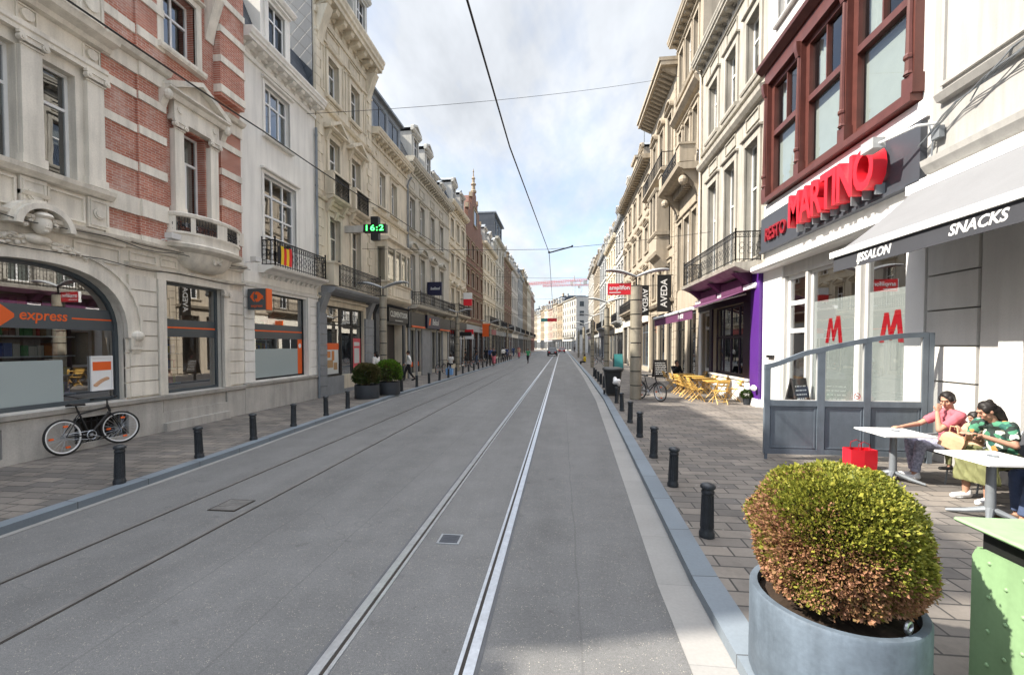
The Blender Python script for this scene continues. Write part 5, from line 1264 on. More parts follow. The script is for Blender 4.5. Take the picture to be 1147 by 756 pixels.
G1 = [(0, .2), (.06, .2), (.06, 1.1), (.14, 1.1), (.14, 2.0), (.24, 2.0), (.24, 2.9), (.34, 2.9), (.34, 3.7), (.42, 3.7), (.42, 4.4), (.5, 4.7), (.58, 4.4), (.58, 3.7), (.66, 3.7), (.66, 2.9), (.76, 2.9), (.76, 2.0), (.86, 2.0), (.86, 1.1), (.94, 1.1), (.94, .2), (1, .2)]
r_ = house(LF, 42.3, 52, 14.0, 'brick_far', 'red brick house with a stepped gable topped by a carved stone spire', 'gable_house', nwin=4, roof='pitch', gable=G1, trim='stone_tan', balcony=False, dorm=0, chim=False)
mb = MB()
for x, y in ((.0, .2), (.14, 2.0), (.34, 3.7), (.66, 3.7), (.86, 2.0), (1., .2)): mb.box(LF, 42.3+9.7*x-.2, 42.3+9.7*x+.2, 14+y, 14+y+.45, -.3, .05)
surround(mb, LF, 46.4, 47.9, 15.0, 16.6, .15, .08, .2, .12); mb.build('gable_coping', M['stone_tan'], r_)
mb = MB(); mb.box(LF, 46.45, 47.85, 15.0, 16.6, -.02, .03); mb.build('window', M['glass_dark'], r_)
spire(LF, 47.15, 18.6, -.15, 2.6, r_)
house(LF, 52, 62, 14.6, 'stone_cream', 'pale cream house between the red gable and the tall slate sided house', nwin=4, dorm=3)
r_ = house(LF, 62, 71, 17.6, 'stone_grey', 'tall grey house with a blue slate side wall rising over its neighbours', nwin=3, floors=4, roof='flat', dorm=0, rh=.5, chim=False)
mb = MB(); wallgrid(mb, LF, 62.05, 70.9, 17.85, 20.9, [(63, 64.2, 18.4, 20.2), (65.8, 67, 18.4, 20.2), (68.6, 69.8, 18.4, 20.2)], .15, -.3, skip_room=True); shell(mb, LF, 62.05, 70.9, 17.85, 20.9, 8.5, -.3); o = mb.build('attic', M['slate'], r_)
for a in (63, 65.8, 68.6): window(o, LF, a, a+1.2, 18.4, 20.2, 'paint_white', 'glass_dark', -.4, name='attic_window')
mb = MB(); mb.wbox(-18, -9.5, 61.94, 61.99, 13.9, 20.85); mb.build('slate_cladding', M['slate'], r_)
mb = MB(); mb.box(LF, 61.9, 71, 20.9, 21.1, -8.6, .1); mb.build('attic_roof', M['zinc'], r_)
house(LF, 71, 82, 16.4, 'brick_far', 'brown brick house with pale window frames beyond the slate sided house', nwin=4, trim='stone_tan', dorm=3)
house(LF, 82, 94, 16.8, 'render_pale', 'pale rendered house with a row of dormers far down the shaded side', nwin=4, dorm=3, det=0)
r_ = house(LF, 94, 106, 17.6, 'render_grey', 'dark grey house with a glassy roof storey far down the shaded side', nwin=4, floors=4, roof='flat', det=0, dorm=0)
house(LF, 106, 120, 18.6, 'stone_tan', 'tan house with many window columns far down the shaded side', nwin=5, floors=4, det=0, dorm=4)
house(LF, 120, 135, 17.5, 'stone_cream', 'cream house next to last on the shaded side', nwin=5, floors=4, det=0, dorm=4)
house(LF, 135, 151, 17.0, 'render_pink', 'pinkish house last on the shaded side of the street', nwin=5, floors=4, det=0, dorm=4)
r5 = house(RF, 34, 48, 16.4, 'stone_warm', 'long warm stone house with a turret dormer and spike beyond the deep eave', nwin=5, ped=2, dorm=2, g=5, cd=.8)
mb = MB(); mb.box(RF, 39.2, 41.2, 16.4, 18.3, -2, .2); mb.extr(RF, [(-2, 18.3), (.35, 18.3), (.4, 18.5), (-2, 18.6)], 39.1, 41.3); mb.build('turret_dormer', M['stone_warm'], r5)
mb = MB(); mb.lathe([(.9, 0), (.5, .6), (.12, 1.0), (.2, 1.25), (.05, 1.4), (.03, 3.6)], RF.p(40.2, 18.6, -.6), 8); mb.build('spike', M['zinc'], r5)
house(RF, 48, 55, 16.2, 'render_pale', 'pale grey house with a dark slate attic on the sunny side', nwin=3, dorm=2, trim='render_grey')
house(RF, 55, 66, 15.6, 'stone_cream', 'sunlit cream house with an iron balcony and three dormers', nwin=4, ped=1, dorm=3)
house(RF, 66, 78, 16.2, 'render_grey', 'grey rendered house halfway down the sunny side', nwin=4, dorm=3, det=0)
house(RF, 78, 92, 17.0, 'stone_warm', 'warm stone house with five window columns far down the sunny side', nwin=5, dorm=4, det=0)
house(RF, 92, 110, 18.6, 'render_pale', 'pale four storey house last on the sunny side before the bend', nwin=5, floors=4, dorm=4, det=0)
# the street bends: houses seen obliquely at its end
_d = Vector((-19.3, 80, 0)).normalized(); EF = Fr((4.9, 150, 0), _d, (-_d.y, _d.x, 0))
house(EF, 0, 19, 18.4, 'render_pale', 'tall white corner apartment house with flat roof at the bend of the street', 'apartment_house', nwin=6, floors=5, roof='flat', det=0, dorm=0, trim='stone_grey', depth=11, win='frame_grey', chim=False)
_b = MB(); f_ = Fr((4.9, 150, 0), (-EF.n.x, -EF.n.y, 0), (-_d.x, -_d.y, 0))
ENDS = [('stone_tan', 18.0, 'tan gabled house beside the white corner apartments'), ('stone_warm', 19.0, 'ochre house with tall chimneys at the bend'), ('render_pink', 17.5, 'pink rendered house at the bend of the street'), ('stone_cream', 18.0, 'cream house at the bend of the street with dark dormers'), ('stone_tan', 18.5, 'brownish house beyond the bend'), ('render_pale', 17.0, 'pale narrow house beyond the bend'), ('stone_warm', 17.5, 'sandy house beyond the bend'), ('render_pale', 18.5, 'farthest pale house closing the street view')]
a = 19
for m_, h_, l_ in ENDS:
    house(EF, a, a+9, h_, m_, l_, nwin=3, floors=4, det=0, dorm=2, balcony=False, rh=2.4); a += 9
# side of the white corner house facing the camera
rc = [o for o in bpy.data.objects if o.name == 'apartment_house'][0]
for k in range(4):
    for i in range(3): 
        z = 5.6+k*3.2; x = 1.2+i*3.0; window(rc, f_, x, x+1.5, z, z+1.7, 'frame_grey', 'glass_dark', .04, ft=.08)
# ------------------------------------------------------------------ signs
def cross_sign():
    t = thing('pharmacy_sign', 'lit cross shaped sign with green digits hanging out from the tall cream house', 'sign', (-9.3, 18.3, 7.2))
    f = Fr((0, 18.3, 0), (1, 0, 0), (0, -1, 0)); cx, cz = -8.02, 7.17
    mb = MB(); mb.box(f, cx-.17, cx+.17, cz-.5, cz+.5, -.12, .12); mb.box(f, cx-.5, cx-.17, cz-.17, cz+.17, -.118, .118); mb.box(f, cx+.17, cx+.5, cz-.17, cz+.17, -.118, .118); mb.build('cross_case', M['black'], t)
    mb = MB(); mb.box(f, -9.4, cx-.5, cz-.14, cz+.14, -.08, .08); mb.build('arm', M['render_pale'], t)
    text('digits', '16:2', .34, M['led_green'], (1, 0, 0), (0, 0, 1), f.p(cx+.02, cz, .126), t, .002, .002, 0, fit=.78, space=1.15)
cross_sign()
def shop_box_sign():
    t = thing('projecting_sign', 'dark square shop sign with an orange arrow emblem beside the white house window', 'sign', (-9.4, 12.25, 3.5))
    f = Fr((0, 12.2, 0), (1, 0, 0), (0, -1, 0)); x0, x1, z0, z1 = -9.3, -8.72, 3.2, 3.82
    mb = MB(); mb.box(f, x0, x1, z0, z1, -.15, .09); mb.build('case', M['band_grey'], t)
    mb = MB(); mb.box(f, x1, x1+.03, z0-.004, z1+.004, -.152, .092); mb.build('orange_edge', M['orange'], t)
    mb = MB(); emblem(mb, f, (x0+x1)/2, 3.58, .34, .09, .096); mb.box(f, x1-.1, x1-.07, 3.5, 3.53, .09, .096); mb.build('emblem', M['orange'], t)
    text('lettering', 'express', .12, M['orange'], (1, 0, 0), (0, 0, 1), f.p((x0+x1)/2, 3.31, .095), t, .002, .001)
    mb = MB(); mb.box(f, -9.42, x0, 3.3, 3.36, -.06, 0); mb.box(f, -9.42, x0, 3.66, 3.72, -.06, 0); mb.build('bracket', M['black'], t)
shop_box_sign()
def blue_sign():
    t = thing('projecting_sign', 'dark navy square sign with pale slanted lettering over the iron balcony', 'sign', (-9.4, 30, 6.1))
    f = Fr((0, 30, 0), (1, 0, 0), (0, -1, 0)); mb = MB(); mb.box(f, -9.36, -8.33, 5.62, 6.54, -.12, .1); mb.build('case', M['navy'], t)
    text('lettering', 'belisol', .26, M['frosted_pale'], (1, 0, 0), (0, 0, 1), f.p(-8.8, 6.08, .106), t, .002, .006, .2)
blue_sign()
def black_fascia_sign():
    t = thing('shop_sign', 'black board with ornate pale letters above the dark doorway of the oriel house', 'sign', LF.p(24.3, 3.95, .1))
    mb = MB(); mb.box(LF, 22.7, 25.7, 3.42, 4.18, .05, .16); mb.build('board', M['black'], t)
    text('lettering', 'CLEMENTOOR', .42, M['frosted_pale'], (0, 1, 0), (0, 0, 1), LF.p(24.2, 3.84, .165), t, .006, .008, 0, sx=.95)
    mb = MB(); mb.box(LF, 23.6, 24.8, 3.50, 3.53, .16, .168); mb.build('underline', M['frosted_pale'], t)
black_fascia_sign()
def hang_banner(y, x0, x1, z0, z1, flip, label):
    t = thing('banner', label, 'banner', (x1, y, z0)); f = Fr((0, y, 0), (1, 0, 0), (0, -1, 0))
    mb = MB(); mb.box(f, x0, x1, z0, z1, -.012, .012); mb.build('cloth', M['black'], t)
    mb = MB(); mb.tube([f.p(x0-.05, z1+.02, 0), f.p(6.62, z1+.02, 0)], .02, 6); mb.tube([f.p(x0-.05, z0-.02, 0), f.p(6.62, z0-.02, 0)], .02, 6); mb.build('rod', M['iron'], t)
    u = (0, 0, 1) if flip else (0, 0, -1)
    up = (-1, 0, 0) if flip else (1, 0, 0)
    text('lettering', 'AVEDA', .52*(z1-z0)/2.1, M['plastic_white'], u, up, f.p((x0+x1)/2, (z0+z1)/2, .016), t, .002, .008)
hang_banner(26.8, 5.62, 6.42, 4.15, 6.25, True, 'nearer black lettered banner of the pair on the sunny side')
hang_banner(31.0, 5.42, 5.95, 4.2, 6.2, False, 'black lettered banner just behind and left of the nearer black banner')
def small_sign(fr, a, z0, z1, d0, d1, mats, label, txt=None):
    t = thing('projecting_sign', label, 'sign', tuple(fr.p(a, z0, d0))); x = [fr.p(a, 0, d).x for d in (d0, d1)]; x.sort(); f = Fr((0, fr.p(a, 0, 0).y, 0), (1, 0, 0), (0, -1, 0))
    n = len(mats)
    for i, m_ in enumerate(mats):
        mb = MB(); mb.box(f, x[0], x[1], z1-(z1-z0)*(i+1)/n, z1-(z1-z0)*i/n, -.08, .08); mb.build('panel', M[m_], t)
    mb = MB(); q = fr.p(a, 0, 0).x; mb.tube([(q, f.o.y, (z0+z1)/2), (x[0] if abs(q-x[0]) < abs(q-x[1]) else x[1], f.o.y, (z0+z1)/2)], .03, 6); mb.build('bracket', M['iron'], t)
small_sign(LF, 40.2, 5.8, 7.0, .3, 1.1, ('plastic_white', 'red_bright'), 'white and red stacked sign high up before the red gable')
small_sign(LF, 40.8, 2.7, 3.6, .3, 1.1, ('red_bright', 'plastic_white'), 'red and white sign low over the pavement before the red gable')
small_sign(LF, 50.0, 3.1, 4.6, .3, 1.2, ('orange',), 'round edged orange sign under the red gable')
small_sign(LF, 36.6, 2.9, 3.25, .3, 1.8, ('black',), 'narrow black sign beside the cream house')
small_sign(RF, 36.5, 3.1, 4.3, .3, 1.0, ('orange',), 'orange square sign under the black banners')
small_sign(RF, 84.0, 4.5, 6.5, .3, 1.2, ('navy',), 'blue sign far down the sunny side')
def red_lamp_sign():
    t = thing('lamp_post_sign', 'red rectangular sign with white lettering fixed to the nearest right lamp post', 'sign', (2.4, 16.9, 4.1)); f = Fr((0, 16.9, 0), (1, 0, 0), (0, -1, 0))
    mb = MB(); mb.box(f, 1.72, 2.58, 4.03, 4.46, -.05, .05); mb.build('panel', M['red_sign'], t)
    text('lettering', 'amplifon', .22, M['plastic_white'], (1, 0, 0), (0, 0, 1), f.p(2.16, 4.29, .054), t, .002, .003); mb = MB(); mb.box(f, 1.78, 2.2, 4.1, 4.13, .05, .055); mb.box(f, 1.70, 1.72, 4.01, 4.48, -.052, .052); mb.build('small_print', M['plastic_white'], t)
red_lamp_sign()
def street_banner():
    t = thing('street_banner', 'teal and red banner hung across the far end of the street', 'banner', (-2.1, 75, 6.4)); f = Fr((0, 75, 0), (1, 0, 0), (0, -1, 0))
    mb = MB(); mb.box(f, -3.5, -2.4, 6.12, 6.65, -.02, .02); mb.build('teal_panel', M['teal'], t)
    mb = MB(); mb.box(f, -2.4, -.8, 6.12, 6.65, -.018, .018); mb.build('red_panel', M['red_sign'], t)
    text('lettering', 'GENT', .5, M['plastic_white'], (1, 0, 0), (0, 0, 1), f.p(-1.2, 6.45, .03), t, .002) if False else None
    mb = MB(); mb.tube([(-9.4, 75, 7.6), (-3.5, 75, 6.68), (-.8, 75, 6.68), (6.6, 75, 7.6)], .02, 5); mb.build('cable', M['iron'], t)
street_banner()
# ------------------------------------------------------------------ overhead wires
def wire(pts, r, label, sag=0., name='overhead_wire', n=24, extra=None):
    t = MB(); P = []
    for i in range(len(pts)-1):
        a, b = Vector(pts[i]), Vector(pts[i+1])
        for k in range(n+1):
            u = k/n; P.append(a.lerp(b, u) - UP*sag*4*u*(1-u))
    t.tube(P, r, 5); o = t.build(name, M['iron'], loc=pts[0]); return tag(o, label, 'wire')
wire([(-1.1, -4, 5.75), (-.95, 8, 5.75), (-.55, 19.2, 6.15), (-.9, 45, 6.0), (-1.0, 80, 6.0), (-1.0, 150, 6.0)], .014, 'contact wire running along the street above the shiny tram rails', .0)
wire([(-9.2, 19.5, 6.6), (-.55, 19.2, 6.3), (6.5, 20.2, 7.1)], .010, 'span wire that holds the contact wire at its kink', .04)
wire([(-9.3, 15.3, 10.6), (6.4, 25.5, 17.0)], .009, 'thin high wire sloping up from the white house to the balcony house', .25)
wire([(-8.9, 2.0, 8.42), (-9.0, 12.5, 8.62), (-9.0, 22, 9.05), (-8.9, 45, 10.2)], .022, 'thick black cable running along the fronts of the shaded houses', .1)
wire([(-9.3, 42, 9.0), (6.4, 44, 9.0)], .012, 'span wire crossing the street between the red gable and the sunny side', .35)
wire([(-9.3, 60, 8.5), (6.4, 60, 8.9)], .014, 'farthest span wire crossing the street', .3)
def pulloff():
    t = thing('wire_bracket', 'small dark strut pushing the contact wire aside under the span wire', 'wire bracket', (-.55, 19.2, 6.15)); mb = MB(); mb.tube([(-.55, 19.2, 6.15), (.45, 19.3, 6.42)], .03, 6); mb.build('strut', M['iron'], t); mb = MB(); mb.ball((-.55, 19.2, 6.17), .05); mb.ball((.45, 19.3, 6.44), .045); mb.build('clamp', M['iron'], t)
pulloff()
# ------------------------------------------------------------------ cranes beyond the roofs
def crane(base, H, ang, L1_, L2_, label, rise=0.):
    t = thing('tower_crane', label, 'crane', base); b = Vector(base)
    def lattice(p, q, w, n, m, nm):
        p, q = Vector(p), Vector(q); ax = (q-p).normalized(); u = ax.orthogonal().normalized(); v = ax.cross(u); mb = MB(); C4 = [(u+v)*w/2, (u-v)*w/2, (-u-v)*w/2, (v-u)*w/2]
        for c in C4: mb.tube([p+c, q+c], .11, 4)
        for i in range(n):
            a, d = p.lerp(q, i/n), p.lerp(q, (i+1)/n)
            for k in range(4): mb.tube([a+C4[k], d+C4[(k+1) % 4]], .05, 4)
        return mb.build(nm, M[m], t)
    top = b+UP*H; d = Vector((math.cos(ang), math.sin(ang), 0))
    lattice(b, top, 1.8, 16, 'crane_white', 'mast'); lattice(top+UP*.5, top+UP*(.5+rise)+d*L1_, 1.4, 22, 'crane_red', 'jib'); lattice(top+UP*.5, top+UP*.5-d*L2_, 1.4, 6, 'crane_red', 'counter_jib')
    mb = MB(); c = top-d*(L2_-1.5); mb.wbox(c.x-1.3, c.x+1.3, c.y-1, c.y+1, c.z-2.2, c.z+.4); mb.build('counterweight', M['render_grey'], t)
    mb = MB(); c = top-UP*1.3+d*1.6; mb.wbox(c.x-.9, c.x+.9, c.y-.9, c.y+.9, c.z-1, c.z+1.2); mb.tube([top, top+UP*4], .4, 5); mb.build('cab', M['crane_white'], t)
crane((8.3, 300, 0), 45, pi-.1, 34, 9, 'nearer red tower crane over the roofs, its jib pointing left', -1.5)
crane((16, 380, 0), 53, pi+.35, 34, 10, 'pale red tower crane behind the nearer crane, with the longer jib', -2)
# ------------------------------------------------------------------ street furniture
SW = .1   # pavement height
def bollard_proto():
    t = thing('bollard', 'x', 'bollard', (0, 0, SW)); mb = MB()
    mb.lathe([(.078, 0), (.080, .05), (.070, .07), (.066, .10), (.057, .50), (.066, .51), (.068, .535), (.060, .55), (.060, .565)], (0, 0, SW), 18); mb.build('post', M['bollard_iron'], t, True)
    mb = MB(); mb.lathe([(.060, .565), (.078, .575), (.080, .598), (.066, .618), (.03, .634), (.004, .638)], (0, 0, SW), 18); mb.build('cap', M['bollard_iron'], t, True)
    mb = MB()
    for i in range(14):
        a = 2*pi*i/14; mb.tube([(.064*math.cos(a), .064*math.sin(a), SW+.11), (.0565*math.cos(a), .0565*math.sin(a), SW+.49)], .006, 4)
    mb.build('fluting', M['bollard_iron'], t); return t
BP = bollard_proto(); _first = [True]
def bollard(x, y, label, group, rz=0.):
    o = BP if _first[0] else clone(BP); _first[0] = False
    o.location = (x, y, SW); o.scale = (1, 1, .91); o.rotation_euler = (RNG.uniform(-.03, .03), RNG.uniform(-.03, .03), rz); o['label'] = label; o['group'] = group
RY = [4.84, 6.53, 8.16, 9.96, 11.78, 13.83, 15.7, 19.5, 21.3, 23.1, 24.9, 27.0, 28.8]
RL = ['iron bollard nearest the camera on the sunny kerb, beside the clipped bush', 'second iron bollard from the bush along the right kerb', 'third iron bollard from the bush along the right kerb', 'fourth iron bollard from the bush along the right kerb', 'fifth iron bollard from the bush, before the black wheelie bin', 'sixth iron bollard from the bush, nearer of the two before the wheelie bin', 'iron bollard with a crumpled bag on it beside the black wheelie bin']
for i, y in enumerate(RY): bollard(EDGE_R(y)+.66, y, RL[i] if i < 7 else 'distant iron bollard on the right kerb beyond the black wheelie bin', 'bollards along the right kerb', i)
LY = [5.74, 7.23, 8.74, 10.3, 11.98, 13.4]
LLb = ['dark bollard on the left kerb nearest the camera, in front of the bicycle', 'second dark bollard from the front on the left kerb', 'third dark bollard from the front on the left kerb, before the plain shop window', 'fourth dark bollard from the front on the left kerb', 'fifth dark bollard on the left kerb, before the orange poster window', 'sixth dark bollard on the left kerb, last before the two round planters']
for i, y in enumerate(LY): bollard(EDGE_L(y)-.30, y, LLb[i], 'bollards along the left kerb', i)
y = 18.6; i = 0
while y < 62:
    bollard(EDGE_L(y)-.30, y, 'dark bollard on the left kerb just beyond the two planters' if i == 0 else 'distant dark bollard in the left kerb row beyond the planters', 'bollards along the left kerb', i); y += 2.0; i += 1
def leaf_ball(c, rx, rz, n, size, mat, name, parent, flat=.0, mat2=None, seed=3, rough=.10, squash_bottom=-.55):
    """clipped bush: thousands of little leaf sprigs spread through the outer volume of a dome"""
    rr = random.Random(seed); mb = MB(); c = Vector(c)
    for i in range(n):
        while True:
            d = Vector((rr.gauss(0, 1), rr.gauss(0, 1), rr.gauss(0, 1))).normalized()
            if d.z > squash_bottom: break
        nz = 1 + rough*(mnoise.noise(d*2.3+Vector((seed, 0, 0)))*1.0 + .6*mnoise.noise(d*6+Vector((0, seed, 0))))
        sq = 1.0/max(abs(d.z)**2.8+((d.x**2+d.y**2)**.5)**2.8, .01)**(1/2.8)
        r = nz*sq*(1 - abs(rr.gauss(0, .055)) - (.10*rr.random() if rr.random() < .3 else 0) + (.05*rr.random() if rr.random() < .06 else 0))
        tp = 1-.24*max(0., -d.z-.12)
        p = c + Vector((d.x*rx*r*tp, d.y*rx*r*tp, d.z*rz*r))
        ax = (d + Vector((rr.uniform(-1, 1), rr.uniform(-1, 1), rr.uniform(-.6, 1)))*.8).normalized()
        sd = ax.cross(Vector((rr.uniform(-1, 1), rr.uniform(-1, 1), rr.uniform(-1, 1)))).normalized(); up2 = ax.cross(sd)
        s = size*rr.uniform(.45, 1.1)*(1.7 if rr.random() < .08 else 1); w = s*.36
        brown = mat2 and (mnoise.noise(p*4.0+Vector((seed, 2, 5)))*.9 - (p.z-c.z)/rz*.9 - (p.x-c.x)/rx*.35 + rr.gauss(0, .3)) > -.02
        mb.mi = 1 if brown else 0
        mb.add([p, p+ax*s*.5+sd*w+up2*s*.1, p+ax*s, p+ax*s*.5-sd*w+up2*s*.1], [(0, 1, 2, 3)])
    return mb.build(name, [M[mat]] + ([M[mat2]] if mat2 else []), parent)
def planter(x, y, r, h, wallm, label, bush, group, bc, brx, brz, n, size, mat, mat2=None, seed=1, bolt=True):
    t = thing('planter', label, 'planter', (x, y, SW), group); mb = MB()
    mb.lathe([(r*.985, 0), (r, .02), (r, h-.015), (r-.008, h), (r-.045, h), (r-.05, h-.02), (r-.05, h-.1)], (x, y, SW), 56, cap=False)
    mb.build('tub', M[wallm], t, True)
    mb = MB(); k = 30; R = []
    for q in (0, .35, .7, 1.0): R.append([(x+(r-.045)*max(q, .01)*math.cos(2*pi*j/k), y+(r-.045)*max(q, .01)*math.sin(2*pi*j/k), SW+h-.07+.03*RNG.random()) for j in range(k)])
    mb.loft(R, cap=False); mb.build('soil', M['soil'], t)
    if bolt:
        mb = MB(); a = -1.05; px, py = x+(r-.07)*math.cos(a), y+(r-.07)*math.sin(a); mb.tube([(px, py, SW+h-.04), (px, py, SW+h-.01)], .012, 8); mb.tube([(px+.028*math.cos(2*pi*j/12)*math.sin(-a), py+.028*math.cos(2*pi*j/12)*math.cos(a), SW+h+.018+.028*math.sin(2*pi*j/12)) for j in range(12)], .010, 6, True); mb.build('lifting_eye', M['steel'], t)
    b = thing('clipped_bush', bush, 'bush', (x, y, SW+h-.05), 'clipped bushes in planters')
    mb = MB(); rr = random.Random(seed)
    for i in range(16):
        a = rr.uniform(0, 2*pi); mb.tube([(x+.04*math.cos(a), y+.04*math.sin(a), SW+h-.08), (x+brx*.4*math.cos(a), y+brx*.4*math.sin(a), bc-brz*.2), (x+brx*.75*math.cos(a), y+brx*.75*math.sin(a), bc+rr.uniform(-.1, .6)*brz*.6)], [.02, .012, .006], 5)
    mb.build('stem', M['bark'], b)
    leaf_ball((x, y, bc), brx, brz, n, size, mat, 'foliage', b, mat2=mat2, seed=seed)
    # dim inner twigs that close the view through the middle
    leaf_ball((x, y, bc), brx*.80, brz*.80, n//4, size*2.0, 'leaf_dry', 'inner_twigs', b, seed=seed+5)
planter(1.64, 2.82, .445, .54, 'planter_grey', 'big round blue grey planter at the lower right edge of the kerb', 'big clipped dome bush, yellow green on top and brown lower down, in the nearest planter', 'round planters', .955, .437, .44, 62000, .0205, 'leaf_green', 'leaf_brown', 4)
planter(-7.45, 16.1, .46, .52, 'planter_dark', 'dark round planter, the nearer of the pair on the left pavement', 'brownish olive clipped dome bush in the nearer left planter', 'round planters', .96, .50, .46, 6000, .055, 'leaf_dry', 'leaf_deep', 6, False)
planter(-7.15, 17.5, .46, .52, 'planter_dark', 'dark round planter, the farther of the pair on the left pavement', 'bright green clipped dome bush in the farther left planter', 'round planters', .99, .54, .52, 6000, .055, 'leaf_bright', 'leaf_deep', 8, False)
def lamp_post(x, y, label, r=.16, flip=False, two=True):
    t = thing('street_lamp', label, 'street lamp', (x, y, SW), 'banded street lamps'); mb = MB(); H = 4.25
    n = 8; hh = H/n
    for i in range(n): mb.lathe([(r, i*hh+.02), (r, (i+1)*hh-.02)], (x, y, SW), 20)
    mb.build('column', M['copper_grey'], t, True)
    for i in range(n+1):
        mb = MB(); mb.lathe([(r-.012, i*hh-.022), (r-.012, i*hh+.022)], (x, y, SW), 20)
        if i == n: mb.tube([(x, y, SW+H), (x, y, SW+H+.42)], .03, 8)
        mb.build('band', M['black'], t)
    for s in ((-1, 1) if two else ((1,) if flip else (-1,))):
        mb = MB(); R = []
        for i in range(11):
            u = i/10; px = x + s*u*1.15; z = SW+H+.36+.20*math.sin(u*2.0)+.05*u; w = .05+.14*math.sin(min(1, u*1.2)*pi*.55); th = .035+.03*math.sin(u*pi)
            R.append([(px, y+w*math.cos(2*pi*j/10), z+th*math.sin(2*pi*j/10)) for j in range(10)])
        mb.loft(R); mb.build('lamp_arm', M['render_grey'], t, True)
lamp_post(2.78, 16.9, 'banded street lamp nearest on the right pavement, beside the bicycle', .215)
LR = [(2.72, 27, 'second banded street lamp on the right pavement, behind the wheelie bin'), (2.75, 40, 'third banded street lamp along the right pavement'), (2.75, 55, 'fourth banded street lamp along the right pavement'), (2.75, 72, 'fifth banded street lamp along the right pavement')]
for a in LR: lamp_post(*a)
for a in [(-8.0, 19.0, 'banded street lamp behind the two round planters on the left'), (-8.2, 34, 'second banded street lamp on the left pavement'), (-8.2, 50, 'third banded street lamp on the left pavement'), (-8.2, 66, 'fourth banded street lamp on the left pavement')]: lamp_post(*a)
def wheelie():
    x, y = 2.07, 18.2; t = thing('wheelie_bin', 'black wheelie bin standing at the right kerb before the lamp post', 'wheelie bin', (x, y, SW))
    def rr(w, l, z): return [(x-w+.05, y-l, z), (x+w-.05, y-l, z), (x+w, y-l+.05, z), (x+w, y+l-.05, z), (x+w-.05, y+l, z), (x-w+.05, y+l, z), (x-w, y+l-.05, z), (x-w, y-l+.05, z)]
    mb = MB(); mb.loft([rr(.25, .27, SW+.06), rr(.26, .28, SW+.1), rr(.33, .36, SW+.96), rr(.36, .39, SW+.98), rr(.36, .39, SW+1.03)]); mb.build('body', M['bin_black'], t, True)
    mb = MB(); mb.loft([rr(.38, .41, SW+1.03), rr(.39, .42, SW+1.06), rr(.36, .38, SW+1.12), rr(.2, .2, SW+1.15)]); mb.tube([(x-.3, y+.45, SW+1.0), (x+.3, y+.45, SW+1.0)], .018, 6); mb.build('lid', M['bin_black'], t, True)
    for s in (-1, 1):
        mb = MB(); mb.tube([(x+s*.27, y+.3, SW+.1), (x+s*.33, y+.3, SW+.1)], .1, 14); mb.build('wheel', M['rubber'], t)
wheelie()
def crumpled(): 
    t = MB(); c = Vector((EDGE_R(15.7)+.66, 15.68, SW+.76)); rr = random.Random(2)
    for i in range(14): t.ball(c+Vector((rr.uniform(-.09, .09), rr.uniform(-.07, .07), rr.uniform(-.1, .12))), rr.uniform(.05, .09), None, rr.uniform(.05, .1), 8, 5)
    o = remesh(t, 'plastic_bag', .018, 'plastic_white', None, loc=(EDGE_R(15.7)+.66, 15.68, SW+.64), smooth=1); tag(o, 'crumpled white plastic bag set on top of a bollard by the wheelie bin', 'bag')
def remesh(mb, name, voxel, mat, parent, loc=None, smooth=2, wr=0.):
    me0 = bpy.data.meshes.new('t'); org = Vector(loc) if loc is not None else parent_loc(parent)
    me0.from_pydata([tuple(Vector(p)-org) for p in mb.v], [], mb.f)
    bm = bmesh.new(); bm.from_mesh(me0); bmesh.ops.recalc_face_normals(bm, faces=bm.faces); bm.to_mesh(me0); bm.free()
    o = bpy.data.objects.new('t', me0); COL.objects.link(o)
    m = o.modifiers.new('r', 'REMESH'); m.mode = 'VOXEL'; m.voxel_size = voxel
    if smooth: s = o.modifiers.new('s', 'SMOOTH'); s.factor = .5; s.iterations = smooth
    dg = bpy.context.evaluated_depsgraph_get(); dg.update(); me = bpy.data.meshes.new_from_object(o.evaluated_get(dg))
    bpy.data.objects.remove(o); bpy.data.meshes.remove(me0)
    if wr:
        nn = [v.normal.copy() for v in me.vertices]
        for v, n in zip(me.vertices, nn):
            c = v.co; q = Vector((c.x*9+c.z*4, c.y*9-c.z*3, c.z*(5 if wr < .011 else 1.5)))
            w_ = 1-abs(mnoise.noise(q))*2.2; v.co += n*wr*(w_*.8+mnoise.noise(q*2.3)*.5-.3)
        me.update()
    me.name = name; me.materials.clear(); me.materials.append(M[mat]); me.polygons.foreach_set('use_smooth', [True]*len(me.polygons))
    r = bpy.data.objects.new(name, me); COL.objects.link(r)
    if parent: r.parent = parent
    else: r.location = org
    return r
crumpled()
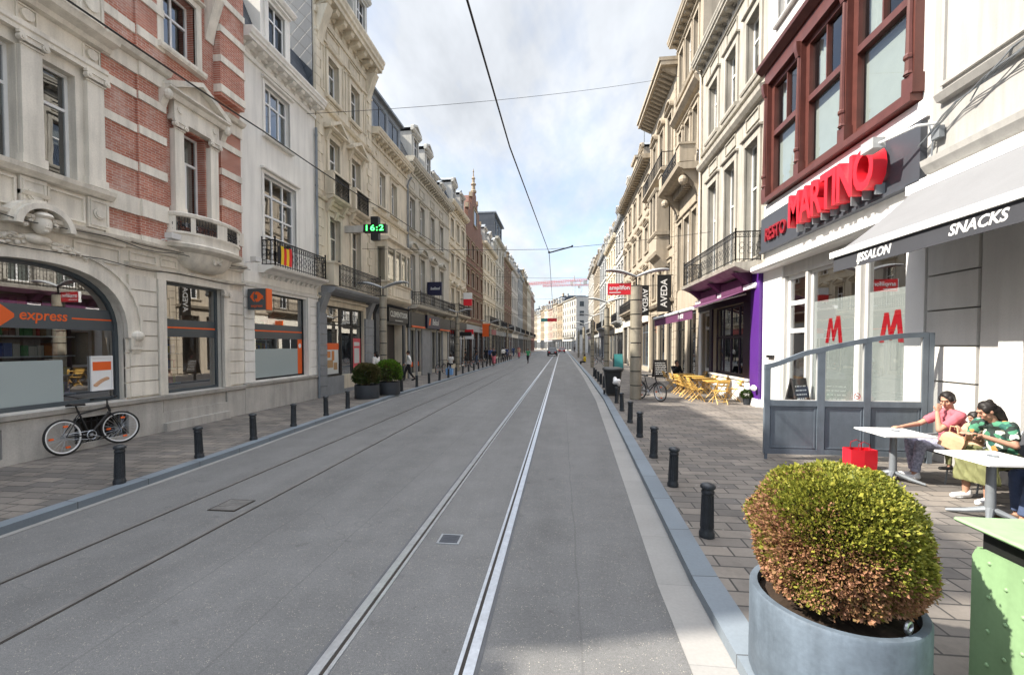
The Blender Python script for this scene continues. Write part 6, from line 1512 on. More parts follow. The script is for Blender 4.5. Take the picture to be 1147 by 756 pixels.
# ------------------------------------------------------------------ bicycles
def bicycle(loc, rz, lean, label, frame='black', rim='plastic_white', steer=0., group=None, basket=False, step=False):
    t = thing('bicycle', label, 'bicycle', loc, group); Rm = Matrix.Rotation(rz, 3, 'Z') @ Matrix.Rotation(lean, 3, 'X'); L0 = Vector(loc)
    P = lambda x, y, z: L0 + Rm @ Vector((x, y, z))   # x forward, y left, z up
    R = .335
    def wheel(cx, st):
        S = Matrix.Rotation(st, 3, 'Z'); Q = lambda u, v, y=0: P(*(Vector((cx, 0, R)) + S @ Vector((u, y, v))))
        circ = lambda r, y=0, n=36: [Q(r*math.cos(2*pi*i/n), r*math.sin(2*pi*i/n), y) for i in range(n)]
        w = MB(); w.tube(circ(R-.02), .019, 8, True); o = w.build('wheel', M['tyre'], t, True)
        m = MB(); m.tube(circ(R-.047), .014, 6, True); m.build('rim', M[rim], o, True)
        m = MB()
        for i in range(24):
            a = 2*pi*i/24; m.tube([Q(.03*math.cos(a+.7), .03*math.sin(a+.7), .025*(-1)**i), Q((R-.05)*math.cos(a), (R-.05)*math.sin(a))], .0022, 3)
        m.tube([Q(0, 0, -.05), Q(0, 0, .05)], .022, 8); m.build('spokes', M['steel'], o)
        m = MB()
        for a in (1.3, -1.3, pi):
            c = [Q(.2*math.cos(a)+dx, .2*math.sin(a)+dz, .0) for dx, dz in ((-.034, -.018), (.034, -.018), (.034, .018), (-.034, .018))]; n = Rm @ (S @ Vector((0, .012, 0)))
            m.loft([[p-n for p in c], [p+n for p in c]])
        m.build('reflector', M['orange'], o); return Q
    wheel(-.53, 0); Qf = wheel(.53, steer)
    bb = (-.08, 0, .29); st = (-.24, 0, .80); hb, ht = (.36, 0, .70), (.32, 0, .83)
    f = MB(); f.tube([P(*hb), P(*ht)], .022, 8); f.tube([P(*bb), P(*st)], .017, 8); f.tube([P(*bb), P(*hb)], .020, 8)
    if step: f.tube([P(-.12, 0, .42), P(*hb)], .016, 8)
    else: f.tube([P(-.215, 0, .72), P(.335, 0, .79)], .017, 8)
    for s in (-1, 1): f.tube([P(-.08, s*.03, .29), P(-.53, s*.06, R)], .010, 6); f.tube([P(-.22, s*.02, .72), P(-.53, s*.06, R)], .009, 6)
    f.build('frame', M[frame], t, True)
    k = MB(); k.tube([P(*ht), P(.345, 0, .745), Qf(-.15, .33)], .015, 6)
    for s in (-1, 1): k.tube([Qf(-.17, .36, s*.035), Qf(-.08, .2, s*.05), Qf(0, 0, s*.055)], .012, 6)
    k.build('fork', M[frame], t, True)
    h = MB(); h.tube([P(*ht), P(.33, 0, .95)], .014, 6); h.tube([P(.26, -.30, .98), P(.33, -.12, .96), P(.34, 0, .955), P(.33, .12, .96), P(.26, .30, .98)], .012, 6); h.build('handlebar', M['black'], t, True)
    g = MB()
    for s in (-1, 1): g.tube([P(.28, s*.24, .975), P(.235, s*.34, .985)], .017, 8)
    g.build('grip', M['rubber'], t)
    s_ = MB(); s_.tube([P(*st), P(-.26, 0, .88)], .013, 6); s_.loft([[P(-.38+u*.28, w*(1-.75*u**1.2), .89+.02*(1-u)+dz) for w, dz in ((-.075, -.02), (-.075, .01), (0, .03), (.075, .01), (.075, -.02))] for u in (0, .15, .4, .7, 1)]); s_.build('saddle', M['black'], t, True)
    c = MB(); c.tube([P(-.08, -.05, .29), P(-.08, .05, .29)], .03, 8); c.tube([P(-.08+.085*math.cos(2*pi*i/18), -.05, .29+.085*math.sin(2*pi*i/18)) for i in range(18)], .008, 5, True)
    c.tube([P(-.08, -.06, .29), P(.07, -.07, .22)], .012, 6); c.tube([P(-.08, .06, .29), P(-.23, .07, .36)], .012, 6); c.tube([P(-.08, -.05, .375), P(-.53, -.05, R+.045)], .005, 4); c.tube([P(-.08, -.05, .205), P(-.53, -.05, R-.045)], .005, 4); c.build('crank', M['steel'], t)
    p = MB()
    for x, y, z in ((.07, -.12, .22), (-.23, .12, .36)):
        q = [P(x+dx, y+dy, z) for dx, dy in ((-.04, -.045), (.04, -.045), (.04, .045), (-.04, .045))]; n = Rm @ Vector((0, 0, .012)); p.loft([[a-n for a in q], [a+n for a in q]])
    p.build('pedal', M['rubber'], t)
    if step:
        m = MB()
        for cx in (-.53, .53): m.tube([P(cx+(R+.03)*math.cos(a), 0, R+(R+.03)*math.sin(a)) for a in [i*pi/12 for i in (range(1, 15) if cx < 0 else range(1, 10))]], .012, 5)
        m.build('mudguard', M['black'], t)
    return t
bicycle((-9.14, 7.62, SW), pi/2, -.12+.0, 'dark mountain bicycle with white rims leaning on the arched shop window sill', steer=-.35)
bicycle((3.3, 16.75, SW), -1.05, .06, 'black city bicycle standing behind the nearest right lamp post', rim='steel', step=True)
for x, y, a, l in ((-8.6, 30.5, 1.4, 'dark bicycle parked beside the second left lamp post'), (-8.3, 38.6, .9, 'farther dark bicycle in the cluster at the left kerb'), (-8.0, 40.2, 1.1, 'dark bicycle last in the cluster at the left kerb'), (3.9, 46.0, 2.6, 'bicycle parked far along the right pavement'), (-7.9, 44.2, 2.2, 'bicycle parked among the walkers under the red gable')):
    bicycle((x, y, SW), a, .05, l, rim='steel', step=True)
# ------------------------------------------------------------------ café chairs and tables
def folding_chair(x, y, rz, label, group):
    t = thing('folding_chair', label, 'chair', (x, y, SW), group); L0 = Vector((x, y, SW)); Rm = Matrix.Rotation(rz, 3, 'Z')
    P = lambda a, b, c: L0 + Rm @ Vector((a, b, c))
    class F2(Fr):
        pass
    f = Fr(L0, Rm @ Vector((1, 0, 0)), Rm @ Vector((0, 1, 0)))
    s = MB()
    for i in range(5): s.box(f, -.20, .20, .445, .462, -.19+i*.078, -.125+i*.078)
    s.build('seat', M['yellow_wood'], t)
    b = MB()
    for z in (.62, .72, .80):
        d = -.21-(z-.45)*.33; b.box(f, -.20, .20, z, z+.055, d-.009, d+.009)
    b.build('backrest', M['yellow_wood'], t)
    for sx in (-1, 1):
        m = MB(); m.tube([P(sx*.19, .23, 0), P(sx*.19, -.33, .86)], .014, 5); m.build('leg', M['yellow_wood'], t)
        m = MB(); m.tube([P(sx*.165, -.24, 0), P(sx*.165, .19, .45)], .014, 5); m.build('leg', M['yellow_wood'], t)
    m = MB(); m.tube([P(-.19, .13, .15), P(.19, .13, .15)], .010, 5); m.tube([P(-.165, -.16, .09), P(.165, -.16, .09)], .010, 5); m.build('stretcher', M['yellow_wood'], t)
def slat_table(x, y, label, group):
    t = thing('folding_table', label, 'table', (x, y, SW), group); f = Fr((x, y, SW), (1, 0, 0), (0, 1, 0)); m = MB()
    for i in range(8): m.box(f, -.35, .35, .72, .745, -.35+i*.088, -.275+i*.088)
    m.box(f, -.33, .33, .69, .719, -.3, -.26); m.box(f, -.33, .33, .69, .719, .26, .3); m.build('tabletop', M['yellow_wood'], t)
    for sy in (-1, 1):
        m = MB(); m.tube([(x-.3, y+sy*.27, SW), (x+.28, y+sy*.27, SW+.7)], .014, 5); m.build('leg', M['yellow_wood'], t)
        m = MB(); m.tube([(x+.3, y+sy*.24, SW), (x-.28, y+sy*.24, SW+.7)], .014, 5); m.build('leg', M['yellow_wood'], t)
TY = (16.6, 17.9, 19.2, 20.5); q_ = ('nearest', 'second', 'third', 'farthest')
for i, y in enumerate(TY):
    slat_table(5.55, y, f'yellow slatted cafe table, {q_[i]} of the row under the purple awning', 'yellow cafe tables')
    folding_chair(4.9, y-.05, -pi/2, f'yellow folding chair on the street side of the {q_[i]} yellow table', 'yellow folding chairs')
    if i < 4: folding_chair(6.15, y+.05, pi/2, f'yellow folding chair on the wall side of the {q_[i]} yellow table', 'yellow folding chairs')
folding_chair(5.5, 15.9, 0, 'yellow folding chair at the near end of the row, back to the viewer', 'yellow folding chairs')
folding_chair(4.95, 18.55, -pi/2+.2, 'yellow folding chair between the second and third tables on the street side', 'yellow folding chairs')
folding_chair(4.9, 17.25, -pi/2-.15, 'yellow folding chair between the nearest and second tables on the street side', 'yellow folding chairs')
def pot(x, y, r, h, label):
    t = thing('flower_pot', label, 'pot', (x, y, SW)); m = MB(); m.lathe([(r*.7, 0), (r, h), (r*1.08, h), (r*1.08, h-.03), (r*.9, h-.02)], (x, y, SW), 14, cap=False); m.lathe([(r*.9, h-.03), (.01, h-.02)], (x, y, SW), 14); m.build('pot', M['planter_dark'], t)
    leaf_ball((x, y, SW+h+.08), r*1.2, r*1.1, 900, .06, 'leaf_deep', 'foliage', t, seed=9)
pot(6.3, 15.75, .13, .26, 'dark flower pot at the near end of the cafe front')
def aboard(x, y, w, h, rz, board, label, writing=None):
    t = thing('pavement_board', label, 'board', (x, y, SW)); Rm = Matrix.Rotation(rz, 3, 'Z'); f = Fr((x, y, SW), Rm @ Vector((1, 0, 0)), Rm @ Vector((0, -1, 0)))
    for s in (1, -1):
        m = MB()
        pts = lambda a, z, d: f.p(a, z, s*(.25*(1-z/h)+d))
        for (a0, a1, z0, z1, d0, d1) in ((-w/2, w/2, .1, h, 0, .02),):
            m.add([pts(a, z, d) for d in (d0, d1) for z in (z0, z1) for a in (a0, a1)], [(0, 1, 3, 2), (4, 6, 7, 5), (0, 4, 5, 1), (2, 3, 7, 6), (0, 2, 6, 4), (1, 5, 7, 3)])
        o = m.build('panel', M[board], t); m = MB()
        for (a0, a1, z0, z1) in ((-w/2-.03, -w/2, 0, h+.02), (w/2, w/2+.03, 0, h+.02)): m.add([pts(a, z, d) for d in (-.005, .03) for z in (z0, z1) for a in (a0, a1)], [(0, 1, 3, 2), (4, 6, 7, 5), (0, 4, 5, 1), (2, 3, 7, 6), (0, 2, 6, 4), (1, 5, 7, 3)])
        m.build('frame', M['wood_dark'], t)
        if s == 1 and writing:
            m = MB(); rr = random.Random(5)
            for k in range(7):
                z = .3+k*(h-.4)/7; a = -w/2+.05
                while a < w/2-.1:
                    l = rr.uniform(.03, .12); m.add([pts(aa, zz, .024) for zz in (z, z+.03) for aa in (a, min(a+l, w/2-.04))], [(0, 1, 3, 2)]); a += l+.025
            m.build('chalk_lines', M['plastic_white'], t)
aboard(5.9, 27.2, .75, 1.15, .15, 'black', 'black framed menu board on the sunny pavement beyond the yellow chairs', True)
aboard(4.6, 36.5, .7, 1.3, .1, 'teal', 'bluish poster board far along the right pavement')
aboard(6.25, 12.4, .5, 1.15, .5, 'black', 'black chalk menu board leaning by the restaurant door behind the glass screen', True)
# ------------------------------------------------------------------ terrace screen, tables, litter bin
def screen():
    t = thing('terrace_screen', 'grey framed glass windscreen with a swooping top that closes off the terrace', 'windscreen', (3.62, 8.3, SW)); f = Fr((0, 8.3, 0), (1, 0, 0), (0, -1, 0))
    def top(x):
        u = (x-3.62)/(6.27-3.62); 
        if u < .32: v = u/.32; return 1.80+.10*v+.18*v*v*(3-2*v)
        v = (u-.32)/.68; return 2.08+.285*math.sin(v*pi/2)
    m = MB(); xs = [3.62+i*(6.27-3.62)/40 for i in range(41)]
    lo = lambda x: top(x)-.085
    for i in range(40): m.prism(f, [(xs[i], lo(xs[i])), (xs[i+1], lo(xs[i+1])), (xs[i+1], top(xs[i+1])), (xs[i], top(xs[i]))], -.03, .03)
    for a, b in ((3.62, 3.71), (4.50, 4.62), (5.26, 5.37), (6.18, 6.27)): m.prism(f, [(a, .2), (b, .2), (b, lo(b)+.01), (a, lo(a)+.01)], -.028, .028)
    for z0, z1 in ((.2, .29), (1.06, 1.16)): m.box(f, 3.71, 6.18, z0, z1, -.026, .026)
    m.box(f, 3.64, 3.68, .1, .2, -.02, .02); m.box(f, 6.28, 6.36, .1, 2.36, -.03, .03)
    m.build('frame', M['frame_grey'], t)
    m = MB()
    for a, b in ((3.71, 4.50), (4.62, 5.26), (5.37, 6.18)):
        m.box(f, a, b, .29, 1.06, -.012, .004)
        panel(m, fr2(f, .004), a+.02, b-.02, .31, 1.04, .012, .02)
    m.build('lower_panel', M['frame_grey'], t)
    for a, b in ((3.71, 4.50), (4.62, 5.26), (5.37, 6.18)):
        n = 12; P = [(a, 1.16), (b, 1.16)] + [(b+(a-b)*i/n, lo(b+(a-b)*i/n)) for i in range(n+1)]
        g = MB(); g.poly([f.p(x, z, 0) for x, z in P]); g.build('pane', M['glass_screen'], t)
        w = MB(); w.prism(f, [(a, 1.16), (a+.015, 1.16), (a+.015, lo(a)), (a, lo(a))], -.01, .012); w.prism(f, [(b-.015, 1.16), (b, 1.16), (b, lo(b)), (b-.015, lo(b))], -.01, .012); w.box(f, a+.015, b-.015, 1.16, 1.172, -.01, .012); w.build('bead', M['panel_grey'], t)
    s = MB(); c = f.p(5.16, 1.25, .006); s.tube([c+Vector((.05*math.cos(2*pi*i/20), 0, .05*math.sin(2*pi*i/20))) for i in range(20)], .007, 4, True); s.tube([c+Vector((-.035, 0, .035)), c+Vector((.035, 0, -.035))], .006, 4); s.box(f, 5.135, 5.185, 1.245, 1.255, .004, .008); s.build('no_smoking_sticker', M['red_dark'], t)
screen()
def terrace_table(x, y, rz, label):
    t = thing('terrace_table', label, 'table', (x, y, SW), 'white terrace tables'); Rm = Matrix.Rotation(rz, 3, 'Z'); L0 = Vector((x, y, SW)); f = Fr(L0, Rm @ Vector((1, 0, 0)), Rm @ Vector((0, 1, 0)))
    m = MB(); m.box(f, -.345, .345, .715, .738, -.345, .345); m.build('tabletop', M['plastic_white'], t)
    m = MB(); m.tube([f.p(0, .10, 0), f.p(0, .70, 0)], [.05, .042], 14); m.box(f, -.16, .16, .695, .714, -.16, .16); m.build('pedestal', M['zinc'], t, True)
    for i in range(4):
        a = pi/4+i*pi/2; m = MB(); m.tube([f.p(.03*math.cos(a), .12, .03*math.sin(a)), f.p(.2*math.cos(a), .06, .2*math.sin(a)), f.p(.37*math.cos(a), .018, .37*math.sin(a))], [.04, .028, .018], 8); m.build('foot', M['zinc'], t, True)
    m = MB(); m.lathe([(.05, .739), (.055, .752), (.04, .752), (.035, .744)], L0+Rm @ Vector((.05, .04, 0)), 12); o = tag(m.build('ashtray', M['zinc'], loc=L0+Rm @ Vector((.05, .04, .738))), f'small dark ashtray on the {"farther" if y > 6.5 else "nearer"} white terrace table', 'ashtray')
terrace_table(5.0, 7.2, .0, 'white square cafe table at the screen, the farther of two on the terrace')
terrace_table(5.0, 5.68, .03, 'white square cafe table nearer the green litter bin')
def metal_chair(x, y, rz, label, seat='cloth_dark'):
    t = thing('terrace_chair', label, 'chair', (x, y, SW), 'grey terrace chairs'); L0 = Vector((x, y, SW)); Rm = Matrix.Rotation(rz, 3, 'Z'); P = lambda a, b, c: L0+Rm @ Vector((a, b, c))
    m = MB(); m.loft([[P(-.22, b, z), P(.22, b, z), P(.22, b, z-.02), P(-.22, b, z-.02)] for b, z in ((-.22, .445), (0, .435), (.18, .45), (.24, .43))]); m.build('seat', M[seat], t)
    m = MB(); m.loft([[P(-.21, -.24-.18*u, .5+.34*u), P(-.07, -.285-.18*u, .5+.34*u), P(.07, -.285-.18*u, .5+.34*u), P(.21, -.24-.18*u, .5+.34*u), P(.21, -.255-.18*u, .5+.34*u), P(.07, -.30-.18*u, .5+.34*u), P(-.07, -.30-.18*u, .5+.34*u), P(-.21, -.255-.18*u, .5+.34*u)] for u in (0, .5, 1)]); m.build('backrest', M[seat], t)
    for s in (-1, 1):
        m = MB(); m.tube([P(s*.25, .26, 0), P(s*.24, .2, .45), P(s*.25, .16, .64)], .012, 6); m.build('leg', M['zinc'], t); m = MB(); m.tube([P(s*.25, -.34, 0), P(s*.24, -.22, .45), P(s*.23, -.44, .86)], .012, 6); m.build('leg', M['zinc'], t)
        m = MB(); m.tube([P(s*.25, .17, .64), P(s*.26, -.05, .655), P(s*.24, -.31, .65)], .016, 6); m.build('armrest', M['zinc'], t)
metal_chair(5.88, 7.32, pi/2, 'dark terrace chair under the woman in pink')
metal_chair(5.95, 6.42, pi/2+.25, 'dark terrace chair under the woman in the floral shirt')
metal_chair(5.75, 5.55, pi/2, 'pale grey terrace chair at the nearer white table, at the right edge', 'panel_grey')
def litter_bin():
    x0, x1, y0, y1 = 2.36, 2.86, 2.02, 2.78; t = thing('litter_bin', 'pale green studded metal litter bin with a lid at the lower right corner', 'litter bin', ((x0+x1)/2, (y0+y1)/2, SW))
    m = MB(); z1 = 1.0
    pts = [(y0, SW), (y1, SW), (y1, z1-.06), (y1-.02, z1-.015), (y1-.06, z1), (y0, z1)]
    f = Fr((0, 0, 0), (0, 1, 0), (1, 0, 0)); m.prism(f, pts, x0, x0+.02); m.wbox(x0+.02, x1, y1-.022, y1-.004, SW, z1-.01); m.wbox(x0+.02, x1, y0+.004, y0+.022, SW, z1-.01); m.wbox(x1-.02, x1, y0+.022, y1-.022, SW, z1-.01)
    m.build('body', M['green_bin'], t)
    m = MB()
    for i in range(4):
        for k in range(9):
            c = (x0, y0+.1+i*.185+(.09 if k % 2 else 0), SW+.08+k*.095)
            if c[1] < y1-.04: m.ball(c, .010, .012, .012, 8, 5)
    m.build('studs', M['green_bin'], t, True)
    m = MB(); m.wbox(x0+.03, x1-.03, y0+.03, y1-.03, z1-.02, z1+.12); m.build('liner', M['black'], t)
    m = MB(); m.bevbox(x0-.06, x1+.04, y0-.04, y1+.06, 1.115, 1.14, .01); m.build('lid', M['green_bin'], t)
litter_bin()
def shopping_bag(x, y, w, d, h, mat, label, hand='red_dark'):
    t = thing('shopping_bag', label, 'bag', (x, y, SW)); m = MB()
    rg = lambda s, z: [(x-w*s/2, y-d*s/2, z), (x, y-d*s/2-.012, z), (x+w*s/2, y-d*s/2, z), (x+w*s/2-.02, y, z), (x+w*s/2, y+d*s/2, z), (x-w*s/2, y+d*s/2, z), (x-w*s/2+.02, y, z)]
    m.loft([rg(.96, SW+.005), rg(1, SW+h*.4), rg(1.0, SW+h)], cap=False); m.poly(rg(.96, SW+.006)); m.build('bag_body', M[mat], t)
    for s in (-1, 1):
        m = MB(); m.tube([(x-w*.22, y+s*d*.5, SW+h-.05), (x-w*.2, y+s*d*.45, SW+h+.09), (x, y+s*d*.4, SW+h+.13), (x+w*.2, y+s*d*.45, SW+h+.09), (x+w*.22, y+s*d*.5, SW+h-.05)], .007, 5); m.build('handle', M[hand], t)
shopping_bag(4.90, 7.78, .40, .22, .34, 'red_bright', 'bright red shopping bag on the ground by the farther white table')
shopping_bag(-7.6, 29.2, .45, .3, .45, 'blue_bag', 'light blue bag on the left pavement by a parked bicycle', 'blue_bag')
def poster_in_window():
    o = [w for w in bpy.data.objects if w.name == 'poster_frame'][0]
    m = MB(); m.box(LF, 7.92, 8.32, 1.22, 1.9, -.176, -.160); m.build('poster', M['paint_white'], o)
    m = MB(); m.box(LF, 7.93, 8.31, 1.62, 1.80, -.159, -.156); m.build('orange_field', M['orange'], o)
    m = MB()
    for i in range(7): a = i/6; m.ball(LF.p(8.0+a*.22, 1.32+.12*a+.02*math.sin(a*3), -.157), .004, .055, .035, 8, 5)
    m.build('food_picture', M['bag_beige'], o)
poster_in_window()
# ------------------------------------------------------------------ cars
def car(x, y, mat, label, suv=True, w=1.9, l=4.6, h=1.68):
    t = thing('car', label, 'car', (x, y, 0)); hw = w/2; y0, y1 = y-l/2, y+l/2
    f = Fr((x, 0, 0), (0, 1, 0), (1, 0, 0)); m = MB(); bt = .98 if suv else .86
    side = [(y0+.02, .32), (y0, .55), (y0+.04, bt-.08), (y0+.14, bt), (y1-1.2, bt), (y1-.25, bt-.16), (y1-.04, bt-.36), (y1, .5), (y1-.05, .3)]
    for k, (s, e) in enumerate(((-1, 1),)):
        R = []
        for d, sh in ((-hw, .10), (-hw+.07, .02), (-hw+.2, 0), (hw-.2, 0), (hw-.07, .02), (hw, .10)):
            R.append([f.p(a+(sh if a < y else -sh), z-(sh*.5 if z > .6 else -sh*.5), d) for a, z in side])
        m.loft(R)
    m.build('body', M[mat], t, True)
    cab0 = [(-hw+.06, y0+.10), (hw-.06, y0+.10), (hw-.06, y1-1.35), (-hw+.06, y1-1.35)]; cab1 = [(-hw+.25, y0+.45), (hw-.25, y0+.45), (hw-.25, y1-2.15), (-hw+.25, y1-2.15)]
    m = MB(); m.loft([[(x+a, b, bt-.02) for a, b in cab0], [(x+a, b, h-.09) for a, b in cab1]]); m.build('glasshouse', M['glass_dark'], t)
    m = MB(); m.loft([[(x+a*1.01, b, h-.1) for a, b in cab1], [(x+a*.9, b+(.06 if b < y else -.1), h) for a, b in cab1]])
    for i in range(4): a0, a1 = Vector((x+cab0[i][0], cab0[i][1], bt-.03)), Vector((x+cab1[i][0], cab1[i][1], h-.08)); m.tube([a0, a1], .05, 6)
    m.build('roof', M[mat], t)
    for sx in (-1, 1):
        for yy in (y0+.85, y1-.9):
            m = MB(); m.tube([(x+sx*(hw-.22), yy, .34), (x+sx*(hw+.005), yy, .34)], .34, 20); o = m.build('wheel', M['tyre'], t); m = MB(); m.tube([(x+sx*(hw), yy, .34), (x+sx*(hw+.012), yy, .34)], .2, 14); m.build('rim', M['steel'], o)
        m = MB(); m.wbox(x+sx*hw*.62-.16, x+sx*hw*.62+.16, y0-.02, y0+.12, bt-.32, bt-.10); m.build('tail_light', M['tail_red'], t)
        m = MB(); m.wbox(x+sx*(hw+.1)-.1, x+sx*(hw+.1)+.1, y1-1.75, y1-1.65, bt-.02, bt+.14); m.build('mirror', M[mat], t)
    m = MB(); m.wbox(x-.27, x+.27, y0-.025, y0+.02, .62, .74); m.build('number_plate', M['plastic_white'], t)
    m = MB(); m.wbox(x-hw+.05, x+hw-.05, y0-.04, y0+.1, .30, .50); m.build('bumper', M['black'], t)
car(-1.75, 86, 'car_black', 'dark blue black car driving away along the tram rails')
car(1.0-.9, 118, 'car_red', 'red car ahead of the dark car at the far end', False, 1.8, 4.3, 1.48)
pbr('trousers_pattern', (.30, .31, .40), .85, .55, 30, .2)
# ------------------------------------------------------------------ people
def V(*a): return Vector(a)
POSE = {}
POSE['stand'] = dict(pelvis=V(0, 0, .93), chest=V(0, -.01, 1.26), neck=V(0, .0, 1.45), head=V(0, .03, 1.60), hips=.095,
    kneeL=V(-.10, .02, .50), kneeR=V(.10, .02, .50), ankL=V(-.11, -.03, .09), ankR=V(.11, -.03, .09), toeL=V(-.13, .15, .035), toeR=V(.13, .15, .035),
    elL=V(-.235, -.04, 1.13), elR=V(.235, -.04, 1.13), wrL=V(-.245, .06, .90), wrR=V(.245, .06, .90))
POSE['walk'] = dict(POSE['stand'], kneeL=V(-.09, .17, .52), ankL=V(-.09, .27, .12), toeL=V(-.1, .44, .09), kneeR=V(.09, -.04, .50), ankR=V(.09, -.30, .15), toeR=V(.1, -.17, .035),
    elL=V(-.24, -.16, 1.15), wrL=V(-.23, -.16, .91), elR=V(.24, .06, 1.13), wrR=V(.22, .24, .95))
POSE['sit'] = dict(pelvis=V(0, -.02, .56), chest=V(0, -.05, .88), neck=V(0, -.03, 1.06), head=V(0, .02, 1.21), hips=.10,
    kneeL=V(-.12, .42, .54), kneeR=V(.12, .42, .54), ankL=V(-.12, .40, .09), ankR=V(.12, .40, .09), toeL=V(-.14, .57, .035), toeR=V(.14, .57, .035),
    elL=V(-.25, .04, .76), elR=V(.25, .04, .76), wrL=V(-.15, .27, .70), wrR=V(.15, .27, .70))
POSE['cycle'] = dict(pelvis=V(0, -.25, .98), chest=V(0, -.05, 1.26), neck=V(0, .06, 1.43), head=V(0, .12, 1.58), hips=.09,
    kneeL=V(-.10, .12, .82), kneeR=V(.10, .04, .62), ankL=V(-.10, -.02, .46), ankR=V(.10, -.06, .26), toeL=V(-.1, .13, .42), toeR=V(.1, .1, .22),
    elL=V(-.24, .16, 1.14), elR=V(.24, .16, 1.14), wrL=V(-.24, .36, 1.0), wrR=V(.24, .36, 1.0))
def person(x, y, rz, pose, label, top='shirt_blue', bottom='jeans', shoe='shoe_black', hair='hair', skin='skin', z=SW, sc=1.0, voxel=.013, skirt=False, longhair=False, sleeve='short', over=None, group=None, headturn=0., nod=0., dress=False, lying_legs=False):
    J = dict(POSE[pose]); 
    if over: J.update(over)
    t = thing('person', label, 'person', (x, y, z), group); L0 = Vector((x, y, z)); Rm = Matrix.Rotation(rz, 3, 'Z')
    P = lambda p: L0 + (Rm @ p)*sc
    class B(MB):
        def cap(s, a, ra, b, rb, k=12, balls=True):
            s.tube([P(a), P(b)], [ra*sc, rb*sc], k)
            if balls: s.ball(P(a), ra*sc, k=10, m=7); s.ball(P(b), rb*sc, k=10, m=7)
        def ell(s, c, rx, ry, rz_, R=None): s.ball(P(c), rx*sc, ry*sc, rz_*sc, 14, 9, rot=Rm if R is None else Rm @ R)
    pe, ch, nk, hd = J['pelvis'], J['chest'], J['neck'], J['head']
    up = (nk-pe).normalized(); sd = V(1, 0, 0)
    shL = J.get('shL', nk + V(-.175, -.01, -.055)); shR = J.get('shR', nk + V(.175, -.01, -.055))
    H = Matrix.Rotation(headturn, 3, 'Z') @ Matrix.Rotation(-nod, 3, 'X')
    hx = lambda a, b, c: hd + H @ V(a, b, c)
    hipL, hipR = pe + V(-J['hips'], 0, -.03), pe + V(J['hips'], 0, -.03)
    b = B()
    # trunk
    b.ell(pe, .155, .115, .12); b.cap(pe, .118, (pe+ch)/2, .112); b.ell((pe+ch)/2, .135, .10, .14); b.ell(ch, .155, .112, .17)
    b.cap(shL, .055, shR, .055); b.cap(ch+up*.08, .10, nk-up*.03, .062); b.cap(nk-up*.04, .056, hx(0, -.015, -.07), .052)
    # head with face
    b.ell(hd + H @ V(0, -.012, .02), .074, .092, .10, H); b.ell(hd + H @ V(0, .02, -.045), .058, .066, .075, H); b.ell(hd + H @ V(0, .045, -.095), .03, .028, .022, H)
    b.cap(hx(0, .082, .012), .010, hx(0, .108, -.028), .014); b.ell(hx(0, .078, .035), .045, .018, .012, H)
    for s in (-1, 1): b.ell(hx(s*.078, -.01, -.01), .010, .02, .03, H); b.ell(hx(s*.042, .06, -.025), .022, .022, .02, H)
    # arms and hands
    for s, sh, el, wr in ((-1, shL, J['elL'], J['wrL']), (1, shR, J['elR'], J['wrR'])):
        b.cap(sh, .052, el, .038); b.cap(el, .039, wr, .026)
        fd = (wr-el).normalized(); hdn = J.get('handL' if s < 0 else 'handR', fd).normalized()
        pn = hdn.cross(V(0, 0, 1)) if abs(hdn.z) < .9 else V(-s, 0, 0)
        pn = V(-s, 0, 0) if pn.length < .2 else (V(0, 0, -1) if abs(hdn.z) < .6 else V(-s, 0, 0)); pn = (pn - hdn*pn.dot(hdn)).normalized(); w = hdn.cross(pn).normalized()
        for k in range(4):
            o = (k-1.5)*.019; b.cap(wr, .016, wr+hdn*.085+w*o, .012, 8)
            r = .0085; l = (.036, .042, .039, .030)[k]; a0 = wr+hdn*.085+w*o*1.1; a1 = a0+(hdn*.9+pn*.35).normalized()*l; a2 = a1+(hdn*.6+pn*.8).normalized()*l*.8
            b.cap(a0, r*1.1, a1, r, 8); b.cap(a1, r, a2, r*.85, 8)
        tw = w*(1 if (w.dot(V(0, 1, 0)) > 0) else -1); a0 = wr+hdn*.025+tw*.02; a1 = a0+(hdn*.6+tw*.8+pn*.2).normalized()*.04; a2 = a1+(hdn*.9+tw*.25+pn*.3).normalized()*.032
        b.cap(a0, .012, a1, .0105, 8); b.cap(a1, .0105, a2, .009, 8)
    # legs and feet
    for hp, kn, an, to in ((hipL, J['kneeL'], J['ankL'], J['toeL']), (hipR, J['kneeR'], J['ankR'], J['toeR'])):
        b.cap(hp, .086, kn, .055); b.cap(kn, .054, (kn*.62+an*.38)-V(0, .012, 0), .052); b.cap((kn*.62+an*.38)-V(0, .012, 0), .052, an, .036)
        b.cap(an-V(0, .03, .03), .036, to, .030)
    body = remesh(b, 'body', voxel, skin, t, smooth=2)
    # eyes and mouth
    e = B()
    for s in (-1, 1): e.ell(hx(s*.031, .077, .008), .008, .006, .0045, H)
    e.build('eye', M['eye'], t, True)
    m = B(); m.ell(hx(0, .084, -.062), .023, .009, .0075, H); m.build('mouth', M['lips'], t, True)
    h = B(); h.ell(hx(0, -.028, .045), .088, .098, .092, H); h.ell(hx(0, -.055, -.01), .08, .066, .085, H)
    for s in (-1, 1): h.ell(hx(s*.062, .01, .035), .03, .05, .05, H)
    if longhair: h.cap(hx(0, -.075, -.02), .075, hx(0, -.09, -.16), .055); h.ell(hx(0, -.085, .1), .04, .04, .04, H)
    remesh(h, 'hair', max(.008, voxel*.8), hair, t, smooth=2, wr=.010 if voxel < .012 else 0)
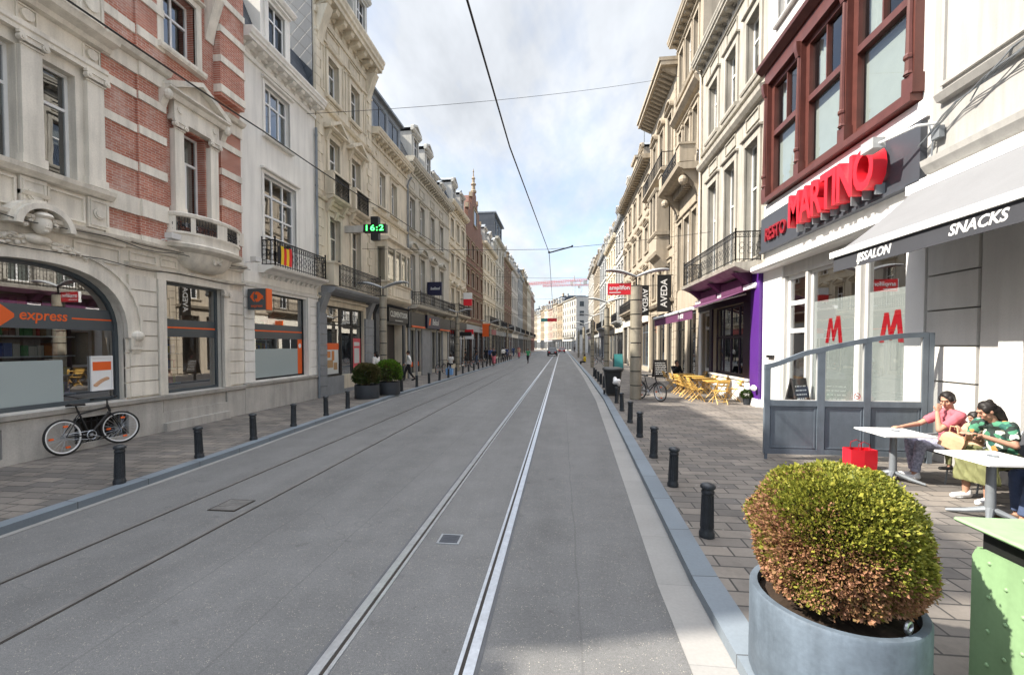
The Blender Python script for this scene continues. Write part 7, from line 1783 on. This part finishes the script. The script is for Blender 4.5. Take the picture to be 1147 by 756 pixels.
    # shirt
    s_ = B(); s_.ell(ch, .176, .132, .185); s_.ell((pe+ch)/2, .162, .128, .17); s_.ell(pe+up*.03, .172, .134, .11); s_.cap(shL, .072, shR, .072); s_.cap(ch+up*.08, .118, nk-up*.055, .085)
    for sh, el, wr in ((shL, J['elL'], J['wrL']), (shR, J['elR'], J['wrR'])):
        if sleeve == 'short': s_.tube([P(sh), P(sh.lerp(el, .72))], [.072*sc, .060*sc], 12)
        elif sleeve == 'long': s_.cap(sh, .066, el, .052); s_.tube([P(el), P(el.lerp(wr, .95))], [.052*sc, .038*sc], 12)
        s_.ball(P(sh), .070*sc)
    if dress or skirt == 'dress':
        pass
    remesh(s_, 'shirt', voxel, top, t, smooth=3, wr=.010 if voxel < .012 else 0)
    q = B(); q.ell(pe, .170, .130, .125)
    if skirt:
        for hp, kn, an in ((hipL, J['kneeL'], J['ankL']), (hipR, J['kneeR'], J['ankR'])):
            q.cap(hp, .115, kn, .098); q.tube([P(kn), P(kn.lerp(an, .62))], [.098*sc, .125*sc], 14)
        q.cap((hipL+hipR)/2, .12, (J['kneeL']+J['kneeR'])/2, .095); mk = (J['kneeL']+J['kneeR'])/2; ma = (J['ankL']+J['ankR'])/2; q.tube([P(mk), P(mk.lerp(ma, .6))], [.095*sc, .12*sc], 14)
    else:
        for hp, kn, an in ((hipL, J['kneeL'], J['ankL']), (hipR, J['kneeR'], J['ankR'])):
            q.cap(hp, .104, kn, .072); q.ball(P(kn), .074*sc); q.tube([P(kn), P(kn.lerp(an, .92))], [.072*sc, .056*sc], 12)
    remesh(q, 'skirt' if skirt else 'trousers', voxel, bottom, t, smooth=3, wr=(.022 if skirt else .009) if voxel < .012 else 0)
    for an, to in ((J['ankL'], J['toeL']), (J['ankR'], J['toeR'])):
        f = B(); f.cap(an-V(0, .035, .045), .046, to-V(0, 0, .0), .038); f.cap(an-V(0, .02, .0), .047, an-V(0, .02, .03), .05); dr = (to-an); dr.z = 0; dr.normalize(); f.ell(to-V(0, 0, .022)-dr*.06, .045, .10, .014, Matrix.Rotation(math.atan2(-dr.x, dr.y), 3, 'Z'))
        remesh(f, 'shoe', max(.008, voxel*.8), shoe, t, smooth=2)
    return t
# terrace guests: local +y is forward; rz = +90 deg faces the street (-x)
person(5.84, 7.32, pi/2-.1, 'sit', 'woman in a pink top with her hand at her mouth at the farther white table', 'shirt_pink', 'trousers_pattern' if 'trousers_pattern' in M else 'jeans', 'shoe_white', 'hair', voxel=.0075, headturn=.55, nod=.35,
       over=dict(wrL=V(-.07, .19, 1.03), elL=V(-.17, .22, .78), handL=V(.1, -.35, .9), wrR=V(.16, .52, .76), elR=V(.27, .22, .80), handR=V(-.2, 1, 0), ankL=V(-.1, .48, .09), toeL=V(-.1, .65, .035), ankR=V(.06, .40, .09), toeR=V(.08, .57, .035)))
person(5.82, 6.46, pi/2+.25, 'sit', 'woman in a green floral shirt and olive skirt bending over something in her hands', 'shirt_floral', 'skirt_olive', 'shoe_white', 'hair', voxel=.0075, skirt=True, longhair=True, headturn=-.5, nod=.5,
       over=dict(chest=V(.02, .02, .87), neck=V(.04, .10, 1.04), head=V(.06, .19, 1.17), wrL=V(-.01, .36, .86), elL=V(-.22, .14, .76), handL=V(.3, .8, .3), wrR=V(.12, .38, .86), elR=V(.28, .16, .76), handR=V(-.2, .8, .3)))
person(5.84, 6.90, pi/2+.05, 'sit', 'small child in a beige top squeezed between the two women', 'shirt_beige', 'skirt_olive', 'shoe_black', 'hair', voxel=.0075, sc=.64, z=SW+.24, nod=.3,
       over=dict(wrL=V(-.05, .30, .92), elL=V(-.22, .10, .78), wrR=V(.06, .30, .92), elR=V(.22, .10, .78), handL=V(.2, .5, .7), handR=V(-.2, .5, .7)))
person(5.68, 5.55, pi/2, 'sit', 'guest in blue jeans and brown shoes at the nearer white table, right edge', 'shirt_blue', 'jeans', 'shoe_brown', 'hair_brown', voxel=.0095, over=dict(ankL=V(-.05, .50, .09), toeL=V(-.06, .68, .04), kneeL=V(-.1, .44, .54)))
def handbag():
    t = thing('handbag', 'beige handbag lying in the lap between the two women', 'bag', (5.52, 6.86, .72)); m = MB(); c = V(5.5, 6.80, .80)
    Q = Matrix.Rotation(.5, 3, 'Z') @ Matrix.Rotation(.35, 3, 'X')
    m.loft([[c+Q @ V(dx*s, dy*s, dz) for dx, dy in ((-.05, -.13), (.05, -.13), (.06, 0), (.05, .13), (-.05, .13), (-.06, 0))] for s, dz in ((.95, -.12), (1, -.11), (1, .03), (.86, .08), (.55, .10))]); m.build('bag_body', M['bag_beige'], t)
    m = MB(); m.tube([c+V(0, -.07, .11), c+V(0, -.05, .2), c+V(0, .05, .2), c+V(0, .07, .11)], .009, 6); m.build('handle', M['bag_beige'], t)
handbag()
person(5.35, 21.2, pi+.2, 'sit', 'man in black sitting at the far end of the yellow tables', 'shirt_black', 'trousers_black', 'shoe_black', 'hair', voxel=.012, sleeve='long', over=dict(wrR=V(.05, .22, 1.06), elR=V(.24, .2, .8), handR=V(-.2, -.2, 1)))
FAR = [(-6.6, 42.5, pi, 'walk', 'woman in a dark top and short skirt walking beside the left kerb', 'shirt_black', 'shirt_pink', 'stand'),
       (-3.85, 50.5, pi-.3, 'walk', 'person in a green top and dark trousers crossing the tram rails', 'green_cloth', 'trousers_black', ''),
       (-6.4, 66, pi, 'walk', 'person in a pinkish dress walking on the left kerb far off', 'shirt_beige', 'shirt_pink', ''),
       (-8.3, 66, 0, 'walk', 'walker in a white top and blue trousers far along the left pavement', 'shirt_white', 'jeans', ''),
       (-8.7, 50, .3, 'stand', 'person in black standing in the group under the red gable', 'shirt_black', 'trousers_black', ''),
       (-8.0, 49.0, pi, 'walk', 'person in a dark blue top in the group under the red gable', 'shirt_blue', 'trousers_black', ''),
       (-8.9, 45.5, 1.4, 'stand', 'person in dark clothes by the facade before the red gable', 'shirt_black', 'jeans', ''),
       (-9.0, 40.5, 1.5, 'stand', 'person in black at the terrace before the red gable', 'shirt_black', 'trousers_black', ''),
       (-8.7, 24.2, pi/2+.2, 'walk', 'man in a pale shirt walking into the black doorway of the oriel house', 'shirt_white', 'trousers_black', ''),
       (-8.95, 20.4, pi/2-.4, 'stand', 'dark haired woman in white and black at the cream house shop door', 'shirt_white', 'shirt_black', 'long'),
       (3.4, 118, pi, 'walk', 'dark figure walking far along the right kerb', 'shirt_black', 'trousers_black', ''),
       (-7.8, 80, pi, 'walk', 'walker in a red top far along the left pavement', 'red_bright', 'jeans', ''),
       (-8.6, 78, 0, 'walk', 'walker in dark blue far along the left pavement', 'shirt_blue', 'jeans', ''),
       (-8.2, 52.5, 2.0, 'stand', 'person in black bending by the bicycles under the red gable', 'shirt_black', 'jeans', ''),
       (-7.4, 47.5, .4, 'walk', 'person in a dark blue jacket nearest the kerb under the red gable', 'shirt_blue', 'trousers_black', ''),
       (-9.0, 55, 0, 'walk', 'person in beige by the facade past the red gable', 'shirt_beige', 'jeans', 'stand'),
       (-8.8, 71, pi, 'walk', 'walker in black far along the left pavement', 'shirt_black', 'trousers_black', ''),
       (-7.6, 57, .2, 'walk', 'walker with pale top past the red gable', 'shirt_white', 'trousers_black', '')]
for x, y, rz, ps, lb, tp, bt, sp in FAR:
    person(x, y, rz, ps, lb, tp, bt, voxel=.013 if y < 30 else .018, z=(0 if -6.3 < x < .9 else SW), longhair=(sp in ('long', 'stand')), sleeve='long' if tp in ('shirt_white', 'shirt_blue') else 'short', skirt=(bt == 'shirt_pink'))
person(-7.7, 61.5, pi-.2, 'cycle', 'cyclist in dark clothes coming along the left kerb', 'shirt_blue', 'jeans', voxel=.02, sleeve='long')
bicycle((-7.7, 61.6, SW), -pi/2-.2, 0, 'bicycle ridden by the cyclist on the left kerb', rim='steel', step=True)
person(2.45, 47.5, 1.2, 'sit', 'person in a yellow vest sitting low at the right kerb far off', 'yellow', 'trousers_black', voxel=.018, z=SW-.28)
person(-8.9, 34.6, .6, 'sit', 'person in a white top seated beside the second left lamp post', 'shirt_white', 'trousers_black', voxel=.014)
# ------------------------------------------------------------------ light, sky, camera
SUN_DIR = Vector((-.70, -.17, .70)).normalized()     # towards the sun: over the left roofs, a little behind the camera
el = math.asin(SUN_DIR.z); az = math.atan2(SUN_DIR.x, SUN_DIR.y)
w = bpy.data.worlds.new('World'); SC.world = w; w.use_nodes = True; nt = w.node_tree
bg = nt.nodes['Background']
sky = N(nt, 'ShaderNodeTexSky', sky_type='NISHITA'); sky.sun_disc = False; sky.sun_elevation = el; sky.sun_rotation = az; sky.air_density = 1.0; sky.dust_density = 1.5; sky.ozone_density = 1.2
tc = N(nt, 'ShaderNodeTexCoord'); sp = N(nt, 'ShaderNodeSeparateXYZ'); L(nt, tc.outputs['Generated'], sp.inputs[0])
zz = math2(nt, 'ADD', math2(nt, 'MAXIMUM', sp.outputs['Z'], 0.0), .16)
cb = N(nt, 'ShaderNodeCombineXYZ'); L(nt, math2(nt, 'DIVIDE', sp.outputs['X'], zz), cb.inputs[0]); L(nt, math2(nt, 'DIVIDE', sp.outputs['Y'], zz), cb.inputs[1])
mp = N(nt, 'ShaderNodeMapping'); mp.inputs['Rotation'].default_value = (0, 0, .5); mp.inputs['Scale'].default_value = (1.2, .55, 1); mp.inputs['Location'].default_value = (3.1, 1.7, 0); L(nt, cb.outputs[0], mp.inputs['Vector'])
n1 = noise(nt, mp.outputs[0], .75, 6, .58); n2 = noise(nt, mp.outputs[0], 2.6, 5, .6)
cl = math2(nt, 'ADD', math2(nt, 'MULTIPLY', n1, .75), math2(nt, 'MULTIPLY', n2, .25))
mask = mrange(nt, cl, .40, .56, .12, .95)
# haze of thin cloud thickens towards the horizon
mask = math2(nt, 'MAXIMUM', mask, mrange(nt, sp.outputs['Z'], 0.0, .35, .85, .0))
shade = math2(nt, 'MULTIPLY', mrange(nt, n2, .3, .7, .76, 1.12), mrange(nt, sp.outputs['Z'], .66, .88, 1.0, 4.8))   # cloud overhead, out of view, brightened as added fill light
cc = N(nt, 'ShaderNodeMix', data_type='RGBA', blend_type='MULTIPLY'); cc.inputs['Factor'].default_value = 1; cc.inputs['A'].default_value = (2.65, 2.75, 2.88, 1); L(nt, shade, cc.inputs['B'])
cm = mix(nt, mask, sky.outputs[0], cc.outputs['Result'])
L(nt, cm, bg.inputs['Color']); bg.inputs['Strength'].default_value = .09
sd = bpy.data.lights.new('Sun', 'SUN'); sd.energy = 2.8; sd.angle = rad(.8); sd.color = (1.0, .93, .82)
so = bpy.data.objects.new('Sun', sd); COL.objects.link(so); so.rotation_euler = SUN_DIR.to_track_quat('Z', 'Y').to_euler(); so.location = (-20, -10, 40)
cam = bpy.data.cameras.new('Camera'); co = bpy.data.objects.new('Camera', cam); COL.objects.link(co)
co.location = (0, 0, 2.15); co.rotation_euler = (rad(90-1.5), 0, rad(6.46)); cam.sensor_width = 36; cam.lens = 15.38; cam.shift_y = .0184; cam.clip_start = .05; cam.clip_end = 3000
SC.camera = co
SC.view_settings.view_transform = 'Standard'; SC.view_settings.look = 'None'; SC.view_settings.gamma = 1; SC.view_settings.exposure = 1.95
SC.cycles.max_bounces = 7; SC.cycles.diffuse_bounces = 4; SC.cycles.glossy_bounces = 4; SC.cycles.transparent_max_bounces = 12; SC.cycles.transmission_bounces = 4
SC.cycles.caustics_reflective = False; SC.cycles.caustics_refractive = False; SC.cycles.use_denoising = True
